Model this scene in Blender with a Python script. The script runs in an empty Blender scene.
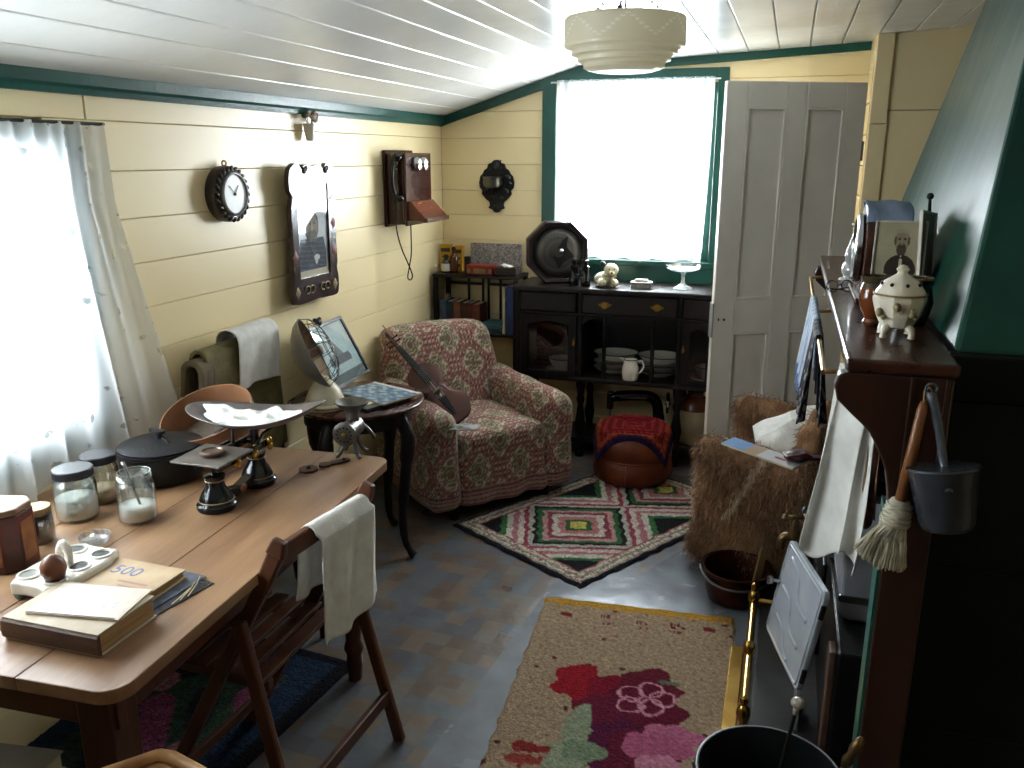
import bpy, math, random
import numpy as np
from mathutils import Vector, Matrix, Euler
random.seed(7); RNG = np.random.default_rng(7)
PI = math.pi
scene = bpy.context.scene
COL = scene.collection

# ---------------------------------------------------------------- camera
FPX = 850.0; VPX, VPY = 794.0, 157.0; CAMH = 1.65
_dy = 384 - VPY
PITCH = math.atan2(_dy, FPX); YAW = math.atan2(VPX - 512, math.hypot(FPX, _dy))
RV = np.array([math.cos(YAW), math.sin(YAW), 0])
FV = np.array([-math.sin(YAW)*math.cos(PITCH), math.cos(YAW)*math.cos(PITCH), -math.sin(PITCH)])
UV_ = np.cross(RV, FV)
cd = bpy.data.cameras.new('camera'); cam = bpy.data.objects.new('camera', cd); COL.objects.link(cam)
cd.sensor_width = 36; cd.sensor_fit = 'HORIZONTAL'; cd.lens = FPX*36/1024; cd.clip_start = .05
cam.location = (0, 0, CAMH); cam.rotation_euler = (PI/2 - PITCH, 0, YAW)
scene.camera = cam

def _ray(u, v): return RV*(u-512) + UV_*(384-v) + FV*FPX
def onz(u, v, z): d = _ray(u, v); t = (z-CAMH)/d[2]; return Vector((d[0]*t, d[1]*t, z))
def onx(u, v, x): d = _ray(u, v); t = x/d[0]; return Vector((x, d[1]*t, CAMH+d[2]*t))
def ony(u, v, y): d = _ray(u, v); t = y/d[1]; return Vector((d[0]*t, y, CAMH+d[2]*t))

# ---------------------------------------------------------------- light and exposure
XL, YB = -1.973, 4.80          # left wall, back wall
YF, XR = -2.40, 1.60           # wall behind the camera, right wall
w = bpy.data.worlds.new('overcast_sky'); scene.world = w; w.use_nodes = True
bg = w.node_tree.nodes['Background']; bg.inputs[0].default_value = (0.86, 0.94, 1.0, 1); bg.inputs[1].default_value = 24.0
def portal(name, loc, rot, sx, sy):
    ld = bpy.data.lights.new(name, 'AREA'); ld.shape = 'RECTANGLE'; ld.size = sx; ld.size_y = sy
    ld.cycles.is_portal = True
    lo = bpy.data.objects.new(name, ld); COL.objects.link(lo); lo.location = loc; lo.rotation_euler = rot
portal('window_portal', (XL-.10, 1.355, 1.295), (0, -PI/2, 0), .76, 1.18)     # left window
portal('window_portal', (-.85, YB+.10, 1.56), (-PI/2, 0, 0), .90, 1.0)      # back window
vs = scene.view_settings
vs.view_transform = 'Standard'; vs.look = 'None'; vs.gamma = 1; vs.use_curve_mapping = False
vs.exposure = 1.1

# ---------------------------------------------------------------- materials
def lin(c):
    return tuple(((x/255)/12.92 if x/255 <= .04045 else (((x/255)+.055)/1.055)**2.4) for x in c[:3]) + (1,)
def _pr(name):
    m = bpy.data.materials.new(name); m.use_nodes = True
    nt = m.node_tree; b = nt.nodes['Principled BSDF']; return m, nt, b
def _n(nt, t, **kw):
    n = nt.nodes.new(t)
    for k, v in kw.items(): setattr(n, k, v)
    return n
def _coords(nt, stretch):
    tc = _n(nt, 'ShaderNodeTexCoord'); mp = _n(nt, 'ShaderNodeMapping')
    mp.inputs['Scale'].default_value = stretch; nt.links.new(tc.outputs['Object'], mp.inputs[0]); return mp.outputs[0]
def _mix(nt, a, b, fac, blend='MIX'):
    m = _n(nt, 'ShaderNodeMix', data_type='RGBA', blend_type=blend)
    for sock, val in ((m.inputs['Factor'], fac), (m.inputs['A'], a), (m.inputs['B'], b)):
        if hasattr(val, 'links'): nt.links.new(val, sock)
        else: sock.default_value = val
    return m.outputs['Result']
def _bump(nt, b, height, strength, dist=.01):
    bp = _n(nt, 'ShaderNodeBump'); bp.inputs['Strength'].default_value = strength; bp.inputs['Distance'].default_value = dist
    nt.links.new(height, bp.inputs['Height']); nt.links.new(bp.outputs[0], b.inputs['Normal'])
def M(name, c1, c2=None, rough=.5, metal=0, scale=6, stretch=(1, 1, 1), bump=0, bscale=60, rvar=0, spec=.5, coat=0, alpha=None, trans=0, ior=1.45, objvar=0, contrast=(.3, .7), detail=5):
    m, nt, b = _pr(name)
    c1 = lin(c1); c2 = lin(c2) if c2 else tuple(x*.72 for x in c1[:3])+(1,)
    co = _coords(nt, stretch)
    nz = _n(nt, 'ShaderNodeTexNoise'); nz.inputs['Scale'].default_value = scale; nz.inputs['Detail'].default_value = detail
    nt.links.new(co, nz.inputs['Vector'])
    cr = _n(nt, 'ShaderNodeValToRGB'); cr.color_ramp.elements[0].position = contrast[0]; cr.color_ramp.elements[1].position = contrast[1]
    cr.color_ramp.elements[0].color = c1; cr.color_ramp.elements[1].color = c2
    nt.links.new(nz.outputs['Fac'], cr.inputs[0])
    out = cr.outputs[0]
    if objvar:
        oi = _n(nt, 'ShaderNodeObjectInfo'); hs = _n(nt, 'ShaderNodeHueSaturation')
        mr = _n(nt, 'ShaderNodeMapRange'); mr.inputs['To Min'].default_value = 1-objvar; mr.inputs['To Max'].default_value = 1+objvar
        nt.links.new(oi.outputs['Random'], mr.inputs[0]); nt.links.new(mr.outputs[0], hs.inputs['Value']); nt.links.new(out, hs.inputs['Color']); out = hs.outputs[0]
    nt.links.new(out, b.inputs['Base Color'])
    b.inputs['Roughness'].default_value = rough; b.inputs['Metallic'].default_value = metal
    b.inputs['Specular IOR Level'].default_value = spec; b.inputs['Coat Weight'].default_value = coat
    b.inputs['Transmission Weight'].default_value = trans; b.inputs['IOR'].default_value = ior
    if rvar:
        mr = _n(nt, 'ShaderNodeMapRange'); mr.inputs['To Min'].default_value = max(0, rough-rvar); mr.inputs['To Max'].default_value = rough+rvar
        n3 = _n(nt, 'ShaderNodeTexNoise'); n3.inputs['Scale'].default_value = scale*2.3; nt.links.new(co, n3.inputs['Vector'])
        nt.links.new(n3.outputs['Fac'], mr.inputs[0]); nt.links.new(mr.outputs[0], b.inputs['Roughness'])
    if bump:
        n2 = _n(nt, 'ShaderNodeTexNoise'); n2.inputs['Scale'].default_value = bscale; n2.inputs['Detail'].default_value = 3
        nt.links.new(co, n2.inputs['Vector']); _bump(nt, b, n2.outputs['Fac'], bump)
    return m
def MC(name, rough=.8, bump=0, bscale=200, spec=.3, sheen=0, var=.25, vscale=40, metal=0, coat=0):
    """colour comes from a colour attribute (a print or weave), broken up by fine noise"""
    m, nt, b = _pr(name)
    at = _n(nt, 'ShaderNodeVertexColor'); at.layer_name = 'Col'
    co = _coords(nt, (1, 1, 1)); nz = _n(nt, 'ShaderNodeTexNoise'); nz.inputs['Scale'].default_value = vscale; nz.inputs['Detail'].default_value = 4
    nt.links.new(co, nz.inputs['Vector'])
    mr = _n(nt, 'ShaderNodeMapRange'); mr.inputs['From Min'].default_value = .25; mr.inputs['From Max'].default_value = .75
    mr.inputs['To Min'].default_value = 1-var; mr.inputs['To Max'].default_value = 1+var*.5
    nt.links.new(nz.outputs['Fac'], mr.inputs[0])
    hs = _n(nt, 'ShaderNodeHueSaturation'); nt.links.new(at.outputs[0], hs.inputs['Color']); nt.links.new(mr.outputs[0], hs.inputs['Value'])
    nt.links.new(hs.outputs[0], b.inputs['Base Color'])
    b.inputs['Roughness'].default_value = rough; b.inputs['Specular IOR Level'].default_value = spec; b.inputs['Sheen Weight'].default_value = sheen
    b.inputs['Metallic'].default_value = metal; b.inputs['Coat Weight'].default_value = coat
    if bump:
        n2 = _n(nt, 'ShaderNodeTexNoise'); n2.inputs['Scale'].default_value = bscale; nt.links.new(co, n2.inputs['Vector']); _bump(nt, b, n2.outputs['Fac'], bump)
    return m
def wood(name, c1, c2, axis='y', rough=.45, scale=5, bump=.06, spec=.45, coat=0, objvar=.06, rvar=.08):
    s = {'x': (.12, 1, 1), 'y': (1, .12, 1), 'z': (1, 1, .12)}[axis]
    return M(name, c1, c2, rough=rough, scale=scale*3, stretch=s, bump=bump, bscale=scale*14, spec=spec, coat=coat, objvar=objvar, rvar=rvar, contrast=(.25, .75), detail=8)
def thin_glass(name, tint=(1, 1, 1), gloss=.08, opac=0.0, rough=.02, gmax=.7):
    m = bpy.data.materials.new(name); m.use_nodes = True; nt = m.node_tree; nt.nodes.clear()
    o = _n(nt, 'ShaderNodeOutputMaterial'); t = _n(nt, 'ShaderNodeBsdfTransparent'); t.inputs[0].default_value = (*tint, 1)
    g = _n(nt, 'ShaderNodeBsdfGlossy'); g.inputs['Roughness'].default_value = rough
    lw = _n(nt, 'ShaderNodeLayerWeight'); lw.inputs[0].default_value = .35
    mr = _n(nt, 'ShaderNodeMapRange'); mr.inputs['To Min'].default_value = gloss; mr.inputs['To Max'].default_value = gmax
    nt.links.new(lw.outputs['Facing'], mr.inputs[0])
    mx = _n(nt, 'ShaderNodeMixShader'); nt.links.new(mr.outputs[0], mx.inputs[0]); nt.links.new(t.outputs[0], mx.inputs[1]); nt.links.new(g.outputs[0], mx.inputs[2])
    fin = mx.outputs[0]
    if opac:
        df = _n(nt, 'ShaderNodeBsdfDiffuse'); df.inputs[0].default_value = (*tint, 1)
        m2 = _n(nt, 'ShaderNodeMixShader'); m2.inputs[0].default_value = opac; nt.links.new(fin, m2.inputs[1]); nt.links.new(df.outputs[0], m2.inputs[2]); fin = m2.outputs[0]
    nt.links.new(fin, o.inputs[0]); return m
def lace(name, open_fac, motif_scale, invert=False):
    """sheer net: threads translucent and diffuse, holes clear, denser flower motifs; uses the cloth's own UV in metres"""
    m = bpy.data.materials.new(name); m.use_nodes = True; nt = m.node_tree; nt.nodes.clear()
    o = _n(nt, 'ShaderNodeOutputMaterial'); t = _n(nt, 'ShaderNodeBsdfTransparent')
    d = _n(nt, 'ShaderNodeBsdfDiffuse'); d.inputs[0].default_value = (.80, .82, .83, 1)
    tl = _n(nt, 'ShaderNodeBsdfTranslucent'); tl.inputs[0].default_value = (.80, .83, .85, 1)
    th = _n(nt, 'ShaderNodeMixShader'); th.inputs[0].default_value = .5; nt.links.new(d.outputs[0], th.inputs[1]); nt.links.new(tl.outputs[0], th.inputs[2])
    uv = _n(nt, 'ShaderNodeUVMap'); uv.uv_map = 'UVMap'
    vo = _n(nt, 'ShaderNodeTexVoronoi'); vo.inputs['Scale'].default_value = motif_scale; vo.inputs['Randomness'].default_value = .55
    nz = _n(nt, 'ShaderNodeTexNoise'); nz.inputs['Scale'].default_value = motif_scale*3.5; nz.inputs['Detail'].default_value = 2
    nt.links.new(uv.outputs[0], vo.inputs['Vector']); nt.links.new(uv.outputs[0], nz.inputs['Vector'])
    ad = _n(nt, 'ShaderNodeMath', operation='MULTIPLY_ADD'); nt.links.new(nz.outputs['Fac'], ad.inputs[0]); ad.inputs[1].default_value = .55; nt.links.new(vo.outputs['Distance'], ad.inputs[2])
    cr = _n(nt, 'ShaderNodeValToRGB'); e = cr.color_ramp.elements
    e[0].position = .42; e[0].color = (1, 1, 1, 1); e[1].position = .50; e[1].color = (0, 0, 0, 1)
    nt.links.new(ad.outputs[0], cr.inputs[0])
    mr = _n(nt, 'ShaderNodeMapRange'); mr.inputs['To Min'].default_value = 1-open_fac; mr.inputs['To Max'].default_value = max(.2, 1-open_fac-.42) if invert else min(1, 1-open_fac+.38)
    nt.links.new(cr.outputs[0], mr.inputs[0])
    mx = _n(nt, 'ShaderNodeMixShader'); nt.links.new(mr.outputs[0], mx.inputs[0]); nt.links.new(t.outputs[0], mx.inputs[1]); nt.links.new(th.outputs[0], mx.inputs[2])
    nt.links.new(mx.outputs[0], o.inputs[0]); return m

# ---------------------------------------------------------------- mesh building
def rotm(e): return Euler(e).to_matrix()
class G:
    def __init__(s): s.v = []; s.f = []; s.c = None; s.uv = None
    def add(s, vs, fs):
        o = len(s.v); s.v += [tuple(p) for p in vs]; s.f += [tuple(i+o for i in f) for f in fs]; return s
    def box(s, c, d, rot=None, taper=None):
        x, y, z = d[0]/2, d[1]/2, d[2]/2; tx = taper or 1
        vs = [Vector((sx*x*(1 if sz > 0 else tx), sy*y*(1 if sz > 0 else tx), sz*z)) for sz in (-1, 1) for sx, sy in ((-1, -1), (1, -1), (1, 1), (-1, 1))]
        if rot: r = rotm(rot); vs = [r @ p for p in vs]
        c = Vector(c)
        return s.add([p+c for p in vs], [(3, 2, 1, 0), (4, 5, 6, 7), (0, 1, 5, 4), (1, 2, 6, 5), (2, 3, 7, 6), (3, 0, 4, 7)])
    def bb(s, a, b):
        return s.box([(a[i]+b[i])/2 for i in range(3)], [abs(b[i]-a[i]) for i in range(3)])
    def bar(s, p, q, wd, ht, side=(0, 0, 1), w2=None, h2=None):
        p, q = Vector(p), Vector(q); d = (q-p).normalized(); a = d.cross(Vector(side))
        if a.length < 1e-4: a = d.cross(Vector((0, 1, 0)))
        a.normalize(); b = a.cross(d)
        w2 = w2 or wd; h2 = h2 or ht
        vs = [p+a*(sx*wd/2)+b*(sy*ht/2) for sx, sy in ((-1, -1), (1, -1), (1, 1), (-1, 1))] + [q+a*(sx*w2/2)+b*(sy*h2/2) for sx, sy in ((-1, -1), (1, -1), (1, 1), (-1, 1))]
        return s.add(vs, [(0, 1, 2, 3), (7, 6, 5, 4), (4, 5, 1, 0), (5, 6, 2, 1), (6, 7, 3, 2), (7, 4, 0, 3)])
    def tube(s, pts, r, n=10, closed=False, cap=True):
        pts = [Vector(p) for p in pts]; m = len(pts); rs = r if isinstance(r, (list, tuple)) else [r]*m
        vs = []; prev = None
        for i, p in enumerate(pts):
            if closed: t = pts[(i+1) % m]-pts[i-1]
            else: t = pts[min(i+1, m-1)]-pts[max(i-1, 0)]
            t.normalize()
            if prev is None:
                a = t.cross(Vector((0, 0, 1)))
                if a.length < .05: a = t.cross(Vector((1, 0, 0)))
            else: a = prev - t*prev.dot(t)
            a.normalize(); prev = a; b = t.cross(a)
            vs += [p+(a*math.cos(2*PI*k/n)+b*math.sin(2*PI*k/n))*rs[i] for k in range(n)]
        fs = []
        for i in range(m if closed else m-1):
            j = (i+1) % m
            fs += [(i*n+k, i*n+(k+1) % n, j*n+(k+1) % n, j*n+k) for k in range(n)]
        if cap and not closed: fs += [tuple(range(n-1, -1, -1)), tuple((m-1)*n+k for k in range(n))]
        return s.add(vs, fs)
    def lathe(s, prof, n=24, c=(0, 0, 0), rot=None, sx=1, sy=1, lobes=0, lobe=0, cap=True):
        c = Vector(c); R = rotm(rot) if rot else None; vs = []; fs = []
        for r, z in prof:
            for k in range(n):
                a = 2*PI*k/n; rr = r*(1+lobe*math.cos(lobes*a)) if lobes else r
                p = Vector((rr*math.cos(a)*sx, rr*math.sin(a)*sy, z))
                vs.append((R @ p if R else p)+c)
        m = len(prof)
        for i in range(m-1):
            fs += [(i*n+k, i*n+(k+1) % n, (i+1)*n+(k+1) % n, (i+1)*n+k) for k in range(n)]
        if cap and prof[0][0] > 1e-6: fs.append(tuple(range(n-1, -1, -1)))
        if cap and prof[-1][0] > 1e-6: fs.append(tuple((m-1)*n+k for k in range(n)))
        return s.add(vs, fs)
    def prism(s, poly, d0, d1, plane='xy'):
        n = len(poly)
        def P(a, b, d): return {'xy': (a, b, d), 'xz': (a, d, b), 'yz': (d, a, b)}[plane]
        vs = [P(a, b, d0) for a, b in poly]+[P(a, b, d1) for a, b in poly]
        return s.add(vs, [tuple(range(n-1, -1, -1)), tuple(range(n, 2*n))]+[(i, (i+1) % n, n+(i+1) % n, n+i) for i in range(n)])
    def sph(s, c, r, sc=(1, 1, 1), n=16, rot=None):
        prof = [(max(1e-7, math.sin(PI*i/(n//2)))*1.0, -math.cos(PI*i/(n//2))) for i in range(n//2+1)]
        g = G().lathe(prof, n); R = rotm(rot) if rot else None
        vs = []
        for p in g.v:
            q = Vector((p[0]*r*sc[0], p[1]*r*sc[1], p[2]*r*sc[2])); q = R @ q if R else q; vs.append(q+Vector(c))
        return s.add(vs, g.f)
    def xf(s, mat):
        s.v = [tuple(mat @ Vector(p)) for p in s.v]; return s
    def obj(s, name, mat, parent=None, loc=(0, 0, 0), rot=(0, 0, 0), smooth=False, bevel=0, seg=2, solid=0, sub=0, auto=True):
        me = bpy.data.meshes.new(name); me.from_pydata(s.v, [], s.f)
        import bmesh
        bm = bmesh.new(); bm.from_mesh(me); bmesh.ops.remove_doubles(bm, verts=bm.verts, dist=1e-6); bmesh.ops.recalc_face_normals(bm, faces=bm.faces); bm.to_mesh(me); bm.free()
        return link(name, me, mat, parent, loc, rot, smooth, bevel, seg, solid, sub)
def link(name, me, mat, parent=None, loc=(0, 0, 0), rot=(0, 0, 0), smooth=False, bevel=0, seg=2, solid=0, sub=0):
    o = bpy.data.objects.new(name, me); COL.objects.link(o)
    me.materials.append(mat); o.parent = parent; o.location = loc; o.rotation_euler = rot
    if smooth:
        me.shade_smooth()
        if smooth != 'all': me.set_sharp_from_angle(angle=math.radians(38))
    if solid: md = o.modifiers.new('Solidify', 'SOLIDIFY'); md.thickness = solid; md.offset = 0
    if bevel: md = o.modifiers.new('Bevel', 'BEVEL'); md.width = bevel; md.segments = seg; md.limit_method = 'ANGLE'; md.angle_limit = math.radians(40); md.use_clamp_overlap = True
    if sub: md = o.modifiers.new('Subsurf', 'SUBSURF'); md.levels = sub; md.render_levels = sub
    return o
def sheet(name, fn, nu, nv, mat, parent=None, col=None, uvs=(1, 1), loc=(0, 0, 0), rot=(0, 0, 0), solid=0, smooth=True, thick=None):
    """grid surface fn(U,V)->X,Y,Z arrays (0..1); col(U,V)->RGB sRGB 0-255 arrays; thick closes it into a slab hanging down"""
    U, V = np.meshgrid(np.linspace(0, 1, nu), np.linspace(0, 1, nv))
    X, Y, Z = fn(U, V); X = X+0*U; Y = Y+0*U; Z = Z+0*U
    vs = np.stack([X, Y, Z], -1).reshape(-1, 3)
    idx = np.arange(nu*nv).reshape(nv, nu)
    fs = np.stack([idx[:-1, :-1], idx[:-1, 1:], idx[1:, 1:], idx[1:, :-1]], -1).reshape(-1, 4)
    C = None
    if col is not None:
        C = np.stack([c+0*U for c in col(U, V)], -1).reshape(-1, 3)
    UVs = np.stack([U*uvs[0], V*uvs[1]], -1).reshape(-1, 2)
    me = bpy.data.meshes.new(name); me.from_pydata(vs.tolist(), [], fs.tolist())
    ul = me.uv_layers.new(name='UVMap'); li = np.empty(len(me.loops), dtype=np.int32); me.loops.foreach_get('vertex_index', li)
    ul.data.foreach_set('uv', UVs[li].astype(np.float32).ravel())
    if C is not None: setcol(me, C)
    return link(name, me, mat, parent, loc, rot, 'all' if smooth else False, solid=solid)
def setcol(me, C):
    c = np.clip(np.asarray(C, dtype=np.float64)/255, 0, 1)
    c = np.where(c <= .04045, c/12.92, ((c+.055)/1.055)**2.4)
    a = me.color_attributes.new('Col', 'FLOAT_COLOR', 'POINT')
    a.data.foreach_set('color', np.concatenate([c, np.ones((len(c), 1))], 1).astype(np.float32).ravel())
def rbox(name, size, r, res, mat, parent=None, deform=None, colfn=None, loc=(0, 0, 0), rot=(0, 0, 0)):
    """rounded box as six dense faces; colfn(s,t,face,P)->Nx3 in surface metres, deform(P)->P"""
    hx, hy, hz = [d/2 for d in size]; inner = np.array([hx-r, hy-r, hz-r]); H = np.array([hx, hy, hz])
    allv = []; allf = []; allc = []; o = 0
    for ax in range(3):
        for sg in (-1, 1):
            a, b = [i for i in range(3) if i != ax]
            if ax == 1: a, b = 0, 2
            na = max(4, int(2*H[a]/res)); nb = max(4, int(2*H[b]/res))
            A, B = np.meshgrid(np.linspace(-H[a], H[a], na), np.linspace(-H[b], H[b], nb))
            q = np.zeros((A.size, 3)); q[:, a] = A.ravel(); q[:, b] = B.ravel(); q[:, ax] = sg*H[ax]
            c = np.clip(q, -inner, inner); d = q-c; L = np.linalg.norm(d, axis=1, keepdims=True); L[L == 0] = 1
            p = c+d/L*r
            idx = np.arange(A.size).reshape(nb, na)
            f = np.stack([idx[:-1, :-1], idx[:-1, 1:], idx[1:, 1:], idx[1:, :-1]], -1).reshape(-1, 4)
            flip = (sg < 0) != (ax == 1)
            if flip: f = f[:, ::-1]
            if colfn is not None: allc.append(colfn(q[:, a], q[:, b], (ax, sg), p))
            allv.append(p); allf.append(f+o); o += len(p)
    v = np.concatenate(allv); f = np.concatenate(allf)
    if deform is not None: v = deform(v)
    me = bpy.data.meshes.new(name); me.from_pydata(v.tolist(), [], f.tolist())
    if colfn is not None: setcol(me, np.concatenate(allc))
    import bmesh
    bm = bmesh.new(); bm.from_mesh(me); bmesh.ops.remove_doubles(bm, verts=bm.verts, dist=1e-5); bm.to_mesh(me); bm.free()
    return link(name, me, mat, parent, loc, rot, 'all')
def tag(o, label, cat, group=None):
    o['label'] = label; o['category'] = cat
    if group: o['group'] = group
    return o
def struct(o, label=None):
    o['kind'] = 'structure'
    if label: o['label'] = label
    return o
def thing(name, label, cat, loc=(0, 0, 0), rz=0, group=None, rot=None):
    o = bpy.data.objects.new(name, None); COL.objects.link(o); o.empty_display_size = .05
    o.location = loc; o.rotation_euler = rot if rot else (0, 0, rz)
    return tag(o, label, cat, group)
def sempty(name, loc=(0, 0, 0), rz=0):
    o = bpy.data.objects.new(name, None); COL.objects.link(o); o.location = loc; o.rotation_euler = (0, 0, rz); o['kind'] = 'structure'; return o
def part(ob, label): ob['label'] = label; return ob
def smooth_pts(pts, n=8):
    """Catmull-Rom through points"""
    P = [Vector(p) for p in pts]; P = [2*P[0]-P[1]]+P+[2*P[-1]-P[-2]]; out = []
    for i in range(1, len(P)-2):
        for k in range(n):
            t = k/n; a, b, c, d = P[i-1], P[i], P[i+1], P[i+2]
            out.append(.5*((2*b)+(c-a)*t+(2*a-5*b+4*c-d)*t*t+(3*b-a-3*c+d)*t**3))
    out.append(P[-2]); return out
def rrect(x0, y0, x1, y1, r, n=5):
    out = []
    for cx, cy, a0 in ((x1-r, y1-r, 0), (x0+r, y1-r, PI/2), (x0+r, y0+r, PI), (x1-r, y0+r, 1.5*PI)):
        out += [(cx+r*math.cos(a0+PI/2*k/n), cy+r*math.sin(a0+PI/2*k/n)) for k in range(n+1)]
    return out
def noise2(x, y, s=0):
    """cheap smooth pseudo noise, -1..1"""
    return (np.sin(x*1.7+s*2.1+1.3*np.sin(y*1.1+s))+np.sin(y*2.3-s+1.7*np.sin(x*.9+s*.5))+np.sin((x+y)*1.3+s*3.3))/3

cream = M('cream_paint', (244, 225, 178), (239, 217, 167), rough=.33, scale=2, bump=.02, bscale=30, spec=.6, objvar=.015, contrast=(.1, .9))
cream_gap = M('cream_joint', (170, 148, 104), (150, 128, 86), rough=.7)
ceil_white = M('white_gloss_paint', (236, 236, 232), (224, 224, 220), rough=.22, scale=2, bump=.12, bscale=14, spec=.6, objvar=.02, rvar=.08)
ceil_gap = M('white_joint', (200, 200, 196), (170, 170, 166), rough=.5)
green = M('green_gloss_paint', (24, 82, 72), (18, 68, 60), rough=.3, scale=5, bump=.1, bscale=45, spec=.5)
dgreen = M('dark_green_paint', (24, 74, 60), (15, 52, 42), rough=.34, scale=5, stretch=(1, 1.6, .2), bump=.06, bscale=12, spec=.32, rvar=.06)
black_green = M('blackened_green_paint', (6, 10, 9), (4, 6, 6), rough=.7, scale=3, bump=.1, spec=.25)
white_door = M('white_door_paint', (240, 233, 220), (228, 220, 206), rough=.4, scale=4, bump=.04, bscale=40)
# ================================================================ ROOM
ZL = [0, .15, .30, .445, .59, .735, .88, 1.03, 1.175, 1.32, 1.462, 1.608, 1.755, 1.95]     # board lines shared by both cream walls
ZL_B = ZL[:-1]+[1.90, 2.045, 2.25]
def boards(parent, spans, axis, pos, thick, mat, zl, gap=.0016, top=None):
    """one board per row; spans(z0,z1)->list of (a,b) along the wall"""
    for z0, z1 in zip(zl[:-1], zl[1:]):
        for a, b in spans(z0, z1):
            g = G()
            if axis == 'y': g.bb((pos, a, z0+gap/2), (pos+thick, b, z1-gap/2))
            else: g.bb((a, pos, z0+gap/2), (b, pos+thick, z1-gap/2))
            g.obj('board', mat, parent, bevel=.002, seg=1)
# ---- floor: printed linoleum
def lino_mat():
    m, nt, b = _pr('patchwork_linoleum')
    co = _coords(nt, (1, 1, 1))
    rot = _n(nt, 'ShaderNodeMapping'); rot.inputs['Rotation'].default_value = (0, 0, math.radians(3)); rot.inputs['Scale'].default_value = (1/.072,)*3
    nt.links.new(co, rot.inputs[0])
    fl = _n(nt, 'ShaderNodeVectorMath', operation='FLOOR'); nt.links.new(rot.outputs[0], fl.inputs[0])
    wn = _n(nt, 'ShaderNodeTexWhiteNoise', noise_dimensions='2D'); nt.links.new(fl.outputs[0], wn.inputs['Vector'])
    cr = _n(nt, 'ShaderNodeValToRGB'); cr.color_ramp.interpolation = 'CONSTANT'
    pal = [(104, 84, 66), (92, 96, 102), (120, 100, 80), (82, 84, 94), (112, 104, 94), (98, 78, 62), (90, 100, 110)]
    el = cr.color_ramp.elements
    while len(el) < len(pal): el.new(.5)
    for i, c in enumerate(pal): el[i].position = i/len(pal); el[i].color = lin(c)
    nt.links.new(wn.outputs['Value'], cr.inputs[0])
    nz = _n(nt, 'ShaderNodeTexNoise'); nz.inputs['Scale'].default_value = 5; nz.inputs['Detail'].default_value = 6; nt.links.new(co, nz.inputs['Vector'])
    c = _mix(nt, cr.outputs[0], lin((98, 94, 92)), .55)
    c = _mix(nt, c, lin((60, 52, 46)), nz.outputs['Fac'], 'MIX'); 
    c2 = _mix(nt, cr.outputs[0], c, .45)
    nt.links.new(c2, b.inputs['Base Color'])
    b.inputs['Roughness'].default_value = .3; b.inputs['Specular IOR Level'].default_value = .55
    n2 = _n(nt, 'ShaderNodeTexNoise'); n2.inputs['Scale'].default_value = 7; n2.inputs['Detail'].default_value = 3; nt.links.new(co, n2.inputs['Vector'])
    _bump(nt, b, n2.outputs['Fac'], .35, .02)
    mr = _n(nt, 'ShaderNodeMapRange'); mr.inputs['To Min'].default_value = .2; mr.inputs['To Max'].default_value = .45; nt.links.new(nz.outputs['Fac'], mr.inputs[0]); nt.links.new(mr.outputs[0], b.inputs['Roughness'])
    return m
lino = lino_mat()
fl = G().bb((XL-.15, YF-.15, -.06), (XR+.15, YB+.15, 0)).obj('floor', lino); struct(fl, 'worn brown and grey checked linoleum floor')
# ---- left wall with window opening
WL = (.78, 1.93, .93, 1.66)           # y0,y1,z0,z1
wl = G(); x0, x1 = XL-.12, XL-.014
wl.bb((x0, YF-.12, 0), (x1, WL[0], 2.0)).bb((x0, WL[1], 0), (x1, YB+.12, 2.0)).bb((x0, WL[0], 0), (x1, WL[1], WL[2])).bb((x0, WL[0], WL[3]), (x1, WL[1], 2.0))
wall_left = struct(wl.obj('wall_left', cream_gap), 'cream painted board wall on the left')
def spl(z0, z1):
    if z1 > WL[2]+.01 and z0 < WL[3]-.01: return [(YF, WL[0]), (WL[1], YB)]
    if z0 > 1.7: return [(YF, 2.085), (2.09, YB)]
    return [(YF, YB)]
boards(wall_left, spl, 'y', XL-.014, .014, cream, [z for z in ZL if not (.83 < z < .831)])
# ---- back wall with window opening
WB = (-1.275, -.405, 1.09, 2.035)      # x0,x1,z0,z1
wb = G(); y0, y1 = YB+.014, YB+.12
wb.bb((XL-.0139, y0, 0), (WB[0], y1, 2.3)).bb((WB[1], y0, 0), (.45, y1, 2.3)).bb((WB[0], y0, 0), (WB[1], y1, WB[2])).bb((WB[0], y0, WB[3]), (WB[1], y1, 2.3))
wall_back = struct(wb.obj('wall_back', cream_gap), 'cream painted board wall at the back')
def spb(z0, z1):
    if z1 > WB[2]+.01 and z0 < WB[3]-.01: return [(XL, WB[0]), (WB[1], .33)]
    return [(XL, .33)]
boards(wall_back, spb, 'x', YB, .014, cream, ZL_B)
# ---- nook wall to the right of the door (faces the camera) with its return
wn_ = G().bb((.335, 4.554, 0), (XR, 4.65, 2.4)).bb((.335, 4.554, 0), (.44, YB+.1, 2.4))
wall_nook = struct(wn_.obj('wall_nook', cream_gap), 'cream board wall right of the open door')
for z0, z1 in zip([0, .5, .95, 1.4, 1.862], [.5, .95, 1.4, 1.862, 2.32]):
    G().bb((.40, 4.54, z0+.002), (XR, 4.554, z1-.002)).obj('board', cream, wall_nook, bevel=.003, seg=1)
G().bb((.326, 4.52, 0), (.405, 4.56, 1.80)).obj('batten', cream, wall_nook, bevel=.004)
G().bb((.326, 4.515, 1.802), (.40, 4.56, 2.30)).obj('batten', cream, wall_nook, bevel=.004)
for z0, z1 in zip(ZL_B[:-1], ZL_B[1:]):
    G().bb((.321, 4.56, z0+.002), (.335, YB, z1-.002)).obj('board', cream, wall_nook, bevel=.003, seg=1)
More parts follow.
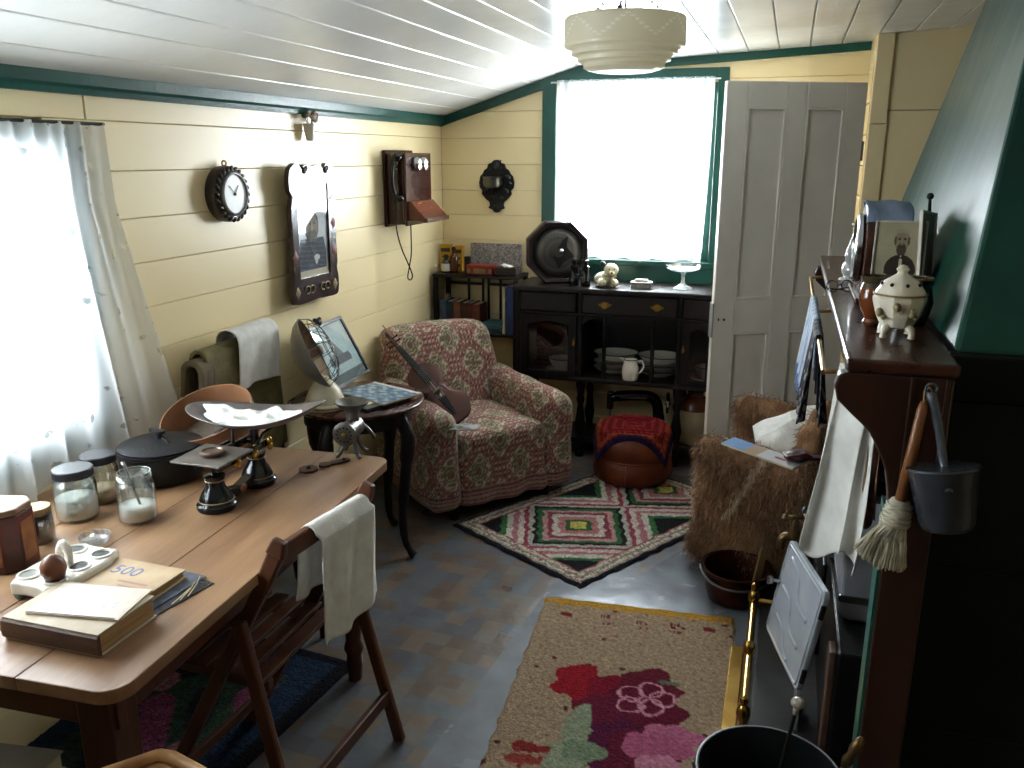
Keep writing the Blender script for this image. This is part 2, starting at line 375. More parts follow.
# ---- walls behind the camera and on the far right
wf = G().bb((XL-.12, YF-.12, 0), (XR+.12, YF, 2.4))
struct(wf.obj('wall_front', M('brown_low_bounce_wall', (92, 70, 50), (74, 54, 38), rough=.5)), 'brown wall behind the camera')  # unseen wall, its brown chosen to cut the bounce light
struct(G().bb((XR, YF-.12, 0), (XR+.12, YB+.12, 2.4)).obj('wall_right', cream), 'cream wall on the right')
# ---- ceiling: sloped boards on the left, nearly flat boards on the right
CA = (XL, 1.872); CB = (-1.149, 2.129); s2 = .047
def ceilz(x): return CA[1]+(x-CA[0])*(CB[1]-CA[1])/(CB[0]-CA[0]) if x < CB[0] else CB[1]+(x-CB[0])*s2
cg = G()
xs = [XL-.12, CB[0], XR+.12]
poly = [(x, ceilz(x)+.014) for x in xs]+[(x, ceilz(x)+.12) for x in xs[::-1]]
cg.prism(poly, YF-.12, YB+.12, 'xz')
ceiling = struct(cg.obj('ceiling', ceil_gap), 'white gloss painted board ceiling sloping down to the left')
edges = [-1.973, -1.835, -1.685, -1.555, -1.418, -1.275, -1.149]
e = -1.149
while e < XR: e += .148; edges.append(min(e, XR))
for a, b in zip(edges[:-1], edges[1:]):
    a2, b2 = a+.002, b-.002
    G().prism([(a2, ceilz(a2)), (b2, ceilz(b2)), (b2, ceilz(b2)+.014), (a2, ceilz(a2)+.014)], YF, YB, 'xz').obj('board', ceil_white, ceiling, bevel=.004, seg=2)
# ---- green trims
t = G().prism([(XL, 1.822), (XL+.018, 1.822), (XL+.024, 1.838), (XL+.03, 1.848), (XL+.03, ceilz(XL+.03)-.001), (XL, CA[1]-.001)], YF, YB, 'xz')
struct(t.obj('trim_1', green), 'green painted cornice strip along the left wall')
t = G().prism([(XL, CA[1]-.052), (CB[0]+.0, CB[1]-.052), (CB[0], CB[1]-.001), (XL, CA[1]-.001)], YB-.022, YB, 'xz')
struct(t.obj('trim_2', green), 'green strip under the sloping ceiling on the back wall')
t = G().prism([(CB[0], CB[1]-.04), (.32, ceilz(.32)-.04), (.32, ceilz(.32)-.001), (CB[0], CB[1]-.001)], YB-.02, YB, 'xz')
struct(t.obj('trim_3', green), 'green strip above the back window')
# ---- windows (sashes, bars and panes behind the curtains)
pane = thin_glass('window_glass', gloss=.04)
green_f = M('green_frame_paint', (24, 76, 66), (19, 66, 57), rough=.3, bump=.1, bscale=30)
w2 = sempty('window_2', (0, YB, 0)); w2['label'] = 'back window in a green frame'
def frame_box(par, items, mat):
    for nm, a, b in items: G().bb(a, b).obj(nm, mat, par, bevel=.003)
frame_box(w2, [('architrave', (-1.355, -.022, 1.04), (WB[0], 0, 2.10)), ('architrave', (WB[1], -.022, 1.04), (-.35, 0, 2.10)),
    ('architrave', (WB[0], -.022, WB[3]), (WB[1], 0, 2.10)), ('apron_board', (-1.355, -.018, .96), (-.35, 0, 1.058)),
    ('sill', (-1.375, -.045, 1.060), (-.33, .10, 1.09)),
    ('stile', (WB[0], .05, WB[2]), (WB[0]+.045, .085, WB[3])), ('stile', (WB[1]-.045, .05, WB[2]), (WB[1], .085, WB[3])),
    ('rail', (WB[0]+.045, .05, WB[3]-.045), (WB[1]-.045, .085, WB[3])), ('rail', (WB[0]+.045, .05, WB[2]), (WB[1]-.045, .085, WB[2]+.05)),
    ('meeting_rail', (WB[0]+.045, .05, 1.545), (WB[1]-.045, .085, 1.58))], green_f)
for z0, z1 in ((WB[2]+.05, 1.545), (1.58, WB[3]-.045)):
    G().bb((WB[0]+.045, .064, z0), (WB[1]-.045, .068, z1)).obj('pane', pane, w2)
w1 = sempty('window_1', (XL, 0, 0)); w1['label'] = 'left window behind the lace curtain'
frame_box(w1, [('architrave', (0, WL[1], .80), (.02, WL[1]+.11, 1.73)), ('architrave', (0, WL[0]-.11, .80), (.02, WL[0], 1.73)), ('architrave', (0, WL[0], WL[3]), (.02, WL[1], 1.73)),
    ('sill', (-.10, WL[0]-.0, WL[2]-.03), (.0, WL[1]+.0, WL[2])), ('apron_board', (0, WL[0], .80), (.02, WL[1], WL[2])),
    ('stile', (-.085, WL[0], WL[2]), (-.05, WL[0]+.045, WL[3])), ('stile', (-.085, WL[1]-.045, WL[2]), (-.05, WL[1], WL[3])),
    ('rail', (-.085, WL[0], WL[3]-.045), (-.05, WL[1], WL[3])), ('rail', (-.085, WL[0], WL[2]), (-.05, WL[1], WL[2]+.05)),
    ('meeting_rail', (-.085, WL[0], 1.25), (-.05, WL[1], 1.285))], green_f)
for z0, z1 in ((WL[2]+.05, 1.25), (1.285, WL[3]-.045)):
    G().bb((-.068, WL[0]+.045, z0), (-.064, WL[1]-.045, z1)).obj('pane', pane, w1)
# ---- curtains
lace_b = lace('sheer_net', .62, 26); lace_l = lace('flowered_lace', .24, 17, True)
zt, zb = 2.055, 1.095
def fb(U, V):
    x = -1.265+.845*U; fold = .010*np.sin(U*88+3*np.sin(U*9))*(1-.25*V)+.004*np.sin(U*190)
    x = x+.02*(V**2)*(U-.6)*(U > .6)*-3
    return x, YB-.045+fold, zt+(zb-zt)*V+.006*np.sin(U*30)*V
c2 = sheet('net_curtain', fb, 200, 40, lace_b, uvs=(1.1, .96)); tag(c2, 'sheer white net curtain hung over the bright back window', 'curtain')
rod = G().tube([(-1.30, YB-.045, zt-.012), (-.39, YB-.045, zt-.012)], .004, 8).obj('curtain_wire', M('wire_white', (225, 225, 225)), c2)
def flc(U, V):
    # U along the wall, V downwards; right edge swings out towards the bottom over the table
    y = .60+1.49*U+.19*(np.clip((V-.22)/.78, 0, 1)**1.1)*np.clip((U-.72)/.28, 0, 1)**1.3
    fold = .014*np.sin(U*95+2.5*np.sin(U*7))*(.35+.65*V)+.006*np.sin(U*170+V*2)
    return XL+.055+fold+.02*V, y, 1.745-.985*V+.012*np.sin(U*60)*V**3
c1 = sheet('lace_curtain', flc, 260, 90, lace_l, uvs=(1.9, 1.0)); tag(c1, 'white flowered lace curtain hung over the left window beside the table', 'curtain')
G().tube([(XL+.055, .55, 1.742), (XL+.055, 2.095, 1.742)], .005, 8).obj('curtain_rod', M('rod_dark', (50, 60, 62), rough=.4), c1)
# ---- white four-panel door standing open
dx0, dy0 = -.314, 4.20; dx1, dy1 = .305, 4.515
DL = math.hypot(dx1-dx0, dy1-dy0)
door = sempty('door_1', (dx0, dy0, .012), math.atan2(dy1-dy0, dx1-dx0)); door['label'] = 'white four-panel door standing open'
DH = 1.975; th = .034
st = [(0, .105), (DL/2-.05, DL/2+.05), (DL-.105, DL)]
for a, b in st: G().bb((a, 0, 0), (b, th, DH)).obj('stile', white_door, door, bevel=.003)
for a, b in ((.105, DL/2-.05), (DL/2+.05, DL-.105)):
    for z0, z1 in ((0, .20), (.80, .965), (1.86, DH)):
        G().bb((a, 0, z0), (b, th, z1)).obj('rail', white_door, door, bevel=.003)
    for z0, z1 in ((.20, .80), (.965, 1.86)):
        g = G().bb((a, .012, z0), (b, th-.012, z1)); p = g.obj('door_panel', white_door, door)
        fr = G(); m_ = .012
        for y_, s_ in ((.006, 1),):
            fr.bar((a, y_, z0+.006), (b, y_, z0+.006), m_, .012).bar((a, y_, z1-.006), (b, y_, z1-.006), m_, .012).bar((a+.006, y_, z0), (a+.006, y_, z1), m_, .012, (1, 0, 0)).bar((b-.006, y_, z0), (b-.006, y_, z1), m_, .012, (1, 0, 0))
        fr.obj('moulding', white_door, p, bevel=.004)
iron = M('dark_iron', (38, 36, 35), (26, 25, 24), rough=.5, metal=.6, bump=.1)
lk = G().bb((-.006, -.004, .78), (.0, th+.004, .95)).obj('lock_plate', M('lock_grey', (150, 148, 142), rough=.5), door, bevel=.002)
G().lathe([(.001, 0), (.006, 0), (.006, -.004), (.001, -.004)], 12, (.055, 0, .868), (-PI/2, 0, 0)).obj('spindle_hole', iron, door)
G().bb((.024, -.003, .862), (.030, .002, .876)).obj('keyhole', iron, door)
for z in (.3, 1.62): G().bb((DL-.004, -.006, z), (DL+.006, .02, z+.09)).obj('hinge', M('hinge_steel', (120, 118, 112), rough=.5, metal=.5), door, bevel=.002)
# ---- chimney breast: near side wall, hood and fireplace recess
ym = 1.80                                    # near face of the fire surround
hp = {'nb': (.345, 1.90, 1.262), 'nt': (.56, 2.56, 2.20), 'fb': (.345, 3.66, 1.262), 'ft': (.545, 3.13, 2.20)}
hood_g = G()
hb = [hp['nb'], (XR, 1.90, 1.262), (XR, 3.66, 1.262), hp['fb']]; ht = [hp['nt'], (XR, 2.56, 2.27), (XR, 3.13, 2.27), hp['ft']]
hood_g.add(hb+ht, [(0, 1, 5, 4), (1, 2, 6, 5), (2, 3, 7, 6), (3, 0, 4, 7), (4, 5, 6, 7), (3, 2, 1, 0)])
ho = hood_g.obj('wall_chimney_hood', dgreen, bevel=.01); struct(ho, 'dark green sloping chimney hood above the mantel')
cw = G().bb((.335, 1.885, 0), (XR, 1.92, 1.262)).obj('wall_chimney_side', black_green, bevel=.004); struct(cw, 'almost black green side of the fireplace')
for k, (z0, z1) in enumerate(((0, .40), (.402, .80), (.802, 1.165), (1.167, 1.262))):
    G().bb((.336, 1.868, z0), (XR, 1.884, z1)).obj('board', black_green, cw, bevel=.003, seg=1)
struct(G().bb((.95, 1.92, 0), (1.0, 3.62, 1.262)).bb((.335, 3.60, 0), (XR, 3.64, 1.262)).obj('wall_fireplace', M('soot_brick', (40, 36, 33), (22, 20, 19), rough=.9, bump=.4, bscale=20)), 'sooty fireplace recess behind the range')
# ================================================================ FURNITURE
def off(th): return (-th.location[0], -th.location[1], -th.location[2])
table_wood = M('scrubbed_pine', (160, 124, 90), (102, 70, 46), rough=.4, scale=9, stretch=(1, .13, 1), bump=.12, bscale=50, objvar=.06, rvar=.12, contrast=(.32, .72), detail=9)
table_red = wood('stained_red_pine', (92, 48, 28), (60, 29, 17), 'z', rough=.4)
dark_wood = wood('dark_oak', (26, 19, 18), (14, 11, 11), 'z', rough=.4, spec=.3)
dark_wood_x = wood('dark_oak_flat', (36, 27, 25), (20, 16, 15), 'x', rough=.36, spec=.35)
brown_wood = wood('brown_beech', (98, 56, 34), (66, 36, 22), 'z', rough=.42)
mantel_wood = wood('mantel_wood', (78, 42, 28), (48, 25, 17), 'y', rough=.3, coat=.2)
mantel_wood_z = wood('mantel_wood_upright', (58, 31, 20), (36, 19, 12), 'z', rough=.38)
brass = M('brass', (190, 150, 74), (140, 104, 46), rough=.32, metal=1, scale=20)
steel = M('worn_steel', (150, 150, 150), (110, 110, 112), rough=.35, metal=1, scale=14)
chrome = M('chrome', (200, 202, 205), (170, 172, 176), rough=.14, metal=1)
cast = M('cast_iron', (36, 36, 38), (22, 22, 24), rough=.5, metal=.3, scale=10, bump=.15, bscale=120)
black_enamel = M('black_enamel', (18, 20, 26), (10, 11, 14), rough=.14, spec=.6)
white_ceramic = M('white_ceramic', (232, 228, 216), (222, 216, 202), rough=.16, spec=.55)
white_cloth = M('white_cotton', (226, 224, 218), (208, 204, 196), rough=.85, scale=30, bump=.2, bscale=150)
pale_paper = M('aged_paper', (222, 208, 184), (202, 184, 154), rough=.8, scale=8)
glass = thin_glass('jar_glass', (.93, .96, .95), gloss=.10)

# ---- kitchen table
TZ = .74
trz = math.atan2(-(-1.122+1.052), 2.257-1.04)
table = thing('kitchen_table', 'long scrubbed pine kitchen table with rounded corners by the left window', 'table', (-1.10, 1.65, 0), trz)
TW, T0, T1 = .84, -.63, .63           # local: right edge x=+.01, runs y from T0 to T1
pw = [.01, -.205, -.415, -.625, -.83]
for i in range(4):
    a, b = pw[i+1]+.0006, pw[i]-.0006
    r = .05
    if i == 0: poly = [(a, T0), (b-r, T0)]+[(b-r+r*math.sin(k*PI/12), T0+r-r*math.cos(k*PI/12)) for k in range(1, 6)]+[(b, T0+r), (b, T1-r)]+[(b-r+r*math.cos(k*PI/12), T1-r+r*math.sin(k*PI/12)) for k in range(1, 6)]+[(b-r, T1), (a, T1)]
    elif i == 3: poly = [(a+r, T0), (b, T0), (b, T1), (a+r, T1)]+[(a+r-r*math.sin(k*PI/12), T1-r+r*math.cos(k*PI/12)) for k in range(1, 6)]+[(a, T1-r), (a, T0+r)]+[(a+r-r*math.cos(k*PI/12), T0+r-r*math.sin(k*PI/12)) for k in range(1, 6)]
    else: poly = [(a, T0), (b, T0), (b, T1), (a, T1)]
    G().prism(poly, TZ-.028, TZ).obj('plank', table_wood, table, bevel=.0025)
for a, b in (((-.76, T0+.075, .60), (-.06, T0+.10, TZ-.028)), ((-.76, T1-.10, .60), (-.06, T1-.075, TZ-.028)), ((-.105, T0+.10, .60), (-.08, T1-.10, TZ-.028)), ((-.75, T0+.10, .60), (-.725, T1-.10, TZ-.028))):
    G().bb(a, b).obj('apron', table_red, table, bevel=.003)
for lx in (-.105, -.715):
    for ly in (T0+.10, T1-.10):
        g = G().box((lx, ly, .585), (.075, .075, .254))
        prof = [(.030, .46), (.036, .45), (.038, .43), (.026, .41), (.034, .38), (.036, .33), (.030, .22), (.024, .14), (.030, .125), (.033, .11), (.024, .09), (.027, .05), (.022, 0)]
        g.lathe(prof[::-1], 16, (lx, ly, 0)); g.obj('leg', table_red, table, smooth=True, bevel=.004)

# ---- folding chair with a towel, pushed against the table
fch = thing('folding_chair', 'brown wooden folding chair with slatted seat pushed up to the pine table', 'chair', (-1.15, 1.70, 0))
O = off(fch)
for y_, nm in ((1.50, 'n'), (1.87, 'f')):
    x_ = -1.03 if nm == 'n' else -1.0
    g = G().bar((x_-.43, y_, .0), (x_-.05, y_, .70), .022, .036, (1, 0, 0)).bar((x_-.055, y_, .69), (x_-.005, y_, .79), .024, .040, (1, 0, 0)).bar((x_-.008, y_, .785), (x_+.006, y_, .825), .024, .05, (1, 0, 0), w2=.022, h2=.034)
    g.obj('back_upright', brown_wood, fch, loc=O, bevel=.006)
    yo = y_+(.035 if nm == 'f' else -.03)
    G().bar((x_-.10, yo, .62), (x_+.035, yo+(.03 if nm == 'f' else -.02), 0), .022, .034, (1, 0, 0)).obj('rear_leg', brown_wood, fch, loc=O, bevel=.006)
G().bar((-1.045, 1.505, .775), (-1.015, 1.865, .775), .02, .05).obj('top_rail', brown_wood, fch, loc=O, bevel=.005)
G().bar((-1.012, 1.465, .15), (-.995, 1.93, .15), .018, .04).obj('rear_stretcher', brown_wood, fch, loc=O, bevel=.004)
G().bar((-1.36, 1.51, .15), (-1.34, 1.86, .15), .018, .03).obj('front_stretcher', brown_wood, fch, loc=O, bevel=.004)
for yy in (1.53, 1.84): G().bar((-1.46, yy, .44), (-1.10, yy, .42), .022, .03).obj('seat_rail', brown_wood, fch, loc=O, bevel=.003)
for k in range(7): G().box((-1.44+k*.053, 1.685, .462-.003*k), (.042, .37, .012)).obj('seat_slat', brown_wood, fch, loc=O, bevel=.003)
def tow(U, V):
    y = 1.615+.215*U+.012*np.sin(V*5)
    s = V*.46-.20                                   # arc length over the rail, negative = front side
    r = .022
    front = s < -r; back = s > r
    ang = np.clip(s/r, -1, 1)*PI/2
    x = np.where(front, -r, np.where(back, r, r*np.sin(ang)))
    z = np.where(front, s+r, np.where(back, -(s-r), r*np.cos(ang)))
    wv = .008*np.sin(U*14+V*3)*np.clip(np.abs(s)*6, 0, 1)
    xb = -1.03+.03*(U)*1.0
    drop = np.where(back, .02*np.sin(U*3.3)*np.clip(s*3, 0, 1), 0)
    return xb+x+wv+np.where(back, .012+.06*np.clip(s, 0, 1), np.where(front, -.012+.35*np.clip(-s-.02, 0, 1)*-.1, 0)), y-.05*np.clip(s, 0, 1)*(1-U), .782+z-drop-.03*(1-U)*np.clip(s, 0, 1)*4*(back)
tw = sheet('tea_towel', tow, 40, 70, white_cloth, solid=.004); tag(tw, 'white cotton towel draped over the folding chair back', 'towel')

# ---- dresser (sideboard)
DX0, DX1, DY0, DY1 = -1.375, -.285, 4.43, 4.775
ds = thing('sideboard', 'dark oak sideboard with glazed side doors and drawers under the back window', 'sideboard', ((DX0+DX1)/2, (DY0+DY1)/2, 0)); O = off(ds)
ds.location.x *= 1.015; ds.scale = (1.015, 1, .99)
def dpart(nm, a, b, mat=dark_wood, bv=.004, par=None): return G().bb(a, b).obj(nm, mat, par or ds, loc=O if par is None else (0, 0, 0), bevel=bv)
dpart('top', (DX0-.02, DY0-.02, .952), (DX1+.02, DY1, .982), dark_wood_x, .008)
dpart('side_panel', (DX0, DY0, .455), (DX0+.022, DY1, .952)); dpart('side_panel', (DX1-.022, DY0, .455), (DX1, DY1, .952))
dpart('back_panel', (DX0, DY1-.012, .47), (DX1, DY1, .952))
dpart('shelf', (DX0, DY0, .455), (DX1, DY1, .478), dark_wood_x); dpart('bottom_shelf', (DX0, DY0+.045, .085), (DX1, DY1, .112), dark_wood_x)
dpart('partition', (-1.035, DY0+.01, .478), (-1.012, DY1-.012, .952)); dpart('partition', (-.505, DY0+.01, .478), (-.482, DY1-.012, .952))
dpart('rail', (DX0+.022, DY0+.004, .825), (DX1-.022, DY0+.03, .842))
dbm = M('drawer_brass', (176, 138, 62), (120, 88, 36), rough=.4, metal=.9)
def handle(par, x, y, z):
    g = G(); pts = [(-.036, .010), (-.024, .004), (-.018, .014), (-.006, .017), (0, .021), (.006, .017), (.018, .014), (.024, .004), (.036, .010), (.030, -.004), (.018, -.010), (.010, -.018), (0, -.022), (-.010, -.018), (-.018, -.010), (-.030, -.004)]
    g.prism([(x+a, z+b) for a, b in pts], y-.003, y, 'xz'); pl = g.obj('handle_plate', dbm, par)
    G().tube([(x-.016, y-.005, z+.002), (x-.013, y-.014, z-.010), (x, y-.016, z-.014), (x+.013, y-.014, z-.010), (x+.016, y-.005, z+.002)], .0028, 8).obj('bail', dbm, par, smooth=True)
for x0, x1, hs in ((DX0+.022, -1.037, ()), (-1.010, -.507, (-.885, -.61)), (-.480, DX1-.022, ())):
    dw = G().bb((x0+.003, DY0-.006, .845), (x1-.003, DY0+.30, .948)).obj('drawer', dark_wood_x, ds, loc=O, bevel=.006)
    for hx in hs: handle(dw, hx, DY0-.008, .895)
dglass = thin_glass('cabinet_glass', (.75, .75, .78), gloss=.05, gmax=.4)
for x0, x1, kx in ((DX0+.024, -1.037, -1.050), (-.480, DX1-.024, -.468)):
    g = G(); y0, y1 = DY0-.004, DY0+.016; z0, z1 = .480, .823; f = .042
    g.bb((x0, y0, z0), (x0+f, y1, z1)).bb((x1-f, y0, z0), (x1, y1, z1)).bb((x0+f, y0, z0), (x1-f, y1, z0+.03))
    n = 10; pts = [(x0+f, z1), (x0+f, z1-.055)]+[(x0+f+(x1-x0-2*f)*k/n, z1-.055+.022*math.sin(PI*k/n)) for k in range(1, n)]+[(x1-f, z1-.055), (x1-f, z1)]
    g.prism(pts, y0, y1, 'xz')
    dr = g.obj('glazed_door', dark_wood, ds, loc=O, bevel=.003)
    G().bb((x0+f, y0+.008, z0+.03), (x1-f, y0+.011, z1-.035)).obj('pane', dglass, dr)
    G().prism([(kx-.004, .66), (kx+.004, .66), (kx+.008, .675), (kx+.004, .69), (kx, .705), (kx-.004, .69), (kx-.008, .675)], y0-.003, y0, 'xz').obj('escutcheon', dbm, dr)
    G().sph((kx, y0-.010, .668), .006).obj('knob', dbm, dr, smooth=True)
post_prof = [(.014, 0), (.016, .01), (.011, .02), (.014, .04), (.018, .06), (.012, .08), (.010, .10), (.011, .18), (.013, .22), (.016, .235), (.010, .25), (.014, .27), (.010, .29), (.015, .335), (.015, .347)]
for px in (-.890, -.632): G().lathe(post_prof, 14, (px, DY0+.03, .478)).obj('turned_post', dark_wood, ds, loc=O, smooth=True)
for x0, x1 in ((-1.010, -.890), (-.890, -.632), (-.632, -.507)):
    n = 8; pts = [(x0, .825), (x0, .775)]+[(x0+(x1-x0)*k/n, .775+.035*math.sin(PI*k/n)) for k in range(1, n)]+[(x1, .775), (x1, .825)]
    G().prism(pts, DY0+.02, DY0+.036, 'xz').obj('arch_bracket', dark_wood, ds, loc=O)
leg_prof = [(.022, 0), (.026, .02), (.018, .05), (.026, .085), (.026, .115), (.018, .13), (.024, .16), (.030, .20), (.022, .26), (.016, .31), (.024, .34), (.018, .37), (.026, .42), (.026, .455)]
for lx in (DX0+.03, -1.02, -.49, DX1-.03):
    for ly in (DY0+.06, DY1-.04): G().lathe(leg_prof, 12, (lx, ly, 0)).obj('leg', dark_wood, ds, loc=O, smooth=True)

# ---- corner whatnot shelf
WX0, WX1, WY0, WY1 = -1.95, -1.43, 4.56, 4.785
wt = thing('whatnot_shelf', 'dark wood open whatnot shelf in the back left corner', 'shelf', ((WX0+WX1)/2, (WY0+WY1)/2, 0)); O = off(wt)
for z in (.15, .66, .995): G().bb((WX0, WY0, z-.018), (WX1, WY1, z)).obj('shelf_board', dark_wood_x, wt, loc=O, bevel=.004)
for x_ in (WX0+.015, WX1-.015):
    for y_ in (WY0+.015, WY1-.015): G().bb((x_-.013, y_-.013, 0), (x_+.013, y_+.013, .977)).obj('post', dark_wood, wt, loc=O, bevel=.003)
for x_ in (-1.80, -1.71, -1.675, -1.60, -1.52):
    G().bb((x_-.006, WY1-.022, .66), (x_+.006, WY1-.010, .977)).obj('spindle', dark_wood, wt, loc=O)
for x0, x1 in ((WX0+.03, -1.71), (-1.675, WX1-.03)): G().bb((x0, WY1-.024, .91), (x1, WY1-.008, .925)).obj('back_rail', dark_wood, wt, loc=O)

# ---- mantel over the range
mt = thing('mantelpiece', 'brown wooden mantelpiece with scrolled end bracket along the dark green hood', 'mantel', (.24, 2.75, 0)); O = off(mt)
G().bb((.132, 1.785, 1.232), (.342, 3.735, 1.26)).obj('mantel_shelf', mantel_wood, mt, loc=O, bevel=.008, seg=3)
G().bb((.20, 1.84, 1.13), (.222, 3.66, 1.232)).obj('frieze_board', mantel_wood, mt, loc=O, bevel=.004)
br = [(.335, 1.231), (.14, 1.231), (.122, 1.225), (.115, 1.200), (.122, 1.172), (.150, 1.145), (.176, 1.122), (.190, 1.108), (.205, 1.082), (.218, 1.055), (.230, 1.025), (.238, .985), (.243, .95), (.335, .95)]
for ya, yb in ((1.79, 1.835), (3.60, 3.645)): G().prism(br, ya, yb, 'xz').obj('end_bracket', mantel_wood_z, mt, loc=O, bevel=.005)
for ya, yb in ((1.79, 1.866), (3.66, 3.70)): G().bb((.243 if ya < 2 else .29, ya, 0), (.330, yb, .949)).obj('post', mantel_wood_z, mt, loc=O, bevel=.004)
G().bb((.255, 1.782, .95), (.262, 1.79, 1.231)).bb((.318, 1.782, .95), (.326, 1.79, 1.231)).obj('bead_moulding', mantel_wood_z, mt, loc=O, bevel=.002)
G().bb((.236, 1.795, 0), (.2425, 1.86, .95)).obj('green_edge', green, mt, loc=O)
G().tube([(.10, 1.95, 1.19), (.10, 3.55, 1.19)], .006, 10).obj('towel_rail', brass, mt, loc=O, smooth=True)
for y_ in (1.95, 2.75, 3.55): G().tube([(.205, y_, 1.20), (.10, y_, 1.19)], .005, 8).obj('rail_bracket', brass, mt, loc=O, smooth=True)
# ================================================================ RUGS, UPHOLSTERY, FUR
def pal_pick(C, mask, rgb): C[mask] = rgb
def hashn(a, b): return np.modf(np.abs(np.sin(a*127.1+b*311.7)*43758.5453))[0]
# ---- loose sheet of paler linoleum by the hearth
pts = [onz(395, 800, 0), onz(552, 585, 0), onz(566, 570, 0), onz(640, 575, 0), onz(700, 540, 0), onz(760, 545, 0)]
pts = [(p.x, p.y) for p in pts]+[(.20, 3.3), (.20, 1.2), (-.7, 1.2)]
lino2 = M('blue_grey_linoleum', (128, 134, 142), (92, 94, 98), rough=.24, scale=4, bump=.4, bscale=6, spec=.6, rvar=.1)
ls = G().prism(pts[::-1], .0005, .003).obj('linoleum_sheet', lino2); tag(ls, 'loose blue-grey linoleum sheet laid in front of the hearth', 'linoleum')
rugm = MC('hooked_wool', rough=.95, bump=.8, bscale=130, spec=.1, var=.35, vscale=70)
def rug(name, label, corner, ax, L, Wd, colfn, z=.004, th=.010, res=.007, shape=None, cat='rug'):
    """corner + a*ax (length L) + b*perp (width Wd); slab with a thick edge"""
    ax = Vector((ax[0], ax[1])).normalized(); pr = Vector((-ax.y, ax.x))
    nu, nv = int(L/res), int(Wd/res)
    def fn(U, V):
        a = U*L; b = V*Wd
        a2 = a+.006*noise2(b*40, a*40, 2); b2 = b+.006*noise2(a*40, b*40, 5)
        ed = np.minimum.reduce([U, 1-U, V*Wd/L, (1-V)*Wd/L])
        zz = z+th*np.clip(ed*L/.012, 0, 1)+.0022*noise2(a*330, b*310)*(ed > 0)
        return corner[0]+ax.x*a2+pr.x*b2, corner[1]+ax.y*a2+pr.y*b2, zz
    o = sheet(name, fn, nu, nv, rugm, col=lambda U, V: colfn(U*L, V*Wd, L, Wd)); return tag(o, label, cat)
# diamond rag rug: a along the long side
def diamond(a, b, L, Wd):
    C = np.zeros(a.shape+(3,))
    jit = .010*noise2(a*60, b*55, 1)
    cell = (Wd-.16)/1.0; x = np.mod(a-.10, cell*.98)/(cell*.98)-.5; y = (b-.08)/cell-.5
    d = np.abs(x)+np.abs(y)+jit
    bands = [(.08, (190, 178, 92)), (.13, (52, 92, 56)), (.20, (176, 116, 116)), (.26, (196, 186, 172)), (.31, (132, 62, 76)), (.36, (184, 140, 136)), (.41, (54, 100, 60)), (.45, (34, 32, 34)), (.50, (176, 172, 160)), (.545, (150, 66, 82)), (.60, (200, 186, 172)), (.66, (172, 112, 118)), (.72, (196, 190, 176)), (.78, (60, 108, 62)), (2, (30, 29, 32))]
    prev = -1
    for lim, rgb in bands:
        C[(d >= prev) & (d < lim)] = rgb; prev = lim
    ed = np.minimum.reduce([a, L-a, b, Wd-b])
    st = np.sin(ed*190+jit*90)
    brd = np.where(st[..., None] > 0, np.array((200, 190, 170)), np.array((150, 142, 126)))
    n = hashn(np.floor(a*120), np.floor(b*120))
    brd = np.where((n > .8)[..., None], np.array((140, 100, 96)), brd)
    C = np.where((ed < .085)[..., None], brd, C)
    C = np.where(((ed > .085) & (ed < .095))[..., None], np.array((160, 60, 76)), C)
    C = np.where((ed < .022)[..., None], np.array((36, 34, 42)), C)
    n2 = hashn(np.floor(a*150)+7, np.floor(b*150)+3)
    C = C*(.84+.3*n2[..., None])*.95
    return C[..., 0], C[..., 1], C[..., 2]
fc = onz(580, 590, 0); lc = onz(452, 526, 0); vx = Vector((fc.x-lc.x, fc.y-lc.y))
perp = Vector((-vx.y, vx.x)).normalized()
rug('hooked_rug', 'hooked rug with pink and green concentric diamonds lying before the armchair', (fc.x, fc.y), (perp.x, perp.y), 1.22, vx.length, diamond, z=.003, res=.006)
# hearth rug with big flowers
tl = onz(546, 598, 0); tr = onz(735, 620, 0); hax = Vector((tr.x-tl.x, tr.y-tl.y)); HW = hax.length; hax.normalize(); hdn = Vector((hax.y, -hax.x)); HL = 1.35
def hl(u, v): p = onz(u, v, .01); q = Vector((p.x-tl.x, p.y-tl.y)); return q.dot(hdn), q.dot(hax)
blobs = [((620, 726), .14, .12, (104, 26, 42)), ((578, 682), .065, .062, (150, 26, 38)), ((608, 690), .05, .05, (128, 22, 42)), ((648, 690), .075, .075, (104, 26, 44)), ((644, 712), .10, .09, (98, 22, 42)), ((610, 715), .075, .07, (104, 26, 50)), ((612, 748), .085, .08, (88, 24, 58)), ((640, 757), .09, .08, (100, 26, 48)),
         ((672, 738), .035, .075, (186, 104, 132)), ((655, 748), .04, .08, (176, 92, 122)), ((660, 775), .05, .06, (200, 130, 150)), ((577, 730), .085, .03, (142, 150, 122)), ((566, 758), .06, .045, (150, 156, 128)), ((583, 752), .03, .05, (126, 140, 112)), ((528, 748), .016, .045, (134, 44, 44)), ((522, 760), .014, .04, (150, 66, 54)), ((668, 684), .008, .03, (92, 110, 84))]
blobs2 = [(hl(*c), ra*1.5, rb*1.3, rgb) for c, ra, rb, rgb in blobs]
petc = [hl(645+18*math.cos(k*PI/2.5), 700+9*math.sin(k*PI/2.5)) for k in range(5)]; pc = hl(645, 700)
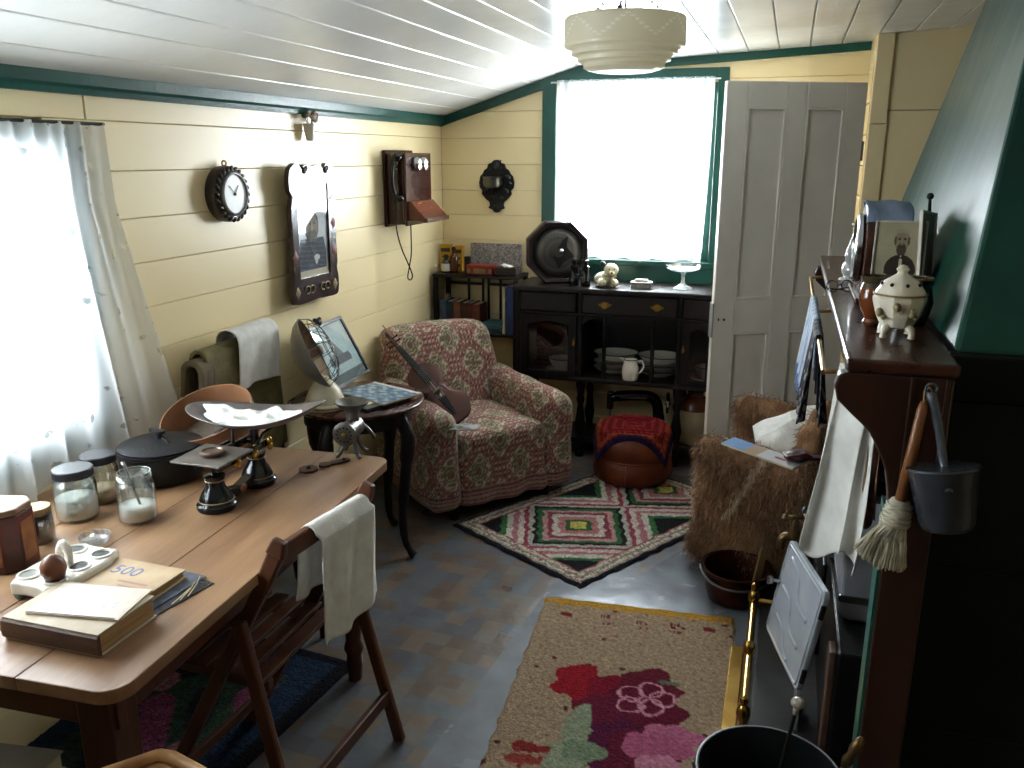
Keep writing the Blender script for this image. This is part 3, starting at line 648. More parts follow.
def hearth(a, b, L, Wd):
    jit = .008*noise2(a*70, b*70, 3)
    C = np.empty(a.shape+(3,)); C[:] = (166, 142, 116)
    n = hashn(np.floor(a*140), np.floor(b*140)); n3 = hashn(np.floor(a*60)+3, np.floor(b*60)+9)
    C[n > .96] = (140, 104, 80); C[(n < .03)] = (190, 164, 128)
    C[(n3 > .985)] = (84, 44, 40)
    C[a < .055+jit*1.5] = (190, 142, 56)
    for k, x in enumerate((.10, .25, .38, .50, .62)):
        dsh = (np.abs(a-.115-.01*np.sin(b*20)) < .012) & (np.abs(b-x) < .022) & ((np.sin(b*420) > -.2) | (k in (0, 4)))
        C[dsh] = (120, 40, 48)
        if k not in (0, 4): C[(np.abs(a-.155) < .010) & (np.abs(b-x-.006) < .020) & (np.sin(b*420) > 0)] = (128, 52, 56)
    for (ca, cb), ra, rb, rgb in blobs2:
        th_ = np.arctan2(b-cb, a-ca); rr = np.hypot((a-ca)/ra, (b-cb)/rb)+jit*9
        C[rr < 1+.10*np.sin(th_*5)] = rgb
    for ca, cb in petc:
        rr = np.hypot((a-ca)/.042, (b-cb)/.042)+jit*5
        C[(rr > .80) & (rr < 1.0)] = (206, 140, 156)
    sp = (n3 > .9) & (np.hypot(a-hl(528, 760)[0], b-hl(528, 760)[1]) < .07); C[sp] = (150, 60, 52)
    n2 = hashn(np.floor(a*180)+7, np.floor(b*180)+3); C = C*(.90+.16*n2[..., None])
    return C[..., 0], C[..., 1], C[..., 2]
rug('hearth_rug', 'tan hearth rug with big maroon flowers and a mustard top band', (tl.x, tl.y), (hdn.x, hdn.y), HL, HW, hearth, z=.0035, res=.006)
# dark rug under the table
tc_ = onz(357, 664, 0)
def darkrug(a, b, L, Wd):
    C = np.empty(a.shape+(3,)); C[:] = (32, 46, 66)
    ed = np.minimum.reduce([a, L-a, b, Wd-b]); jit = .012*noise2(a*30, b*30, 4)
    C[ed+jit > .16] = (44, 62, 48); C[ed < .05] = (20, 20, 26)
    f = noise2(a*11, b*12, 2); C[(f > .38) & (ed > .15)] = (118, 58, 84); C[(f < -.52) & (ed > .15)] = (34, 30, 34)
    C[(noise2(a*15+3, b*13, 6) > .55) & (ed > .17)] = (148, 96, 108)
    n2 = hashn(np.floor(a*140)+7, np.floor(b*140)+3); C = C*(.75+.45*n2[..., None])
    return C[..., 0], C[..., 1], C[..., 2]
rug('rag_rug', 'dark navy and green rag rug with pink flowers under the pine table', (tc_.x, tc_.y), (-.16, -1), 1.25, -.75 if False else .75, darkrug, z=.002, th=.009, res=.009) if False else None
ax_ = Vector((-.10, -1)).normalized(); pr_ = Vector((ax_.y, -ax_.x))   # towards -x
def fdr(U, V):
    a = U*1.25; b = V*.72; ed = np.minimum.reduce([a, 1.25-a, b, .72-b])
    return tc_.x+ax_.x*a+pr_.x*b, tc_.y+ax_.y*a+pr_.y*b, .002+.009*np.clip(ed/.012, 0, 1)+.0025*noise2(a*300, b*280)*(ed > 0)
rr_ = sheet('rag_rug', fdr, 140, 84, rugm, col=lambda U, V: darkrug(U*1.25, V*.72, 1.25, .72)); tag(rr_, 'dark navy and green rag rug with pink flowers under the pine table', 'rug')

# ---- armchair under a damask throw
damm = MC('damask_throw', rough=.92, bump=.35, bscale=240, spec=.15, sheen=.2, var=.25, vscale=60)
def damask(s, t, hem=None):
    P, Q = .23, .27
    a = s/P+t/Q; b = s/P-t/Q; u = a-np.floor(a)-.5; v = b-np.floor(b)-.5
    x = u+v; y = u-v; r = np.maximum(np.abs(u), np.abs(v))*2; rr = np.hypot(x*1.05, y*.95); th_ = np.arctan2(y, x)
    n = hashn(np.floor(s*130), np.floor(t*130)); ca, cb = np.cos(2*PI*5*a), np.cos(2*PI*5*b)
    C = np.empty(s.shape+(3,)); C[:] = (206, 186, 164)
    C[(np.sin(s*210)*np.sin(t*190) > .55)] = (166, 124, 112)
    edge = .74+.04*ca*cb
    C[r > edge] = (116, 70, 64); C[(r > edge) & (ca*cb > .30)] = (190, 166, 148); C[(r > edge+.08) & (ca*cb < -.45)] = (158, 108, 96); C[(r > edge-.05) & (r < edge)] = (150, 102, 94)
    lim = .54*(.60+.40*np.abs(np.cos(4*th_))); pet = rr < lim
    C[pet] = (110, 102, 80); C[pet & (np.sin(rr*46) > .55)] = (178, 162, 136); C[rr < .09] = (132, 84, 74)
    C[(rr > .54) & (rr < .68) & (np.cos(8*th_) < -.35)] = (146, 98, 88); C[(rr > .58) & (rr < .66) & (np.cos(8*th_) > .7)] = (122, 112, 90)
    if hem is not None:
        z = hem; k = z < .10; st = np.sin(z*300)
        hc = np.where((st > 0)[..., None], np.array((128, 86, 80)), np.array((164, 132, 120)))
        hc = np.where(((np.sin(s*190) > .3) & (st > .2))[..., None], np.array((98, 60, 58)), hc)
        C = np.where(k[..., None], hc, C)
    return C*(.88+.18*n[..., None])
arm_rz = math.radians(51)
ac = thing('armchair', 'upholstered armchair under a maroon and cream damask throw beside the telephone wall', 'armchair', (-1.485, 3.86, 0), arm_rz); ac.scale = (1.0, 1, .96)
def wob(P, k=.006, s=0): 
    P = P.copy(); P[:, 0] += k*noise2(P[:, 1]*14, P[:, 2]*13, 1+s); P[:, 1] += k*noise2(P[:, 0]*13, P[:, 2]*12, 2+s); P[:, 2] += k*noise2(P[:, 0]*12, P[:, 1]*14, 3+s); return P
RS = .0075
def seat_def(P):
    top = np.clip((P[:, 2]+.0)/.17, 0, 1)
    P = P.copy(); P[:, 2] += top*.030*np.cos(P[:, 0]*5)*np.cos(P[:, 1]*3.5)
    fr = np.clip((-P[:, 1]-.15)/.13, 0, 1); lo = np.clip((-P[:, 2])/.17, 0, 1)
    P[:, 1] -= fr*lo*(.02+.012*np.sin(P[:, 0]*34)); return wob(P)
rbox('seat', (.50, .58, .36), .05, RS, damm, ac, seat_def, lambda s, t, f, P: damask(s+.03, t+(.07 if f[0] == 2 else 0), hem=P[:, 2]+.18 if f[0] != 2 else None), loc=(0, -.085, .235))
def back_def(P):
    P = P.copy(); h = (P[:, 2]+.33)/.66
    P[:, 1] += .16*h**1.2; P[:, 0] *= 1-.10*np.clip(h-.4, 0, 1); P[:, 1] -= .03*np.cos(P[:, 0]*4.2)*np.sin(np.clip(h, 0, 1)*PI)
    P[:, 2] -= .04*np.abs(P[:, 0]/.33)**3*np.clip(h, 0, 1)*(h > .5); return wob(P, .006, 3)
rbox('backrest', (.66, .17, .66), .065, RS, damm, ac, back_def, lambda s, t, f, P: damask(s+.0825, t+.02), loc=(0, .17, .52))
for sg in (-1, 1):
    def arm_def(P, sg=sg):
        P = P.copy(); f = (P[:, 1]+.33)/.66; up = np.clip((P[:, 2]+.27)/.54, 0, 1)
        P[:, 2] += up*(.055*f-.02); P[:, 0] += sg*(.025*up*np.clip(1-f*1.3, 0, 1)); P[:, 0] += sg*.030*(1-up)*(P[:, 0]*sg > 0)+sg*.006*np.sin(P[:, 1]*30)*(1-up)
        P[:, 2] += .012*np.cos(P[:, 0]*18)*up; return wob(P, .005, 5+sg)
    rbox('arm', (.145, .66, .50), .062, RS, damm, ac, arm_def, lambda s, t, f, P: damask(s+.1, t+.04, hem=P[:, 2]+.25 if f[0] != 2 else None), loc=(sg*.305, -.07, .31))
for lx in (-.26, .26):
    for ly in (-.33, .18): G().lathe([(.018, 0), (.024, .02), (.026, .07)], 12, (lx, ly, 0)).obj('foot', dark_wood, ac, smooth=True)

# ---- fur covered low chair
FR = math.radians(-102)
fcx, fcy = .030, 3.545
fu = thing('fur_chair', 'low chair covered with a shaggy tan fur throw beside the hearth', 'armchair', (fcx, fcy, 0), FR)
furm = MC('fur_hide', rough=.95, spec=.1, var=.4, vscale=25); hairm = MC('fur_hair', rough=.8, spec=.25, sheen=.4, var=.2, vscale=20)
def furcol(P):
    n = noise2(P[:, 0]*9, P[:, 2]*8+P[:, 1]*7, 1); n2 = noise2(P[:, 0]*23, P[:, 2]*21+P[:, 1]*19, 4)
    t = np.clip(.5+.35*n+.25*n2, 0, 1)[:, None]
    C = np.array((116, 82, 54))*(1-t)+np.array((182, 140, 102))*t
    st = (np.abs(P[:, 1]+.06-.5*(P[:, 2]-.38)) < .016) & (P[:, 2] < .56) & (P[:, 2] > .25) & (P[:, 0] > .2)
    C[st] = (206, 180, 146)
    pale = (P[:, 1] < -.24) & (n > .2); C[pale] = C[pale]*.5+np.array((220, 200, 172))*.5
    return C
def fur_piece(name, size, r, loc, deform, nh, seed):
    L = np.array(loc)
    o = rbox(name, size, r, .018, furm, fu, deform, lambda s, t, f, P: furcol(P+L), loc=loc)
    me = o.data; n = len(me.polygons)
    c = np.empty(n*3, dtype=np.float32); me.polygons.foreach_get('center', c); c = c.reshape(-1, 3)
    nm = np.empty(n*3, dtype=np.float32); me.polygons.foreach_get('normal', nm); nm = nm.reshape(-1, 3)
    ctr = c.mean(0); sgn = np.sign(np.sum(nm*(c-ctr), 1)); sgn[sgn == 0] = 1; nm = nm*sgn[:, None]
    ar = np.empty(n, dtype=np.float32); me.polygons.foreach_get('area', ar)
    rg = np.random.default_rng(seed); pick = rg.choice(n, nh, p=ar/ar.sum())
    base = c[pick]+rg.normal(0, .007, (nh, 3)); N = nm[pick]
    dr = N*rg.uniform(.4, .9, (nh, 1))+np.array((0, 0, -.75))+rg.normal(0, .38, (nh, 3)); dr /= np.linalg.norm(dr, axis=1, keepdims=True)
    ln = rg.uniform(.018, .042, (nh, 1)); side = np.cross(dr, rg.normal(0, 1, (nh, 3))); side /= np.linalg.norm(side, axis=1, keepdims=True); side *= .0011
    mid = base+dr*ln*.55; tip = base+dr*ln+np.array((0, 0, -.35))*ln*rg.uniform(.2, 1, (nh, 1))
    V = np.stack([base-side, base+side, mid+side*.8, mid-side*.8, tip], 1).reshape(-1, 3)
    k = np.arange(nh)*5
    F = [(a, a+1, a+2, a+3) for a in k]+[(a+3, a+2, a+4) for a in k]
    C = furcol(base+L)*rg.uniform(.85, 1.2, (nh, 1)); C = np.repeat(C, 5, 0).reshape(nh, 5, 3); C[:, 4] = C[:, 4]*1.1+18; C[:, 0:2] *= .75
    hm = bpy.data.meshes.new('fur'); hm.from_pydata(V.tolist(), [], F); setcol(hm, C.reshape(-1, 3))
    h = link('fur', hm, hairm, o); h['kind'] = 'stuff'
    return o
fur_piece('seat', (.40, .42, .36), .06, (0, -.03, .20), lambda P: wob(P, .012), 6000, 1)
def fad(P):
    P = P.copy(); lo = np.clip((.1-P[:, 2])/.36, 0, 1); f = (P[:, 1]+.22)/.44
    P[:, 2] -= .05*np.clip(f, 0, 1)*(P[:, 2] > 0); P[:, 1] -= .02*lo*np.sin(P[:, 0]*20); P[:, 0] += .022*np.sin(P[:, 1]*17+1)*lo+.01*np.sin(P[:, 1]*40)*lo; return wob(P, .012, 2)
fur_piece('arm', (.14, .46, .55), .06, (.245, -.025, .29), fad, 22000, 2)
fur_piece('arm', (.14, .44, .60), .06, (-.245, -.02, .32), fad, 14000, 3)
fur_piece('backrest', (.44, .10, .62), .045, (0, .16, .34), lambda P: wob(P, .01, 4), 6000, 4)

# ---- ottoman with crochet cover
lth = M('tan_leather', (128, 62, 30), (92, 40, 20), rough=.42, scale=9, bump=.25, bscale=60)
ot = thing('ottoman', 'round brown leather ottoman standing in front of the sideboard', 'ottoman', (-.685, 4.215, .014))
prof = [(.165, 0), (.188, .012), (.205, .05), (.208, .09), (.200, .125), (.192, .135), (.200, .145), (.207, .18), (.205, .225), (.19, .262), (.16, .275), (.001, .278)]
G().lathe(prof, 40).obj('leather_body', lth, ot, smooth='all')
G().tube([(.198*math.cos(a*PI/20), .198*math.sin(a*PI/20), .135) for a in range(40)], .006, 8, closed=True).obj('piping', lth, ot, smooth='all')
for k in range(12):
    a = 2*PI*k/12; G().tube([(.207*math.cos(a)*q, .207*math.sin(a)*q, z) for q, z in ((.95, .02), (1.0, .06), (1.0, .1), (.965, .13))], .0025, 6).obj('seam', lth, ot, smooth='all')
def crf(U, V):
    x = (U-.5)*.44; y = (V-.5)*.40; r = np.hypot(x, y)
    z = .284+.012*np.cos(r*8)-np.clip(r-.185, 0, 1)*1.35-.0
    k = np.clip(r-.19, 0, 1); sc = 1-.55*k/np.maximum(r, .01)
    return x*sc, y*sc, z+.003*np.sin(np.maximum(np.abs(x), np.abs(y))*190)
def crc(U, V):
    x = (U-.5)*.44; y = (V-.5)*.40; d = np.maximum(np.abs(x), np.abs(y)*1.1)+.004*np.sin((x+y)*230)
    C = np.empty(U.shape+(3,)); C[:] = (112, 22, 28)
    C[(np.mod(d*1000, 44) < 16)] = (142, 46, 44); C[(d > .165) & (d < .19)] = (146, 66, 40); C[d > .198] = (36, 30, 62)
    n = hashn(np.floor(U*70), np.floor(V*64)); C = C*(.8+.35*n[..., None]); return C[..., 0], C[..., 1], C[..., 2]
wool = MC('crochet_wool', rough=.95, bump=.7, bscale=160, spec=.1, var=.3)
cr_ = sheet('crochet_cover', crf, 80, 76, wool, col=crc, loc=(-.685, 4.215, .014), rot=(0, 0, math.radians(6)), solid=.006); tag(cr_, 'red crocheted blanket square with navy edge over the leather ottoman', 'blanket')
# ================================================================ THINGS ON THE WALLS, SIDEBOARD, WHATNOT, LAMP
def arc(r, n=12, a0=0, a1=2*PI): return [(r*math.cos(a0+(a1-a0)*k/n), r*math.sin(a0+(a1-a0)*k/n)) for k in range(n+1)]
RX = (0, PI/2, 0)        # turns a lathe's z axis to world +x
# ---- round wall clock
p = onx(229, 194, XL+.03)
ck = thing('wall_clock', 'round dark carved wall clock with blank white dial on the left wall', 'clock', (XL, p.y, p.z))
walnut = M('carved_walnut', (52, 34, 28), (28, 18, 16), rough=.3, scale=12, bump=.2, bscale=60, coat=.2)
G().lathe([(.098, .0), (.100, .015), (.100, .030), (.092, .046), (.082, .052), (.074, .050), (.001, .050)], 48, rot=RX).obj('case', walnut, ck, smooth=True)
g = G()
for k in range(24):
    a = 2*PI*k/24; g.sph((.046, .090*math.cos(a), .090*math.sin(a)), .012, (.7, .6, 1.25), 10, (a+.7, 0, 0))
g.obj('rope_carving', walnut, ck, smooth='all')
G().lathe([(.074, .046), (.078, .054), (.076, .060), (.070, .062), (.068, .056)], 40, rot=RX, cap=False).obj('bezel', steel, ck, smooth=True)
G().lathe([(.001, .0545), (.069, .0545), (.069, .053)], 40, rot=RX).obj('dial', M('white_dial', (240, 240, 236), rough=.3), ck)
g = G().lathe([(.005, .054), (.005, .059), (.001, .060)], 10, rot=RX).obj('hand_boss', iron, ck)
G().bar((.057, 0, 0), (.057, .022, .03), .003, .0015).bar((.057, 0, 0), (.057, -.03, .03), .002, .0015).obj('hands', M('glare_pale_hands', (190, 190, 190)), ck)  # hands coloured pale to stand for the glare washing out the dial
G().tube([(.02+.009*math.cos(a*PI/8), 0, .108+.009*math.sin(a*PI/8)) for a in range(16)], .003, 6, closed=True).obj('hanging_ring', brass, ck)
# ---- framed portrait
tlp, brp = onx(282, 163, XL+.045), onx(337, 296, XL+.045)
PW, PH = brp.y-tlp.y, .575
pt = thing('framed_portrait', 'dark carved frame with portrait of a bearded person below the dried flower vase', 'picture', (XL+.040, (tlp.y+brp.y)/2, tlp.z-PH), rot=(0, .016, 0))
hw = PW/2
def sm2(pts, n=5): return [(q.x, q.y) for q in smooth_pts([(a, b, 0) for a, b in pts], n)]
half = [(0, PH-.012), (.35*hw, PH-.006), (.40*hw, PH-.022), (.50*hw, PH-.016), (.62*hw, PH), (.80*hw, PH-.006), (.96*hw, PH-.03), (hw, PH-.075), (.97*hw, PH-.11), (.88*hw, PH-.13), (.93*hw, PH-.16), (.96*hw, PH-.20), (.93*hw, PH-.30), (.96*hw, PH-.40), (.97*hw, .15), (.93*hw, .12), (.99*hw, .08), (.98*hw, .02), (.86*hw, 0), (.4*hw, 0), (0, .004)]
hs = sm2(half, 3); outl = hs+[(-a, b) for a, b in hs[::-1][1:-1]]
ix, iz0, iz1 = .66*hw, .105, PH-.085
# frame as a ring: outer outline projected to the inner rectangle
def inner(a, b):
    cx, cz = 0, (iz0+iz1)/2; dx, dz = a-cx, b-cz; k = min(ix/max(abs(dx), 1e-6), (iz1-iz0)/2/max(abs(dz), 1e-6)); return (cx+dx*k, cz+dz*k)
n = len(outl); inn = [inner(a, b) for a, b in outl]
for ang in ((ix, iz0), (ix, iz1), (-ix, iz0), (-ix, iz1)):
    j = min(range(n), key=lambda i: (inn[i][0]-ang[0])**2+(inn[i][1]-ang[1])**2); inn[j] = ang
g = G(); vs_ = [(0, a, b) for a, b in outl]+[(.02, a*.985, b*.99+.003) for a, b in outl]+[(.016, a, b) for a, b in inn]+[(0, a, b) for a, b in inn]
fs_ = []
for i in range(n):
    j = (i+1) % n; fs_ += [(i, j, n+j, n+i), (n+i, n+j, 2*n+j, 2*n+i), (2*n+i, 2*n+j, 3*n+j, 3*n+i), (3*n+i, 3*n+j, j, i)]
frame_m = M('painted_walnut_frame', (70, 50, 44), (40, 28, 26), rough=.22, scale=14, spec=.5, coat=.25)
g.add(vs_, fs_).obj('frame', frame_m, pt, smooth=True)
gold = M('dull_gold', (150, 128, 84), (110, 92, 60), rough=.5, metal=.2)
for (a, b), nm, mt_ in [((-.82*hw, .05), 'corner_rosette', gold), ((.82*hw, .05), 'corner_rosette', gold), ((.86*hw, .20), 'painted_rose', M('rose_paint', (124, 60, 58))), ((-.84*hw, .20), 'painted_rose', M('rose_paint', (124, 60, 58))), ((.84*hw, .32), 'painted_rose', M('rose_paint', (124, 60, 58)))]:
    G().lathe([(.026, 0), (.024, .005), (.012, .008), (.001, .009)], 8, (.014, a, b), RX, sx=1, sy=.75, lobes=4, lobe=.15).obj(nm, mt_, pt, smooth=True)
for sx_ in (-1, 1):
    for q in (0, 1): G().tube([(.021, sx_*(.06+.05*q)*hw*4+.02*math.cos(t)*sx_, .055+.016*math.sin(t)) for t in np.linspace(0, 5.2, 14)], .003, 6).obj('scroll_inlay', gold, pt)
for a_, b_ in ((-.36, -.03), (.55, -.03)): G().sph((.022, a_*hw, PH+b_), .014, (.4, 1, 1)).sph((.022, (a_+.08)*hw, PH+b_+.008), .010, (.4, 1, 1)).obj('cut_scroll', iron, pt)
def face_col(U, V):
    C = np.empty(U.shape+(3,)); C[:] = (206, 212, 214); x = (U-.5); y = V  # pale background has the white glare on the picture put into its colour
    C[(y < .06)] = (214, 204, 172)
    def ell(cx, cy, rx, ry): return ((x-cx)/rx)**2+((y-cy)/ry)**2 < 1
    body = (y < .42) & (y > .07) & (np.abs(x+.02) < .46-.55*np.clip(y-.26, 0, 1)**1.0); C[body] = (54, 62, 72)
    st = body & (np.sin(y*120+6*x) > .75); C[st] = (84, 92, 102)
    C[ell(-.03, .55, .24, .17)] = (74, 68, 62); C[ell(0, .53, .19, .15)] = (140, 126, 106); C[ell(.0, .44, .15, .07)] = (96, 92, 84)
    C[ell(-.01, .545, .028, .05)] = (176, 160, 132); C[ell(-.075, .575, .04, .012)] = (66, 58, 50); C[ell(.075, .575, .04, .012)] = (66, 58, 50); C[ell(0, .475, .055, .010)] = (92, 72, 64)
    C[ell(.12, .20, .10, .03) | ell(.10, .175, .05, .05)] = (212, 214, 214)
    return C[..., 0], C[..., 1], C[..., 2]
prt = MC('portrait_print', rough=.6, var=.12, vscale=30)
sheet('portrait', lambda U, V: (0*U+.006, -ix+2*ix*U, iz0+(iz1-iz0)*V), 70, 120, prt, pt, col=face_col)
G().bb((.010, -ix, iz0), (.012, ix, iz1)).obj('glazing', thin_glass('picture_glass', gloss=.05, gmax=.22), pt)
# ---- little vase with dried flowers
p = onx(310, 141, XL+.03)
vz = thing('wall_vase', 'small white wall vase holding dried flowers under the green cornice', 'vase', (XL+.030, p.y, p.z))
G().lathe([(.012, 0), (.016, .005), (.022, .04), (.026, .07), (.020, .068), (.016, .04), (.001, .01)], 16).obj('vase', white_ceramic, vz, smooth=True)
stem_m = M('dry_stem', (96, 92, 60), (70, 66, 44)); petal_m = M('dry_petal', (168, 120, 84), (130, 84, 60)); petal_w = M('pale_petal', (222, 214, 200))
for k, (dx, dy, h, mm) in enumerate([(0, -.03, .10, stem_m), (.012, .012, .11, petal_m), (.01, .035, .10, petal_m), (0, -.012, .105, petal_w), (.02, 0, .095, petal_w), (0, .05, .085, petal_w)]):
    G().tube(smooth_pts([(0, 0, .04), (dx*.5, dy*.5, .07), (dx, dy, h)], 4), .0022, 6).obj('stem', stem_m, vz)
    G().sph((dx, dy, h), .014, (1, 1, .75), 10).sph((dx+.006, dy+.006, h+.006), .009, n=8).obj('flower', mm, vz, smooth='all')
# ---- wall telephone
Yn = onx(384, 190, XL).y; xf = ony(404.5, 190, Yn).x; Yf = onx(429, 190, xf).y; zt_ = ony(404.5, 154, Yn).z; zb_ = ony(404.5, 225, Yn).z
tel = thing('wall_telephone', 'old dark wooden wall telephone with twin bells and writing slope', 'telephone', (XL, (Yn+Yf)/2, zb_)); hY = (Yf-Yn)/2; hZ = zt_-zb_; dX = xf-XL
telw = wood('telephone_mahogany', (70, 34, 26), (42, 20, 16), 'z', rough=.22, coat=.4)
G().bb((0, -hY-.012, -.012), (.02, hY+.012, hZ+.02)).obj('backboard', telw, tel, bevel=.005)
G().bb((.02, -hY, 0), (dX, hY, hZ)).obj('cabinet', telw, tel, bevel=.005)
G().bb((dX, -hY-.006, -.006), (dX+.012, hY+.006, hZ+.006)).obj('front_door', telw, tel, bevel=.004)
for y_ in (-.038, .042): 
    G().lathe([(.036, .0), (.037, .014), (.031, .028), (.014, .036), (.001, .037)], 24, (dX+.016, y_-.01, hZ-.05), RX).obj('bell', chrome, tel, smooth=True)
    G().lathe([(.004, .035), (.006, .045), (.001, .047)], 8, (dX+.016, y_-.01, hZ-.05), RX).obj('bell_screw', iron, tel)
slope = [(dX+.012, .02), (dX+.035, .02), (dX+.105, .015), (dX+.11, .03), (dX+.03, .115), (dX+.012, .118)]
G().prism([(a, b) for a, b in slope], -hY+.012, hY-.012, 'xz').obj('writing_slope', wood('slope_mahogany', (112, 56, 40), (78, 36, 26), 'y', rough=.25), tel, bevel=.003)
G().bb((dX+.098, -hY+.008, .012), (dX+.118, hY-.008, .034)).obj('slope_lip', telw, tel, bevel=.003)
bk = M('bakelite', (22, 20, 22), (14, 13, 14), rough=.2)
hy_ = -hY-.035
G().tube(smooth_pts([(.075, hy_, hZ-.02), (.07, hy_-.012, hZ-.08), (.07, hy_-.012, hZ-.15), (.078, hy_, hZ-.21)], 5), .011, 10).sph((.09, hy_, hZ-.015), .026, (1.1, .9, .8)).sph((.095, hy_, hZ-.215), .024, (1.2, .9, .8)).obj('handset', bk, tel, smooth='all')
G().tube([(.07, -hY, hZ-.06), (.07, hy_+.006, hZ-.07), (.09, hy_+.004, hZ-.075)], .006, 8).obj('cradle_hook', steel, tel, smooth='all')
cpts = [(.075, hy_, hZ-.23), (.08, hy_, -.02), (.09, hy_+.03, -.12), (.11, hy_+.06, -.20), (.12, hy_+.085, -.26), (.115, hy_+.075, -.285), (.11, hy_+.05, -.27), (.115, hy_+.065, -.21), (.12, hy_+.08, -.15), (.12, -hY+.05, -.05), (.12, -hY+.05, .0)]
G().tube(smooth_pts(cpts, 6), .0035, 6).obj('cord', bk, tel, smooth='all')
# ---- cast iron wall bracket on the back wall
p = ony(497, 186, YB)
wb_ = thing('iron_wall_bracket', 'black cast iron wall bracket with a silvery cup on the back wall', 'wall bracket', (p.x, YB, p.z))
hf = [(0, .148), (.018, .145), (.03, .13), (.05, .125), (.058, .10), (.075, .09), (.085, .07), (.10, .055), (.108, .02), (.104, -.01), (.088, -.025), (.092, -.045), (.075, -.065), (.06, -.08), (.045, -.09), (.042, -.11), (.052, -.125), (.04, -.13), (.025, -.135), (.018, -.148), (0, -.152)]
ol = hf+[(-a, b) for a, b in hf[::-1][1:-1]]
G().prism(ol, -.012, 0, 'xz').obj('scrolled_plate', cast, wb_, bevel=.004)
for k, (a, b, r) in enumerate([(0, .115, .02), (.04, .095, .012), (-.04, .095, .012), (.07, .05, .016), (-.07, .05, .016), (.085, .01, .013), (-.085, .01, .013), (.06, -.03, .016), (-.06, -.03, .016), (.03, -.07, .014), (-.03, -.07, .014), (0, -.12, .016), (.025, .14, .006)]):
    G().sph((a, -.012, b), r, (1, .6, 1), 12).obj('relief_boss', M('iron_high', (70, 72, 74), (44, 46, 48), rough=.4, metal=.6) if k in (0, 3, 7, 9) else cast, wb_, smooth='all')
G().lathe([(.035, -.03), (.05, -.02), (.055, .0), (.052, .02), (.058, .032), (.05, .034), (.001, .030)], 24, (-.01, -.05, .02)).obj('silver_cup', M('tarnished_silver', (150, 146, 132), (96, 94, 86), rough=.3, metal=.9), wb_, smooth=True)
G().tube([(-.01, -.012, -.04), (-.01, -.04, -.035), (-.01, -.05, -.012)], .008, 8).obj('arm', cast, wb_, smooth='all')

# ---- things on the sideboard top
ST = .982*.99+.0005
pos = onz(547, 279, ST)
ls_ = thing('horn_loudspeaker', 'eight-sided dark wooden loudspeaker with perforated round grille on the sideboard', 'loudspeaker', (-1.215, 4.60, ST), math.radians(24), rot=None)
R8 = .185
def octo(r): return [(r*math.cos(PI/8+k*PI/4), r*math.sin(PI/8+k*PI/4)+R8*math.cos(PI/8)) for k in range(8)]
spk = M('dark_rosewood', (54, 36, 38), (34, 22, 24), rough=.3, coat=.3)
G().prism(octo(R8*.97), -.045, .055, 'xz').obj('cabinet', spk, ls_, bevel=.006)
g = G(); o1, o2 = octo(R8), octo(R8*.84)
g.add([(a, -.045, b) for a, b in o1]+[(a, -.066, b) for a, b in octo(R8*.95)]+[(a, -.060, b) for a, b in o2]+[(a, -.045, b) for a, b in o2], [f for i in range(8) for f in ((i, (i+1) % 8, 8+(i+1) % 8, 8+i), (8+i, 8+(i+1) % 8, 16+(i+1) % 8, 16+i), (16+i, 16+(i+1) % 8, 24+(i+1) % 8, 24+i))])
g.obj('front_moulding', spk, ls_, bevel=.002)
def perf():
    m, nt, b = _pr('perforated_metal'); co = _coords(nt, (1, 1, 1)); vo = _n(nt, 'ShaderNodeTexVoronoi'); vo.inputs['Scale'].default_value = 130; vo.inputs['Randomness'].default_value = .1
    nt.links.new(co, vo.inputs['Vector']); cr = _n(nt, 'ShaderNodeValToRGB'); cr.color_ramp.elements[0].position = .28; cr.color_ramp.elements[0].color = (.006, .006, .006, 1); cr.color_ramp.elements[1].position = .36; cr.color_ramp.elements[1].color = lin((92, 88, 84))
    nt.links.new(vo.outputs['Distance'], cr.inputs[0]); nt.links.new(cr.outputs[0], b.inputs['Base Color']); b.inputs['Metallic'].default_value = .5; b.inputs['Roughness'].default_value = .35; return m
cz = R8*math.cos(PI/8)
G().lathe([(.001, .028), (.05, .024), (.10, .012), (.135, .0)], 36, (0, -.052, cz), (PI/2, 0, 0)).obj('grille', perf(), ls_, smooth='all')
G().lathe([(.135, -.002), (.138, .006), (.142, .006), (.144, -.002)], 36, (0, -.052, cz), (PI/2, 0, 0)).obj('grille_ring', cast, ls_, smooth=True)
G().lathe([(.001, .055), (.012, .048), (.016, .030), (.022, .020)], 16, (.012, -.052, cz+.012), (PI/2, 0, 0)).obj('centre_cap', chrome, ls_, smooth='all')
G().prism([(-.03, cz-.02), (.02, cz+.07), (.05, cz+.09), (.045, cz+.03), (.09, cz-.02), (.03, cz-.05), (0, cz-.09)], -.078, -.074, 'xz').obj('cut_ornament', cast, ls_)
# binoculars
p = onz(584, 281, ST)
bi = thing('binoculars', 'dark binoculars standing upright beside the loudspeaker', 'binoculars', (p.x+.02, 4.50, ST), math.radians(-8))
for s_ in (-1, 1): G().lathe([(.024, 0), (.026, .004), (.026, .045), (.021, .052), (.019, .095), (.022, .10), (.022, .107), (.012, .112), (.012, .122), (.018, .128), (.018, .140), (.012, .142)], 20, (s_*.033, 0, 0)).obj('barrel', black_enamel, bi, smooth=True)
for z in (.05, .098): G().bb((-.02, -.008, z), (.02, .008, z+.012)).obj('bridge', black_enamel, bi, bevel=.002)
G().lathe([(.008, .06), (.008, .092)], 12).obj('focus_wheel', cast, bi)
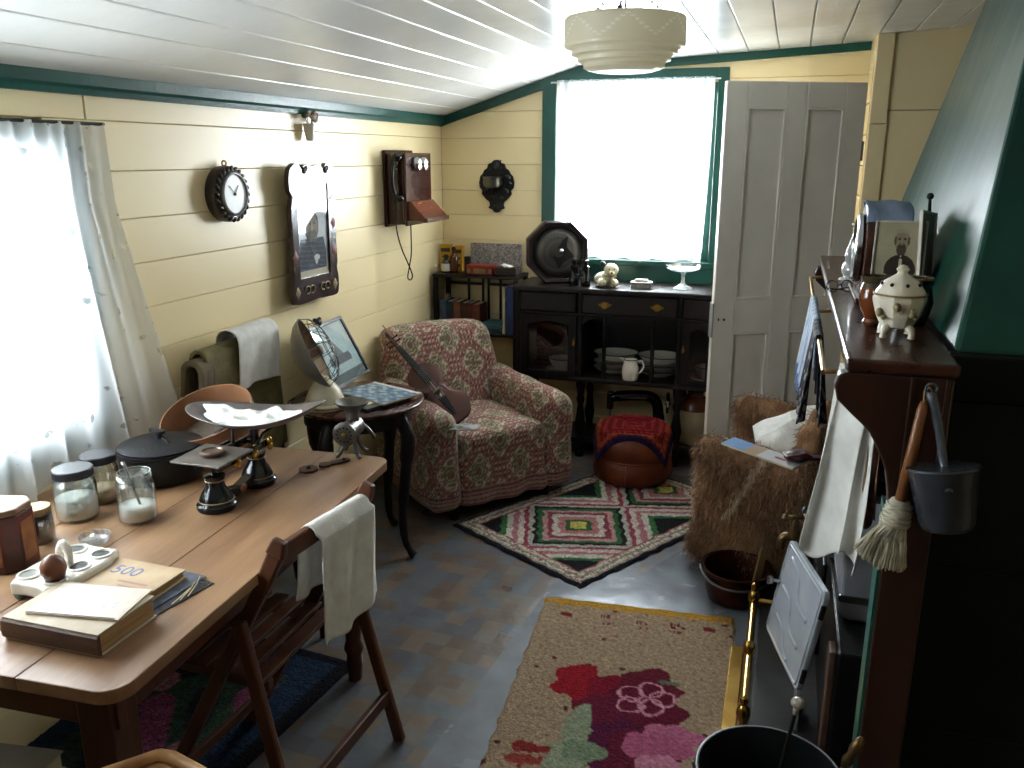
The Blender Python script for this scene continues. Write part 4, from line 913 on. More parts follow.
# pale puppy ornament
p = onz(611, 284, ST)
dg = thing('puppy_figurine', 'cream china puppy figurine with one dark ear on the sideboard', 'figurine', (p.x, 4.52, ST), math.radians(12))
crm = M('cream_china', (224, 216, 186), (206, 196, 162), rough=.25)
G().sph((-.02, .03, .035), .05, (1.1, 1, .8)).sph((-.03, -.02, .025), .030, (.9, 1.3, .8)).sph((.035, -.02, .022), .026, (.9, 1.3, .85)).sph((.0, .0, .05), .035).obj('body', crm, dg, smooth='all')
G().sph((.018, -.02, .092), .038, (1.05, .95, .95)).sph((.02, -.055, .080), .016, (1.1, .9, .8)).obj('head', crm, dg, smooth='all')
G().sph((-.026, -.005, .120), .017, (.9, .6, 1.2), rot=(0, -.6, 0)).obj('ear', M('dark_china', (40, 36, 34), rough=.3), dg, smooth='all')
G().tube([(-.018, -.03, .062), (.015, -.045, .055), (.045, -.025, .060)], .005, 8).obj('collar', M('tan_collar', (160, 140, 100)), dg, smooth='all')
G().sph((.02, -.072, .082), .005).sph((.008, -.052, .100), .004).sph((.034, -.052, .100), .004).obj('nose_and_eyes', iron, dg, smooth='all')
# lidded stone box
p = onz(641, 288, ST)
sb = thing('stone_box', 'small grey lidded stone box between the puppy and glass stand', 'box', (p.x, 4.53, ST), .1)
stn = M('grey_stone', (150, 146, 140), (110, 106, 102), rough=.5, scale=25)
G().prism(rrect(-.055, -.035, .055, .035, .015), 0, .024).obj('base', stn, sb, bevel=.004)
G().prism(rrect(-.058, -.038, .058, .038, .016), .025, .034).prism(rrect(-.035, -.022, .035, .022, .010), .034, .046).obj('lid', M('pale_stone', (186, 182, 176), (160, 156, 150), rough=.4), sb, bevel=.004)
# glass comport
p = onz(684, 287, ST)
gl = thing('glass_cake_stand', 'clear glass footed stand on the sideboard next to the open door', 'glassware', (p.x, 4.56, ST))
G().lathe([(.052, 0), (.050, .006), (.030, .016), (.014, .026), (.010, .04), (.011, .075), (.018, .088)], 28).obj('foot', thin_glass('thick_glass', (.9, .95, .96), gloss=.25, opac=.12), gl, smooth=True)
G().lathe([(.018, .088), (.06, .096), (.088, .108), (.092, .125), (.089, .125), (.085, .112), (.058, .101), (.001, .095)], 28).obj('dish', thin_glass('thick_glass', (.9, .95, .96), gloss=.2, opac=.08), gl, smooth=True)

# ---- crockery in the sideboard
SZ = .478*.99+.0008
blue_rim = M('dark_rim', (44, 46, 58), rough=.3)
def bowl(name, label, x, y, r, h, cat='bowl', group=None, plate=False, oval=1, z=SZ):
    t = thing(name, label, cat, (x, y, z), 0, group)
    z0 = 0
    if plate: G().lathe([(r*.6, 0), (r*.7, .004), (r*1.2, .012), (r*1.2, .015), (r*.6, .008), (.001, .007)], 32, sx=oval).obj('saucer', white_ceramic, t, smooth=True); z0 = .008
    G().lathe([(r*.5, z0), (r*.55, z0+.006), (r*.8, z0+h*.45), (r, z0+h), (r*.96, z0+h), (r*.74, z0+h*.45), (.001, z0+.01)], 32, sx=oval).obj('bowl', white_ceramic, t, smooth=True)
    G().tube([(r*oval*.985*math.cos(a*PI/16), r*.985*math.sin(a*PI/16), z0+h) for a in range(32)], .0028, 6, closed=True).obj('rim_line', blue_rim, t, smooth='all')
    return t
bowl('teacup_bowl', 'white bowl on a saucer behind the left glazed sideboard door', -1.165, 4.56, .075, .07, plate=True)
for k, (x, n_, lab) in enumerate(((-.875, 3, 'white dark-rimmed serving dish left of the jug'), (-.625, 3, 'white dark-rimmed serving dish right of the jug'))):
    zz = SZ; pos_ = ('bottom', 'middle', 'topmost')
    for j in range(n_):
        h = (.035, .03, .045)[j]; rr = (.105, .11, .112)[j]
        bowl('serving_dish', lab.replace('serving dish', pos_[j]+' serving dish of the stack'), x+.004*j, 4.625, rr, h, 'dish', 'serving dishes stacked in the sideboard', oval=1.12, z=zz); zz += h+.0035
jg = thing('milk_jug', 'white milk jug with dark rim at the front of the sideboard shelf', 'jug', (ony(630, 380, 4.475).x, 4.475, SZ))
G().lathe([(.036, 0), (.042, .006), (.046, .04), (.044, .075), (.036, .10), (.038, .115), (.034, .115), (.032, .10), (.04, .07), (.001, .012)], 28).obj('body', white_ceramic, jg, smooth=True)
G().prism([(-.032, .10), (-.06, .122), (-.034, .118)], -.012, .012, 'xz').obj('spout', white_ceramic, jg, bevel=.003)
G().tube(smooth_pts([(.035, 0, .105), (.062, 0, .108), (.072, 0, .08), (.058, 0, .05), (.043, 0, .04)], 5), .006, 8).obj('handle', white_ceramic, jg, smooth='all')
G().tube([(.037*math.cos(a*PI/12), .037*math.sin(a*PI/12), .115) for a in range(24)], .003, 6, closed=True).obj('rim_line', blue_rim, jg, smooth='all')
bowl('covered_dish', 'pale dish behind the right glazed sideboard door', -.365, 4.60, .065, .07, 'dish', plate=True)
# stoneware jar and sewing machine on the bottom shelf
BZ = .112*.99+.0008
sj = thing('stoneware_jar', 'brown and cream stoneware jar on the bottom shelf beside the door', 'jar', (ony(694, 420, 4.60).x, 4.62, BZ))
G().lathe([(.082, 0), (.088, .006), (.089, .17), (.088, .19)], 32).obj('cream_body', M('stoneware_cream', (176, 160, 128), (150, 134, 102), rough=.35), sj, smooth=True)
G().lathe([(.088, .19), (.082, .225), (.06, .255), (.042, .265), (.044, .29), (.036, .292), (.034, .26)], 32).obj('brown_shoulder', M('stoneware_brown', (96, 52, 30), (70, 36, 20), rough=.2), sj, smooth=True)
sm_ = thing('sewing_machine', 'black antique sewing machine under the sideboard shelf behind the ottoman', 'sewing machine', (-.73, 4.62, BZ), math.radians(4))
G().prism(rrect(-.20, -.085, .20, .085, .015), 0, .045).obj('wooden_base', dark_wood_x, sm_, bevel=.004)
G().prism(rrect(-.19, -.075, .19, .075, .02), .045, .055).obj('bed_plate', black_enamel, sm_, bevel=.003)
G().tube(smooth_pts([(.12, 0, .055), (.115, 0, .13), (.10, 0, .205), (.06, 0, .235), (-.03, 0, .235), (-.12, 0, .225), (-.15, 0, .215)], 6), [.042, .038, .036, .035, .034, .033, .032, .030]+[.030]*23+[.026]*6, 14).obj('arm', black_enamel, sm_, smooth='all')
G().box((-.158, 0, .20), (.035, .05, .10)).obj('head', black_enamel, sm_, bevel=.008)
G().tube([(-.158, 0, .155), (-.158, 0, .06)], .004, 8).obj('needle_bar', steel, sm_)
G().lathe([(.058, -.008), (.062, 0), (.058, .008), (.046, .006), (.046, -.006), (.058, -.008)], 28, (.165, 0, .205), RX).lathe([(.014, -.012), (.014, .02)], 12, (.16, 0, .205), RX).bar((.165, -.05, .205), (.165, .05, .205), .008, .012).bar((.165, 0, .155), (.165, 0, .255), .008, .012, (1, 0, 0)).obj('hand_wheel', chrome, sm_, smooth=True)
G().prism([(-.10, .225), (.05, .228), (.05, .236), (-.10, .233)], -.037, -.034, 'xz').obj('silver_decal', M('silver_print', (150, 146, 136), rough=.3, metal=.7), sm_)

# ---- things on the whatnot
WT = .995+.0006
def bottle(name, label, x, y, prof, mat, cap=None, capm=None, lab=None, labm=None, z=WT):
    t = thing(name, label, 'bottle', (x, y, z)); G().lathe(prof, 20).obj('glass_body', mat, t, smooth=True)
    if cap: G().lathe(cap, 14).obj('stopper', capm, t, smooth=True)
    if lab: r, z0, z1 = lab; G().lathe([(r, z0), (r, z1)], 20).obj('paper_label', labm, t, smooth=True)
amber = M('amber_glass', (88, 42, 16), (60, 26, 10), rough=.1, spec=.6); clear_b = M('smoky_glass', (70, 62, 52), (48, 42, 36), rough=.1)
bottle('medicine_bottle', 'small bottle with white paper label at the left end of the whatnot top', ony(446, 265, 4.62).x, 4.62, [(.026, 0), (.028, .005), (.028, .06), (.018, .075), (.012, .08), (.012, .095)], clear_b, [(.013, .095), (.013, .105), (.001, .106)], iron, (.0285, .012, .055), M('label_white', (220, 214, 200)))
bottle('tall_brown_bottle', 'tall slim brown bottle with black stopper on the whatnot', ony(454, 265, 4.63).x, 4.63, [(.022, 0), (.024, .005), (.024, .09), (.016, .105), (.010, .112), (.010, .13)], amber, [(.012, .13), (.013, .14), (.008, .152), (.001, .153)], iron)
def boxy(name, label, cat, a, b, mat, rz=0, bv=.002, **kw):
    c = [(a[i]+b[i])/2 for i in range(2)]; t = G().bb((a[0]-c[0], a[1]-c[1], 0), (b[0]-c[0], b[1]-c[1], b[2]-a[2])).obj(name, mat, None, loc=(c[0], c[1], a[2]), rot=(0, 0, rz), bevel=bv); return tag(t, label, cat, **kw)
def wx(u, y): return ony(u, 265, y).x
yel = M('yellow_card', (196, 152, 42), (170, 124, 30), rough=.6, scale=20)
def lettered_box(name, label, x0, x1, y, h, mat, printm, cat='box'):
    t = thing(name, label, cat, ((x0+x1)/2, y, WT)); w_ = (x1-x0)/2
    G().bb((-w_, -.02, 0), (w_, .02, h)).obj('carton', mat, t, bevel=.002)
    G().bb((-w_*.8, -.0206, h*.72), (w_*.8, -.02, h*.86)).bb((-w_*.6, -.0206, h*.5), (w_*.6, -.02, h*.56)).bb((-w_*.7, -.0206, h*.18), (w_*.5, -.02, h*.3)).obj('print', printm, t)
drk_print = M('dark_print', (60, 40, 24))
lettered_box('yellow_carton', 'yellow carton standing behind the white-labelled bottle', wx(441.5, 4.73), wx(452.5, 4.73), 4.73, .155, yel, drk_print)
lettered_box('yellow_carton', 'yellow carton standing right of the tall brown bottle', wx(455.5, 4.71), wx(463.5, 4.71), 4.71, .15, yel, drk_print)
boxy('dark_notebook', 'thin black notebooks standing behind the red tin', 'book', (wx(464.5, 4.74), 4.725, WT), (wx(470, 4.74), 4.755, WT+.085), M('black_card', (34, 30, 30)))
tn = thing('red_tin', 'flat red tin with a gold label on the whatnot top', 'tin', ((wx(468, 4.62)+wx(494, 4.62))/2, 4.63, WT)); w_ = (wx(494, 4.62)-wx(468, 4.62))/2
G().bb((-w_, -.04, 0), (w_, .04, .042)).obj('tin_body', M('red_tin_paint', (132, 34, 30), (104, 24, 22), rough=.35), tn, bevel=.004)
G().bb((-w_-.002, -.042, .042), (w_+.002, .042, .054)).obj('lid', M('red_tin_lid', (150, 44, 36), (120, 32, 28), rough=.35), tn, bevel=.004)
G().bb((-w_*.45, -.0415, .008), (w_*.45, -.040, .036)).bb((-w_*.9, -.0415, .010), (-w_*.7, -.040, .034)).bb((w_*.7, -.0415, .010), (w_*.9, -.040, .034)).obj('gold_label', gold, tn)
boxy('dark_case', 'small dark brown case below the speckled slab on the whatnot', 'case', (wx(496, 4.62), 4.59, WT), (wx(517, 4.62), 4.67, WT+.045), M('brown_leatherette', (48, 32, 28), (34, 22, 20), rough=.5), .05, .005)
def clothpad(U, V): return (U-.5)*.07, (V-.5)*.045, .004+.012*np.sin(U*PI)*np.sin(V*PI)+.003*np.sin(U*9)
sc_ = sheet('white_rag', clothpad, 16, 12, white_cloth, loc=(wx(506, 4.62), 4.63, WT+.047), rot=(0, .12, -.4), solid=.003); tag(sc_, 'crumpled white rag lying on the dark brown case', 'rag')
def granite():
    m, nt, b = _pr('speckled_marble'); co = _coords(nt, (1, 1, 1)); vo = _n(nt, 'ShaderNodeTexVoronoi'); vo.inputs['Scale'].default_value = 110; nt.links.new(co, vo.inputs['Vector'])
    cr = _n(nt, 'ShaderNodeValToRGB'); cr.color_ramp.elements[0].color = lin((66, 62, 66)); cr.color_ramp.elements[1].color = lin((176, 168, 162)); nt.links.new(vo.outputs['Color'], cr.inputs[0]); nt.links.new(cr.outputs[0], b.inputs['Base Color']); b.inputs['Roughness'].default_value = .5; return m
x0, x1 = wx(470, 4.74), wx(521, 4.74)
sl = G().bb((-(x1-x0)/2, -.012, 0), ((x1-x0)/2, .012, .165)).obj('speckled_slab', granite(), loc=((x0+x1)/2, 4.755, WT), rot=(-.06, 0, 0), bevel=.003); tag(sl, 'grey speckled letter file leaning on the wall behind the red tin', 'file box')
# books on the middle shelf
MZ = .66+.0006
def book(name, label, x, y, w_, d_, h_, rgb, group='books on the whatnot shelf', rz=0, tilt=0, z=MZ, cat='book'):
    t = thing(name, label, cat, (x, y, z), group=group, rot=(0, tilt, rz))
    cm = M('cloth_'+name, rgb, tuple(int(c*.75) for c in rgb), rough=.6, scale=20)
    G().bb((-w_/2, -d_/2, 0), (-w_/2+.003, d_/2, h_)).bb((w_/2-.003, -d_/2, 0), (w_/2, d_/2, h_)).bb((-w_/2+.003, -d_/2, 0), (w_/2-.003, -d_/2+.003, h_)).obj('cover', cm, t, bevel=.0015)
    G().bb((-w_/2+.003, -d_/2+.003, .003), (w_/2-.003, d_/2-.004, h_-.004)).obj('pages', pale_paper, t)
    return t
bx_ = wx(439, 4.60)
for nm, lab, w_, h_, rgb in (('pale_blue_book', 'pale blue clothbound book, first on the left of the whatnot row', .036, .175, (86, 110, 140)), ('teal_book', 'dark teal clothbound book second in the whatnot row', .045, .17, (40, 66, 76)), ('tan_book', 'orange-brown book third in the whatnot row', .045, .17, (128, 70, 44)), ('brown_book', 'dark brown book fourth in the whatnot row', .04, .165, (70, 44, 34)), ('maroon_book', 'maroon book fifth in the whatnot row', .036, .165, (94, 36, 34)), ('russet_book', 'russet red book at the right end of the whatnot row', .045, .16, (112, 50, 40))):
    book(nm, lab, bx_+w_/2, 4.67, w_-.001, .13, h_, rgb); bx_ += w_
wp = boxy('paper_slip', 'small white paper packet on top of the pale blue book', 'packet', (wx(441, 4.62), 4.66, MZ+.176), (wx(444.5, 4.62), 4.70, MZ+.20), pale_paper)
zz = MZ
for nm, lab, rgb, h_ in (('flat_teal_book', 'dark teal book lying flat under another on the whatnot shelf', (38, 78, 84), .028), ('flat_green_book', 'blue-green book lying flat on top of a teal one on the whatnot shelf', (66, 112, 116), .024)):
    t = thing(nm, lab, 'book', (wx(494, 4.62)-.01, 4.66, zz), group='books on the whatnot shelf')
    cm = M('cloth_'+nm, rgb, tuple(int(c*.75) for c in rgb), rough=.6)
    G().bb((-.065, -.085, 0), (.065, .085, .003)).bb((-.065, -.085, h_-.003), (.065, .085, h_)).bb((-.065, -.085, .003), (.065, -.082, h_-.003)).obj('cover', cm, t); G().bb((-.062, -.082, .003), (.062, .082, h_-.003)).obj('pages', pale_paper, t); zz += h_+.0005
book('white_folder', 'tall off-white folder standing beside the blue album on the whatnot', wx(505, 4.60), 4.65, .016, .15, .27, (206, 200, 186))
book('blue_album', 'tall bright blue album at the right end of the whatnot shelf', wx(512.5, 4.60), 4.65, .045, .16, .28, (44, 66, 132))

# ---- pendant lamp
Yl = 2.70; c = ony(624.5, 45, Yl)
lp = thing('pendant_lamp', 'stepped opal glass pendant lampshade hanging on chains before the back window', 'lamp', (c.x, Yl, 0))
zt0 = ony(624, 17, Yl).z; zb0 = ony(624, 71, Yl-.08).z
opal = bpy.data.materials.new('opal_glass'); opal.use_nodes = True; nt = opal.node_tree; nt.nodes.clear()
o_ = _n(nt, 'ShaderNodeOutputMaterial'); at = _n(nt, 'ShaderNodeVertexColor'); at.layer_name = 'Col'
d_ = _n(nt, 'ShaderNodeBsdfDiffuse'); tl_ = _n(nt, 'ShaderNodeBsdfTranslucent'); gs_ = _n(nt, 'ShaderNodeBsdfGlossy'); gs_.inputs['Roughness'].default_value = .12
nt.links.new(at.outputs[0], d_.inputs[0]); nt.links.new(at.outputs[0], tl_.inputs[0])
m1 = _n(nt, 'ShaderNodeMixShader'); m1.inputs[0].default_value = .55; nt.links.new(d_.outputs[0], m1.inputs[1]); nt.links.new(tl_.outputs[0], m1.inputs[2])
m2 = _n(nt, 'ShaderNodeMixShader'); m2.inputs[0].default_value = .06; nt.links.new(m1.outputs[0], m2.inputs[1]); nt.links.new(gs_.outputs[0], m2.inputs[2]); nt.links.new(m2.outputs[0], o_.inputs[0])
Hh = zt0-zb0
prof = [(.160, Hh), (.176, Hh*.985), (.181, Hh*.95), (.181, Hh*.50), (.178, Hh*.46), (.165, Hh*.44), (.158, Hh*.40), (.158, Hh*.33), (.146, Hh*.31), (.140, Hh*.28), (.140, Hh*.22), (.130, Hh*.20), (.122, Hh*.17), (.122, Hh*.10), (.112, Hh*.07), (.09, Hh*.03), (.04, 0), (.0005, 0)]
dense = []
for (r0, z0), (r1, z1) in zip(prof[:-1], prof[1:]):
    k = max(1, int(math.hypot(r1-r0, z1-z0)/.0025)); dense += [(r0+(r1-r0)*i/k, z0+(z1-z0)*i/k) for i in range(k)]
dense.append(prof[-1]); dr_ = np.array([q[0] for q in dense]); dz_ = np.array([q[1] for q in dense]); nd = len(dense)
def shade(U, V):
    i = np.clip((V*(nd-1)).round().astype(int), 0, nd-1); a = U*2*PI; return dr_[i]*np.cos(a), dr_[i]*np.sin(a), dz_[i]
def shcol(U, V):
    i = np.clip((V*(nd-1)).round().astype(int), 0, nd-1); zn = dz_[i]/Hh
    C = np.empty(U.shape+(3,)); C[:] = (242, 234, 210)
    ph = np.mod(U*7, 1); tri = np.abs(ph-.5)*2; row = (zn-.56)/.36
    kq = np.round(row*6)/6
    dot = (np.abs(tri-(1-kq)) < .085) & (np.abs(row-kq) < .06) & (row > -.02) & (row < 1.02)
    C[dot] = (255, 252, 236); return C[..., 0], C[..., 1], C[..., 2]
sheet('glass_shade', shade, 321, nd, opal, lp, col=shcol, loc=(0, 0, zb0))
zc = ceilz(c.x)
chain_m = M('dark_chain', (46, 42, 50), rough=.4, metal=.7)
for k in range(3):
    a = .6+k*2*PI/3; p0 = Vector((.155*math.cos(a), .155*math.sin(a), zt0)); p1 = Vector((.02*math.cos(a), .02*math.sin(a), zc-.02))
    n_ = 8; ch = G()
    for j in range(n_):
        q0 = p0.lerp(p1, j/n_); q1 = p0.lerp(p1, (j+1.25)/n_); m_ = (q0+q1)/2; d = (q1-q0)/2; sd = d.cross(Vector((math.sin(a), -math.cos(a), 0)) if j % 2 else Vector((0, 0, 1))).normalized()*.006
        ch.tube([m_+d*math.cos(t*PI/5)+sd*math.sin(t*PI/5) for t in range(10)], .0016, 5, closed=True)
    ch.obj('chain', chain_m, lp)
    G().sph(p0, .008, n=8).obj('chain_hook', chain_m, lp, smooth='all')
G().lathe([(.045, zc-.001), (.045, zc-.012), (.02, zc-.025), (.001, zc-.027)], 20).obj('ceiling_rose', M('rose_white', (225, 222, 214)), lp, smooth=True)
G().tube([(0, 0, zc-.02), (0, 0, zt0-.04)], .003, 6).obj('flex', chain_m, lp)
G().lathe([(.018, zt0-.04), (.018, zt0-.07)], 12).obj('lamp_holder', bk, lp); G().sph((0, 0, zt0-.085), .022).obj('bulb', M('bulb_glass', (230, 230, 225), rough=.1), lp, smooth='all')
# ================================================================ THINGS ON THE KITCHEN TABLE
TT = TZ+.0008
def rect_from_px(px, z):
    q = [onz(u, v, z) for u, v in px]; c = sum(q, Vector())/4
    a = ((q[1]-q[0])+(q[2]-q[3]))/2; b = ((q[3]-q[0])+(q[2]-q[1]))/2
    return Vector((c.x, c.y, 0)), a.length, b.length, math.atan2(a.y, a.x)
p = onz(0, 574, TT)
tin = thing('tea_tin', 'rusty dark red old tea tin at the left end of the table', 'tin', (p.x-.02, p.y+.045, TT), .25)
tm = M('rusty_red_tin', (96, 34, 26), (60, 26, 18), rough=.45, scale=14, contrast=(.35, .6)); tm2 = M('tin_worn_print', (150, 96, 52), (100, 48, 30), rough=.5, scale=18)
oc = [(.055, -.03), (.055, .03), (.03, .055), (-.03, .055), (-.055, .03), (-.055, -.03), (-.03, -.055), (.03, -.055)]
G().prism(oc, 0, .135).obj('tin_body', tm, tin, bevel=.003); G().prism([(a*.97, b*.97) for a, b in oc], .135, .150).obj('lid', M('worn_lid', (150, 120, 92), (110, 76, 54), rough=.5, scale=16), tin, bevel=.004)
G().bb((.0555, -.022, .02), (.0562, .022, .115)).bb((-.025, -.0562, .02), (.025, -.0555, .115)).obj('faded_print', tm2, tin)
def jar(name, label, px, r, h, lidm=None, fill=None, fillm=None, spoon=False, dark=None):
    p = onz(px[0], px[1], TT); d = Vector((p.x, p.y)).normalized()*r
    t = thing(name, label, 'jar', (p.x+d.x, p.y+d.y, TT)); gm = dark or glass
    G().lathe([(.001, .003), (r*.9, .0), (r, .006), (r, h*.72), (r*.94, h*.80), (r*.84, h*.86), (r*.84, h*.99), (r*.88, h), (r*.80, h), (r*.80, h*.86), (r*.90, h*.79), (r*.965, h*.71), (r*.965, .008), (.001, .006)], 32).obj('glass_body', gm, t, smooth=True)
    if fill: G().lathe([(.001, .0075), (r*.95, .009), (r*.955, h*fill), (r*.5, h*fill*1.06), (.001, h*fill*.98)], 24).obj('contents', fillm, t, smooth='all')
    if lidm: G().lathe([(r*.80, h+.0005), (r*.93, h*.90), (r*.95, h*.90), (r*.95, h+.006), (r*.90, h+.009), (.001, h+.009)], 32).obj('lid', lidm, t, smooth=True)
    else:
        for z in (.88, .93): G().tube([(r*.86*math.cos(a*PI/14), r*.86*math.sin(a*PI/14), h*z) for a in range(28)], .002, 6, closed=True).obj('thread_ring', glass, t, smooth='all')
    if spoon: 
        G().tube([(.012, .0, h*.25), (-.018, .005, h*.8), (-.034, .008, h*1.07), (-.042, .01, h*1.12)], [.003, .0035, .004, .006], 8).sph((.018, 0, h*.2), .014, (1, .7, 1.3)).obj('spoon', steel, t, smooth='all')
    return t
sugar = M('white_sugar', (232, 230, 224), (214, 212, 206), rough=.9, bump=.3, bscale=200)
blk_lid = M('black_lid', (34, 34, 40), (26, 26, 30), rough=.3)
jar('small_dark_jar', 'small dark jam jar with a dull gold lid beside the rusty tin', (42, 546), .034, .082, M('gold_lid', (150, 126, 84), (116, 92, 60), rough=.4, metal=.5), .85, M('dark_jam', (30, 22, 22), rough=.4))
jar('sugar_jar', 'glass jar half full of sugar with a flat black lid', (80, 524), .052, .128, blk_lid, .45, sugar)
jar('rear_jar', 'glass jar with black lid standing behind the sugar jar', (104, 506), .048, .125, blk_lid, .3, M('pale_meal', (190, 166, 134), (168, 142, 108), rough=.9))
jar('open_jar', 'open glass jar with white powder and a spoon in front of the iron pot', (140, 526), .047, .132, None, .32, sugar, True)
# cast iron pot
p = onz(161, 490, TT)
pot = thing('iron_pot', 'black cast iron pot with lid and long handle near the lace curtain', 'pot', (p.x-.065, p.y+.09, TT))
G().lathe([(.001, .0), (.085, .0), (.108, .006), (.114, .02), (.117, .085), (.121, .088), (.121, .096), (.112, .096), (.108, .02), (.001, .012)], 40).obj('pot_body', cast, pot, smooth=True)
G().lathe([(.116, .0965), (.118, .102), (.10, .108), (.05, .116), (.001, .118)], 40).obj('lid', cast, pot, smooth=True)
G().lathe([(.008, .117), (.008, .128), (.018, .134), (.018, .142), (.001, .146)], 16).obj('lid_knob', cast, pot, smooth=True)
G().tube([(.05, -.02, .112), (-.02, .02, .124), (-.08, .06, .118)], .006, 8).obj('lid_bar', cast, pot, smooth='all')
G().tube([(.09, .08, .09), (.13, .12, .12), (.19, .17, .165)], [.009, .009, .011], 10).obj('long_handle', cast, pot, smooth='all')
G().sph((.19, .17, .168), .014).obj('handle_knob', cast, pot, smooth='all')
# sieve
sv = thing('wooden_sieve', 'round orange bentwood sieve tilted against the chair behind the scales', 'sieve', (-1.635, 2.115, TT+.056), rot=(math.radians(23), math.radians(-3), 0))
hoop = wood('bentwood_hoop', (160, 114, 82), (132, 90, 62), 'x', rough=.45)
G().lathe([(.138, 0), (.140, 0), (.140, .115), (.136, .115), (.136, .0), (.138, 0)], 48).obj('hoop', hoop, sv, smooth=True)
G().lathe([(.1405, .0), (.146, .0), (.146, .030), (.1405, .030), (.1405, 0)], 48).obj('outer_band', hoop, sv, smooth=True)
G().lathe([(.001, .012), (.136, .012), (.136, .014), (.001, .014)], 40).obj('wire_mesh', M('sieve_mesh', (120, 108, 92), (84, 74, 62), rough=.6, scale=150), sv)
# kitchen scales
a_, b_ = onz(220, 506, TT), onz(256, 484, TT); dirv = Vector((b_.x-a_.x, b_.y-a_.y)); c_ = (a_+b_)/2
sc = thing('kitchen_scales', 'black cast iron kitchen balance scales with gilt bands in the middle of the table', 'scales', (c_.x, c_.y, TT), math.atan2(dirv.y, dirv.x)); hd = .095
for s_ in (-1, 1):
    G().lathe([(.050, 0), (.053, .006), (.052, .016), (.046, .022), (.044, .030), (.034, .050), (.026, .062), (.022, .078), (.026, .084), (.028, .094), (.018, .096)], 28, (s_*hd, 0, 0)).obj('pedestal', black_enamel, sc, smooth=True)
    for z, r in ((.026, .0455), (.080, .0245)): G().tube([(s_*hd+r*math.cos(k*PI/12), r*math.sin(k*PI/12), z) for k in range(24)], .0018, 6, closed=True).obj('gilt_band', gold, sc, smooth='all')
G().prism([(-hd+.02, .008), (hd-.02, .008), (hd-.025, .045), (hd-.05, .038), (0, .028), (-hd+.05, .038), (-hd+.025, .045)], -.018, .018, 'xz').obj('base_bridge', black_enamel, sc, bevel=.005)
G().sph((0, -.019, .022), .012, (1.3, .25, 1)).obj('gilt_medallion', M('copper_gilt', (160, 110, 70), (120, 76, 46), rough=.4, metal=.5), sc, smooth='all')
for s_ in (-1, 1): 
    G().tube([(s_*hd, 0, .090), (s_*hd, 0, .118)], .007, 8).obj('column', black_enamel, sc, smooth=True)
for y_ in (-.035, .035): G().bar((-hd-.03, y_, .125), (hd+.03, y_, .125), .008, .022).obj('beam', black_enamel, sc, bevel=.002)
for s_ in (-1, 1): G().bar((s_*hd, -.04, .125), (s_*hd, .04, .125), .01, .012).obj('cross_bar', black_enamel, sc)
for s_, y_ in ((-.05, -.045), (.03, -.045), (.10, -.045)):
    G().sph((s_, y_, .115), .011, (1, .8, 1.1), 12).lathe([(.006, .124), (.009, .13), (.004, .142), (.001, .144)], 10, (s_, y_, 0)).obj('brass_pivot', brass, sc, smooth='all')
G().box((-hd, 0, .147), (.15, .15, .006)).obj('weight_plate', M('grey_iron_plate', (112, 104, 98), (84, 78, 72), rough=.45, metal=.4, scale=18), sc, bevel=.002)
G().tube([(-hd+.07, -.05, .136), (hd-.05, -.05, .136)], .006, 6).tube([(-hd+.07, .05, .136), (hd-.05, .05, .136)], .006, 6).obj('linkage', black_enamel, sc)
wgt = G().lathe([(.030, 0), (.032, .003), (.032, .010), (.026, .013), (.024, .009), (.001, .009)], 24).obj('brass_weight', M('dull_bronze', (112, 92, 78), (84, 66, 54), rough=.4, metal=.5), loc=(c_.x+math.cos(sc.rotation_euler.z)*-hd, c_.y+math.sin(sc.rotation_euler.z)*-hd, TT+.1505), smooth=True); tag(wgt, 'round bronze weight lying on the scales square plate', 'weight')
# scoop pan
G().tube([(hd-.05, -.035, .130), (hd-.03, -.05, .165), (hd+.02, -.075, .185)], .004, 6).tube([(hd-.05, .035, .130), (hd-.03, .05, .165), (hd+.02, .075, .185)], .004, 6).tube([(hd, 0, .12), (hd, 0, .172)], .012, 8).obj('pan_cradle', black_enamel, sc)
dcx, dcy = c_.x+math.cos(sc.rotation_euler.z)*hd, c_.y+math.sin(sc.rotation_euler.z)*hd
pn = thing('scale_pan', 'shallow tinned scoop pan heaped with flour on top of the scales', 'pan', (dcx, dcy, TT+.172), math.radians(8))
def pan_z(x, y): return .088*np.clip((x/.20)**2*.75+(y/.125)**2*.55, 0, 1)**1.1+.018*np.clip(x/.2, -1, 1)**2*np.sign(x)*.4
def panf(U, V):
    a = U*2*PI; r = V; x = .205*r*np.cos(a)*(1+.05*np.cos(a)); y = .108*r*np.sin(a); return x, y, pan_z(x, y)
sheet('pan', panf, 64, 20, M('worn_tinplate', (128, 120, 116), (94, 86, 84), rough=.4, metal=.6, scale=20), pn, solid=.002)
def flf(U, V):
    a = U*2*PI; r = V; x = -.01+.145*r*np.cos(a)*(1+.12*np.sin(3*a)+.06*np.cos(9*a)); y = .01+.075*r*np.sin(a)*(1+.14*np.cos(5*a)+.08*np.sin(11*a))
    return x, y, pan_z(x, y)+.003+(.032*(1-r**2)*(.75+.35*noise2(x*40, y*45, 2))+.006*noise2(x*110, y*120, 4)*(1-r))*(r < 1)
fl_ = sheet('flour_heap', flf, 90, 26, M('flour', (240, 238, 234), (226, 224, 220), rough=.95, bump=.3, bscale=90), loc=(dcx, dcy, TT+.1735), rot=(0, 0, math.radians(8))); tag(fl_, 'loose heap of white flour lying in the scale pan', 'flour'); fl_['kind'] = 'stuff'
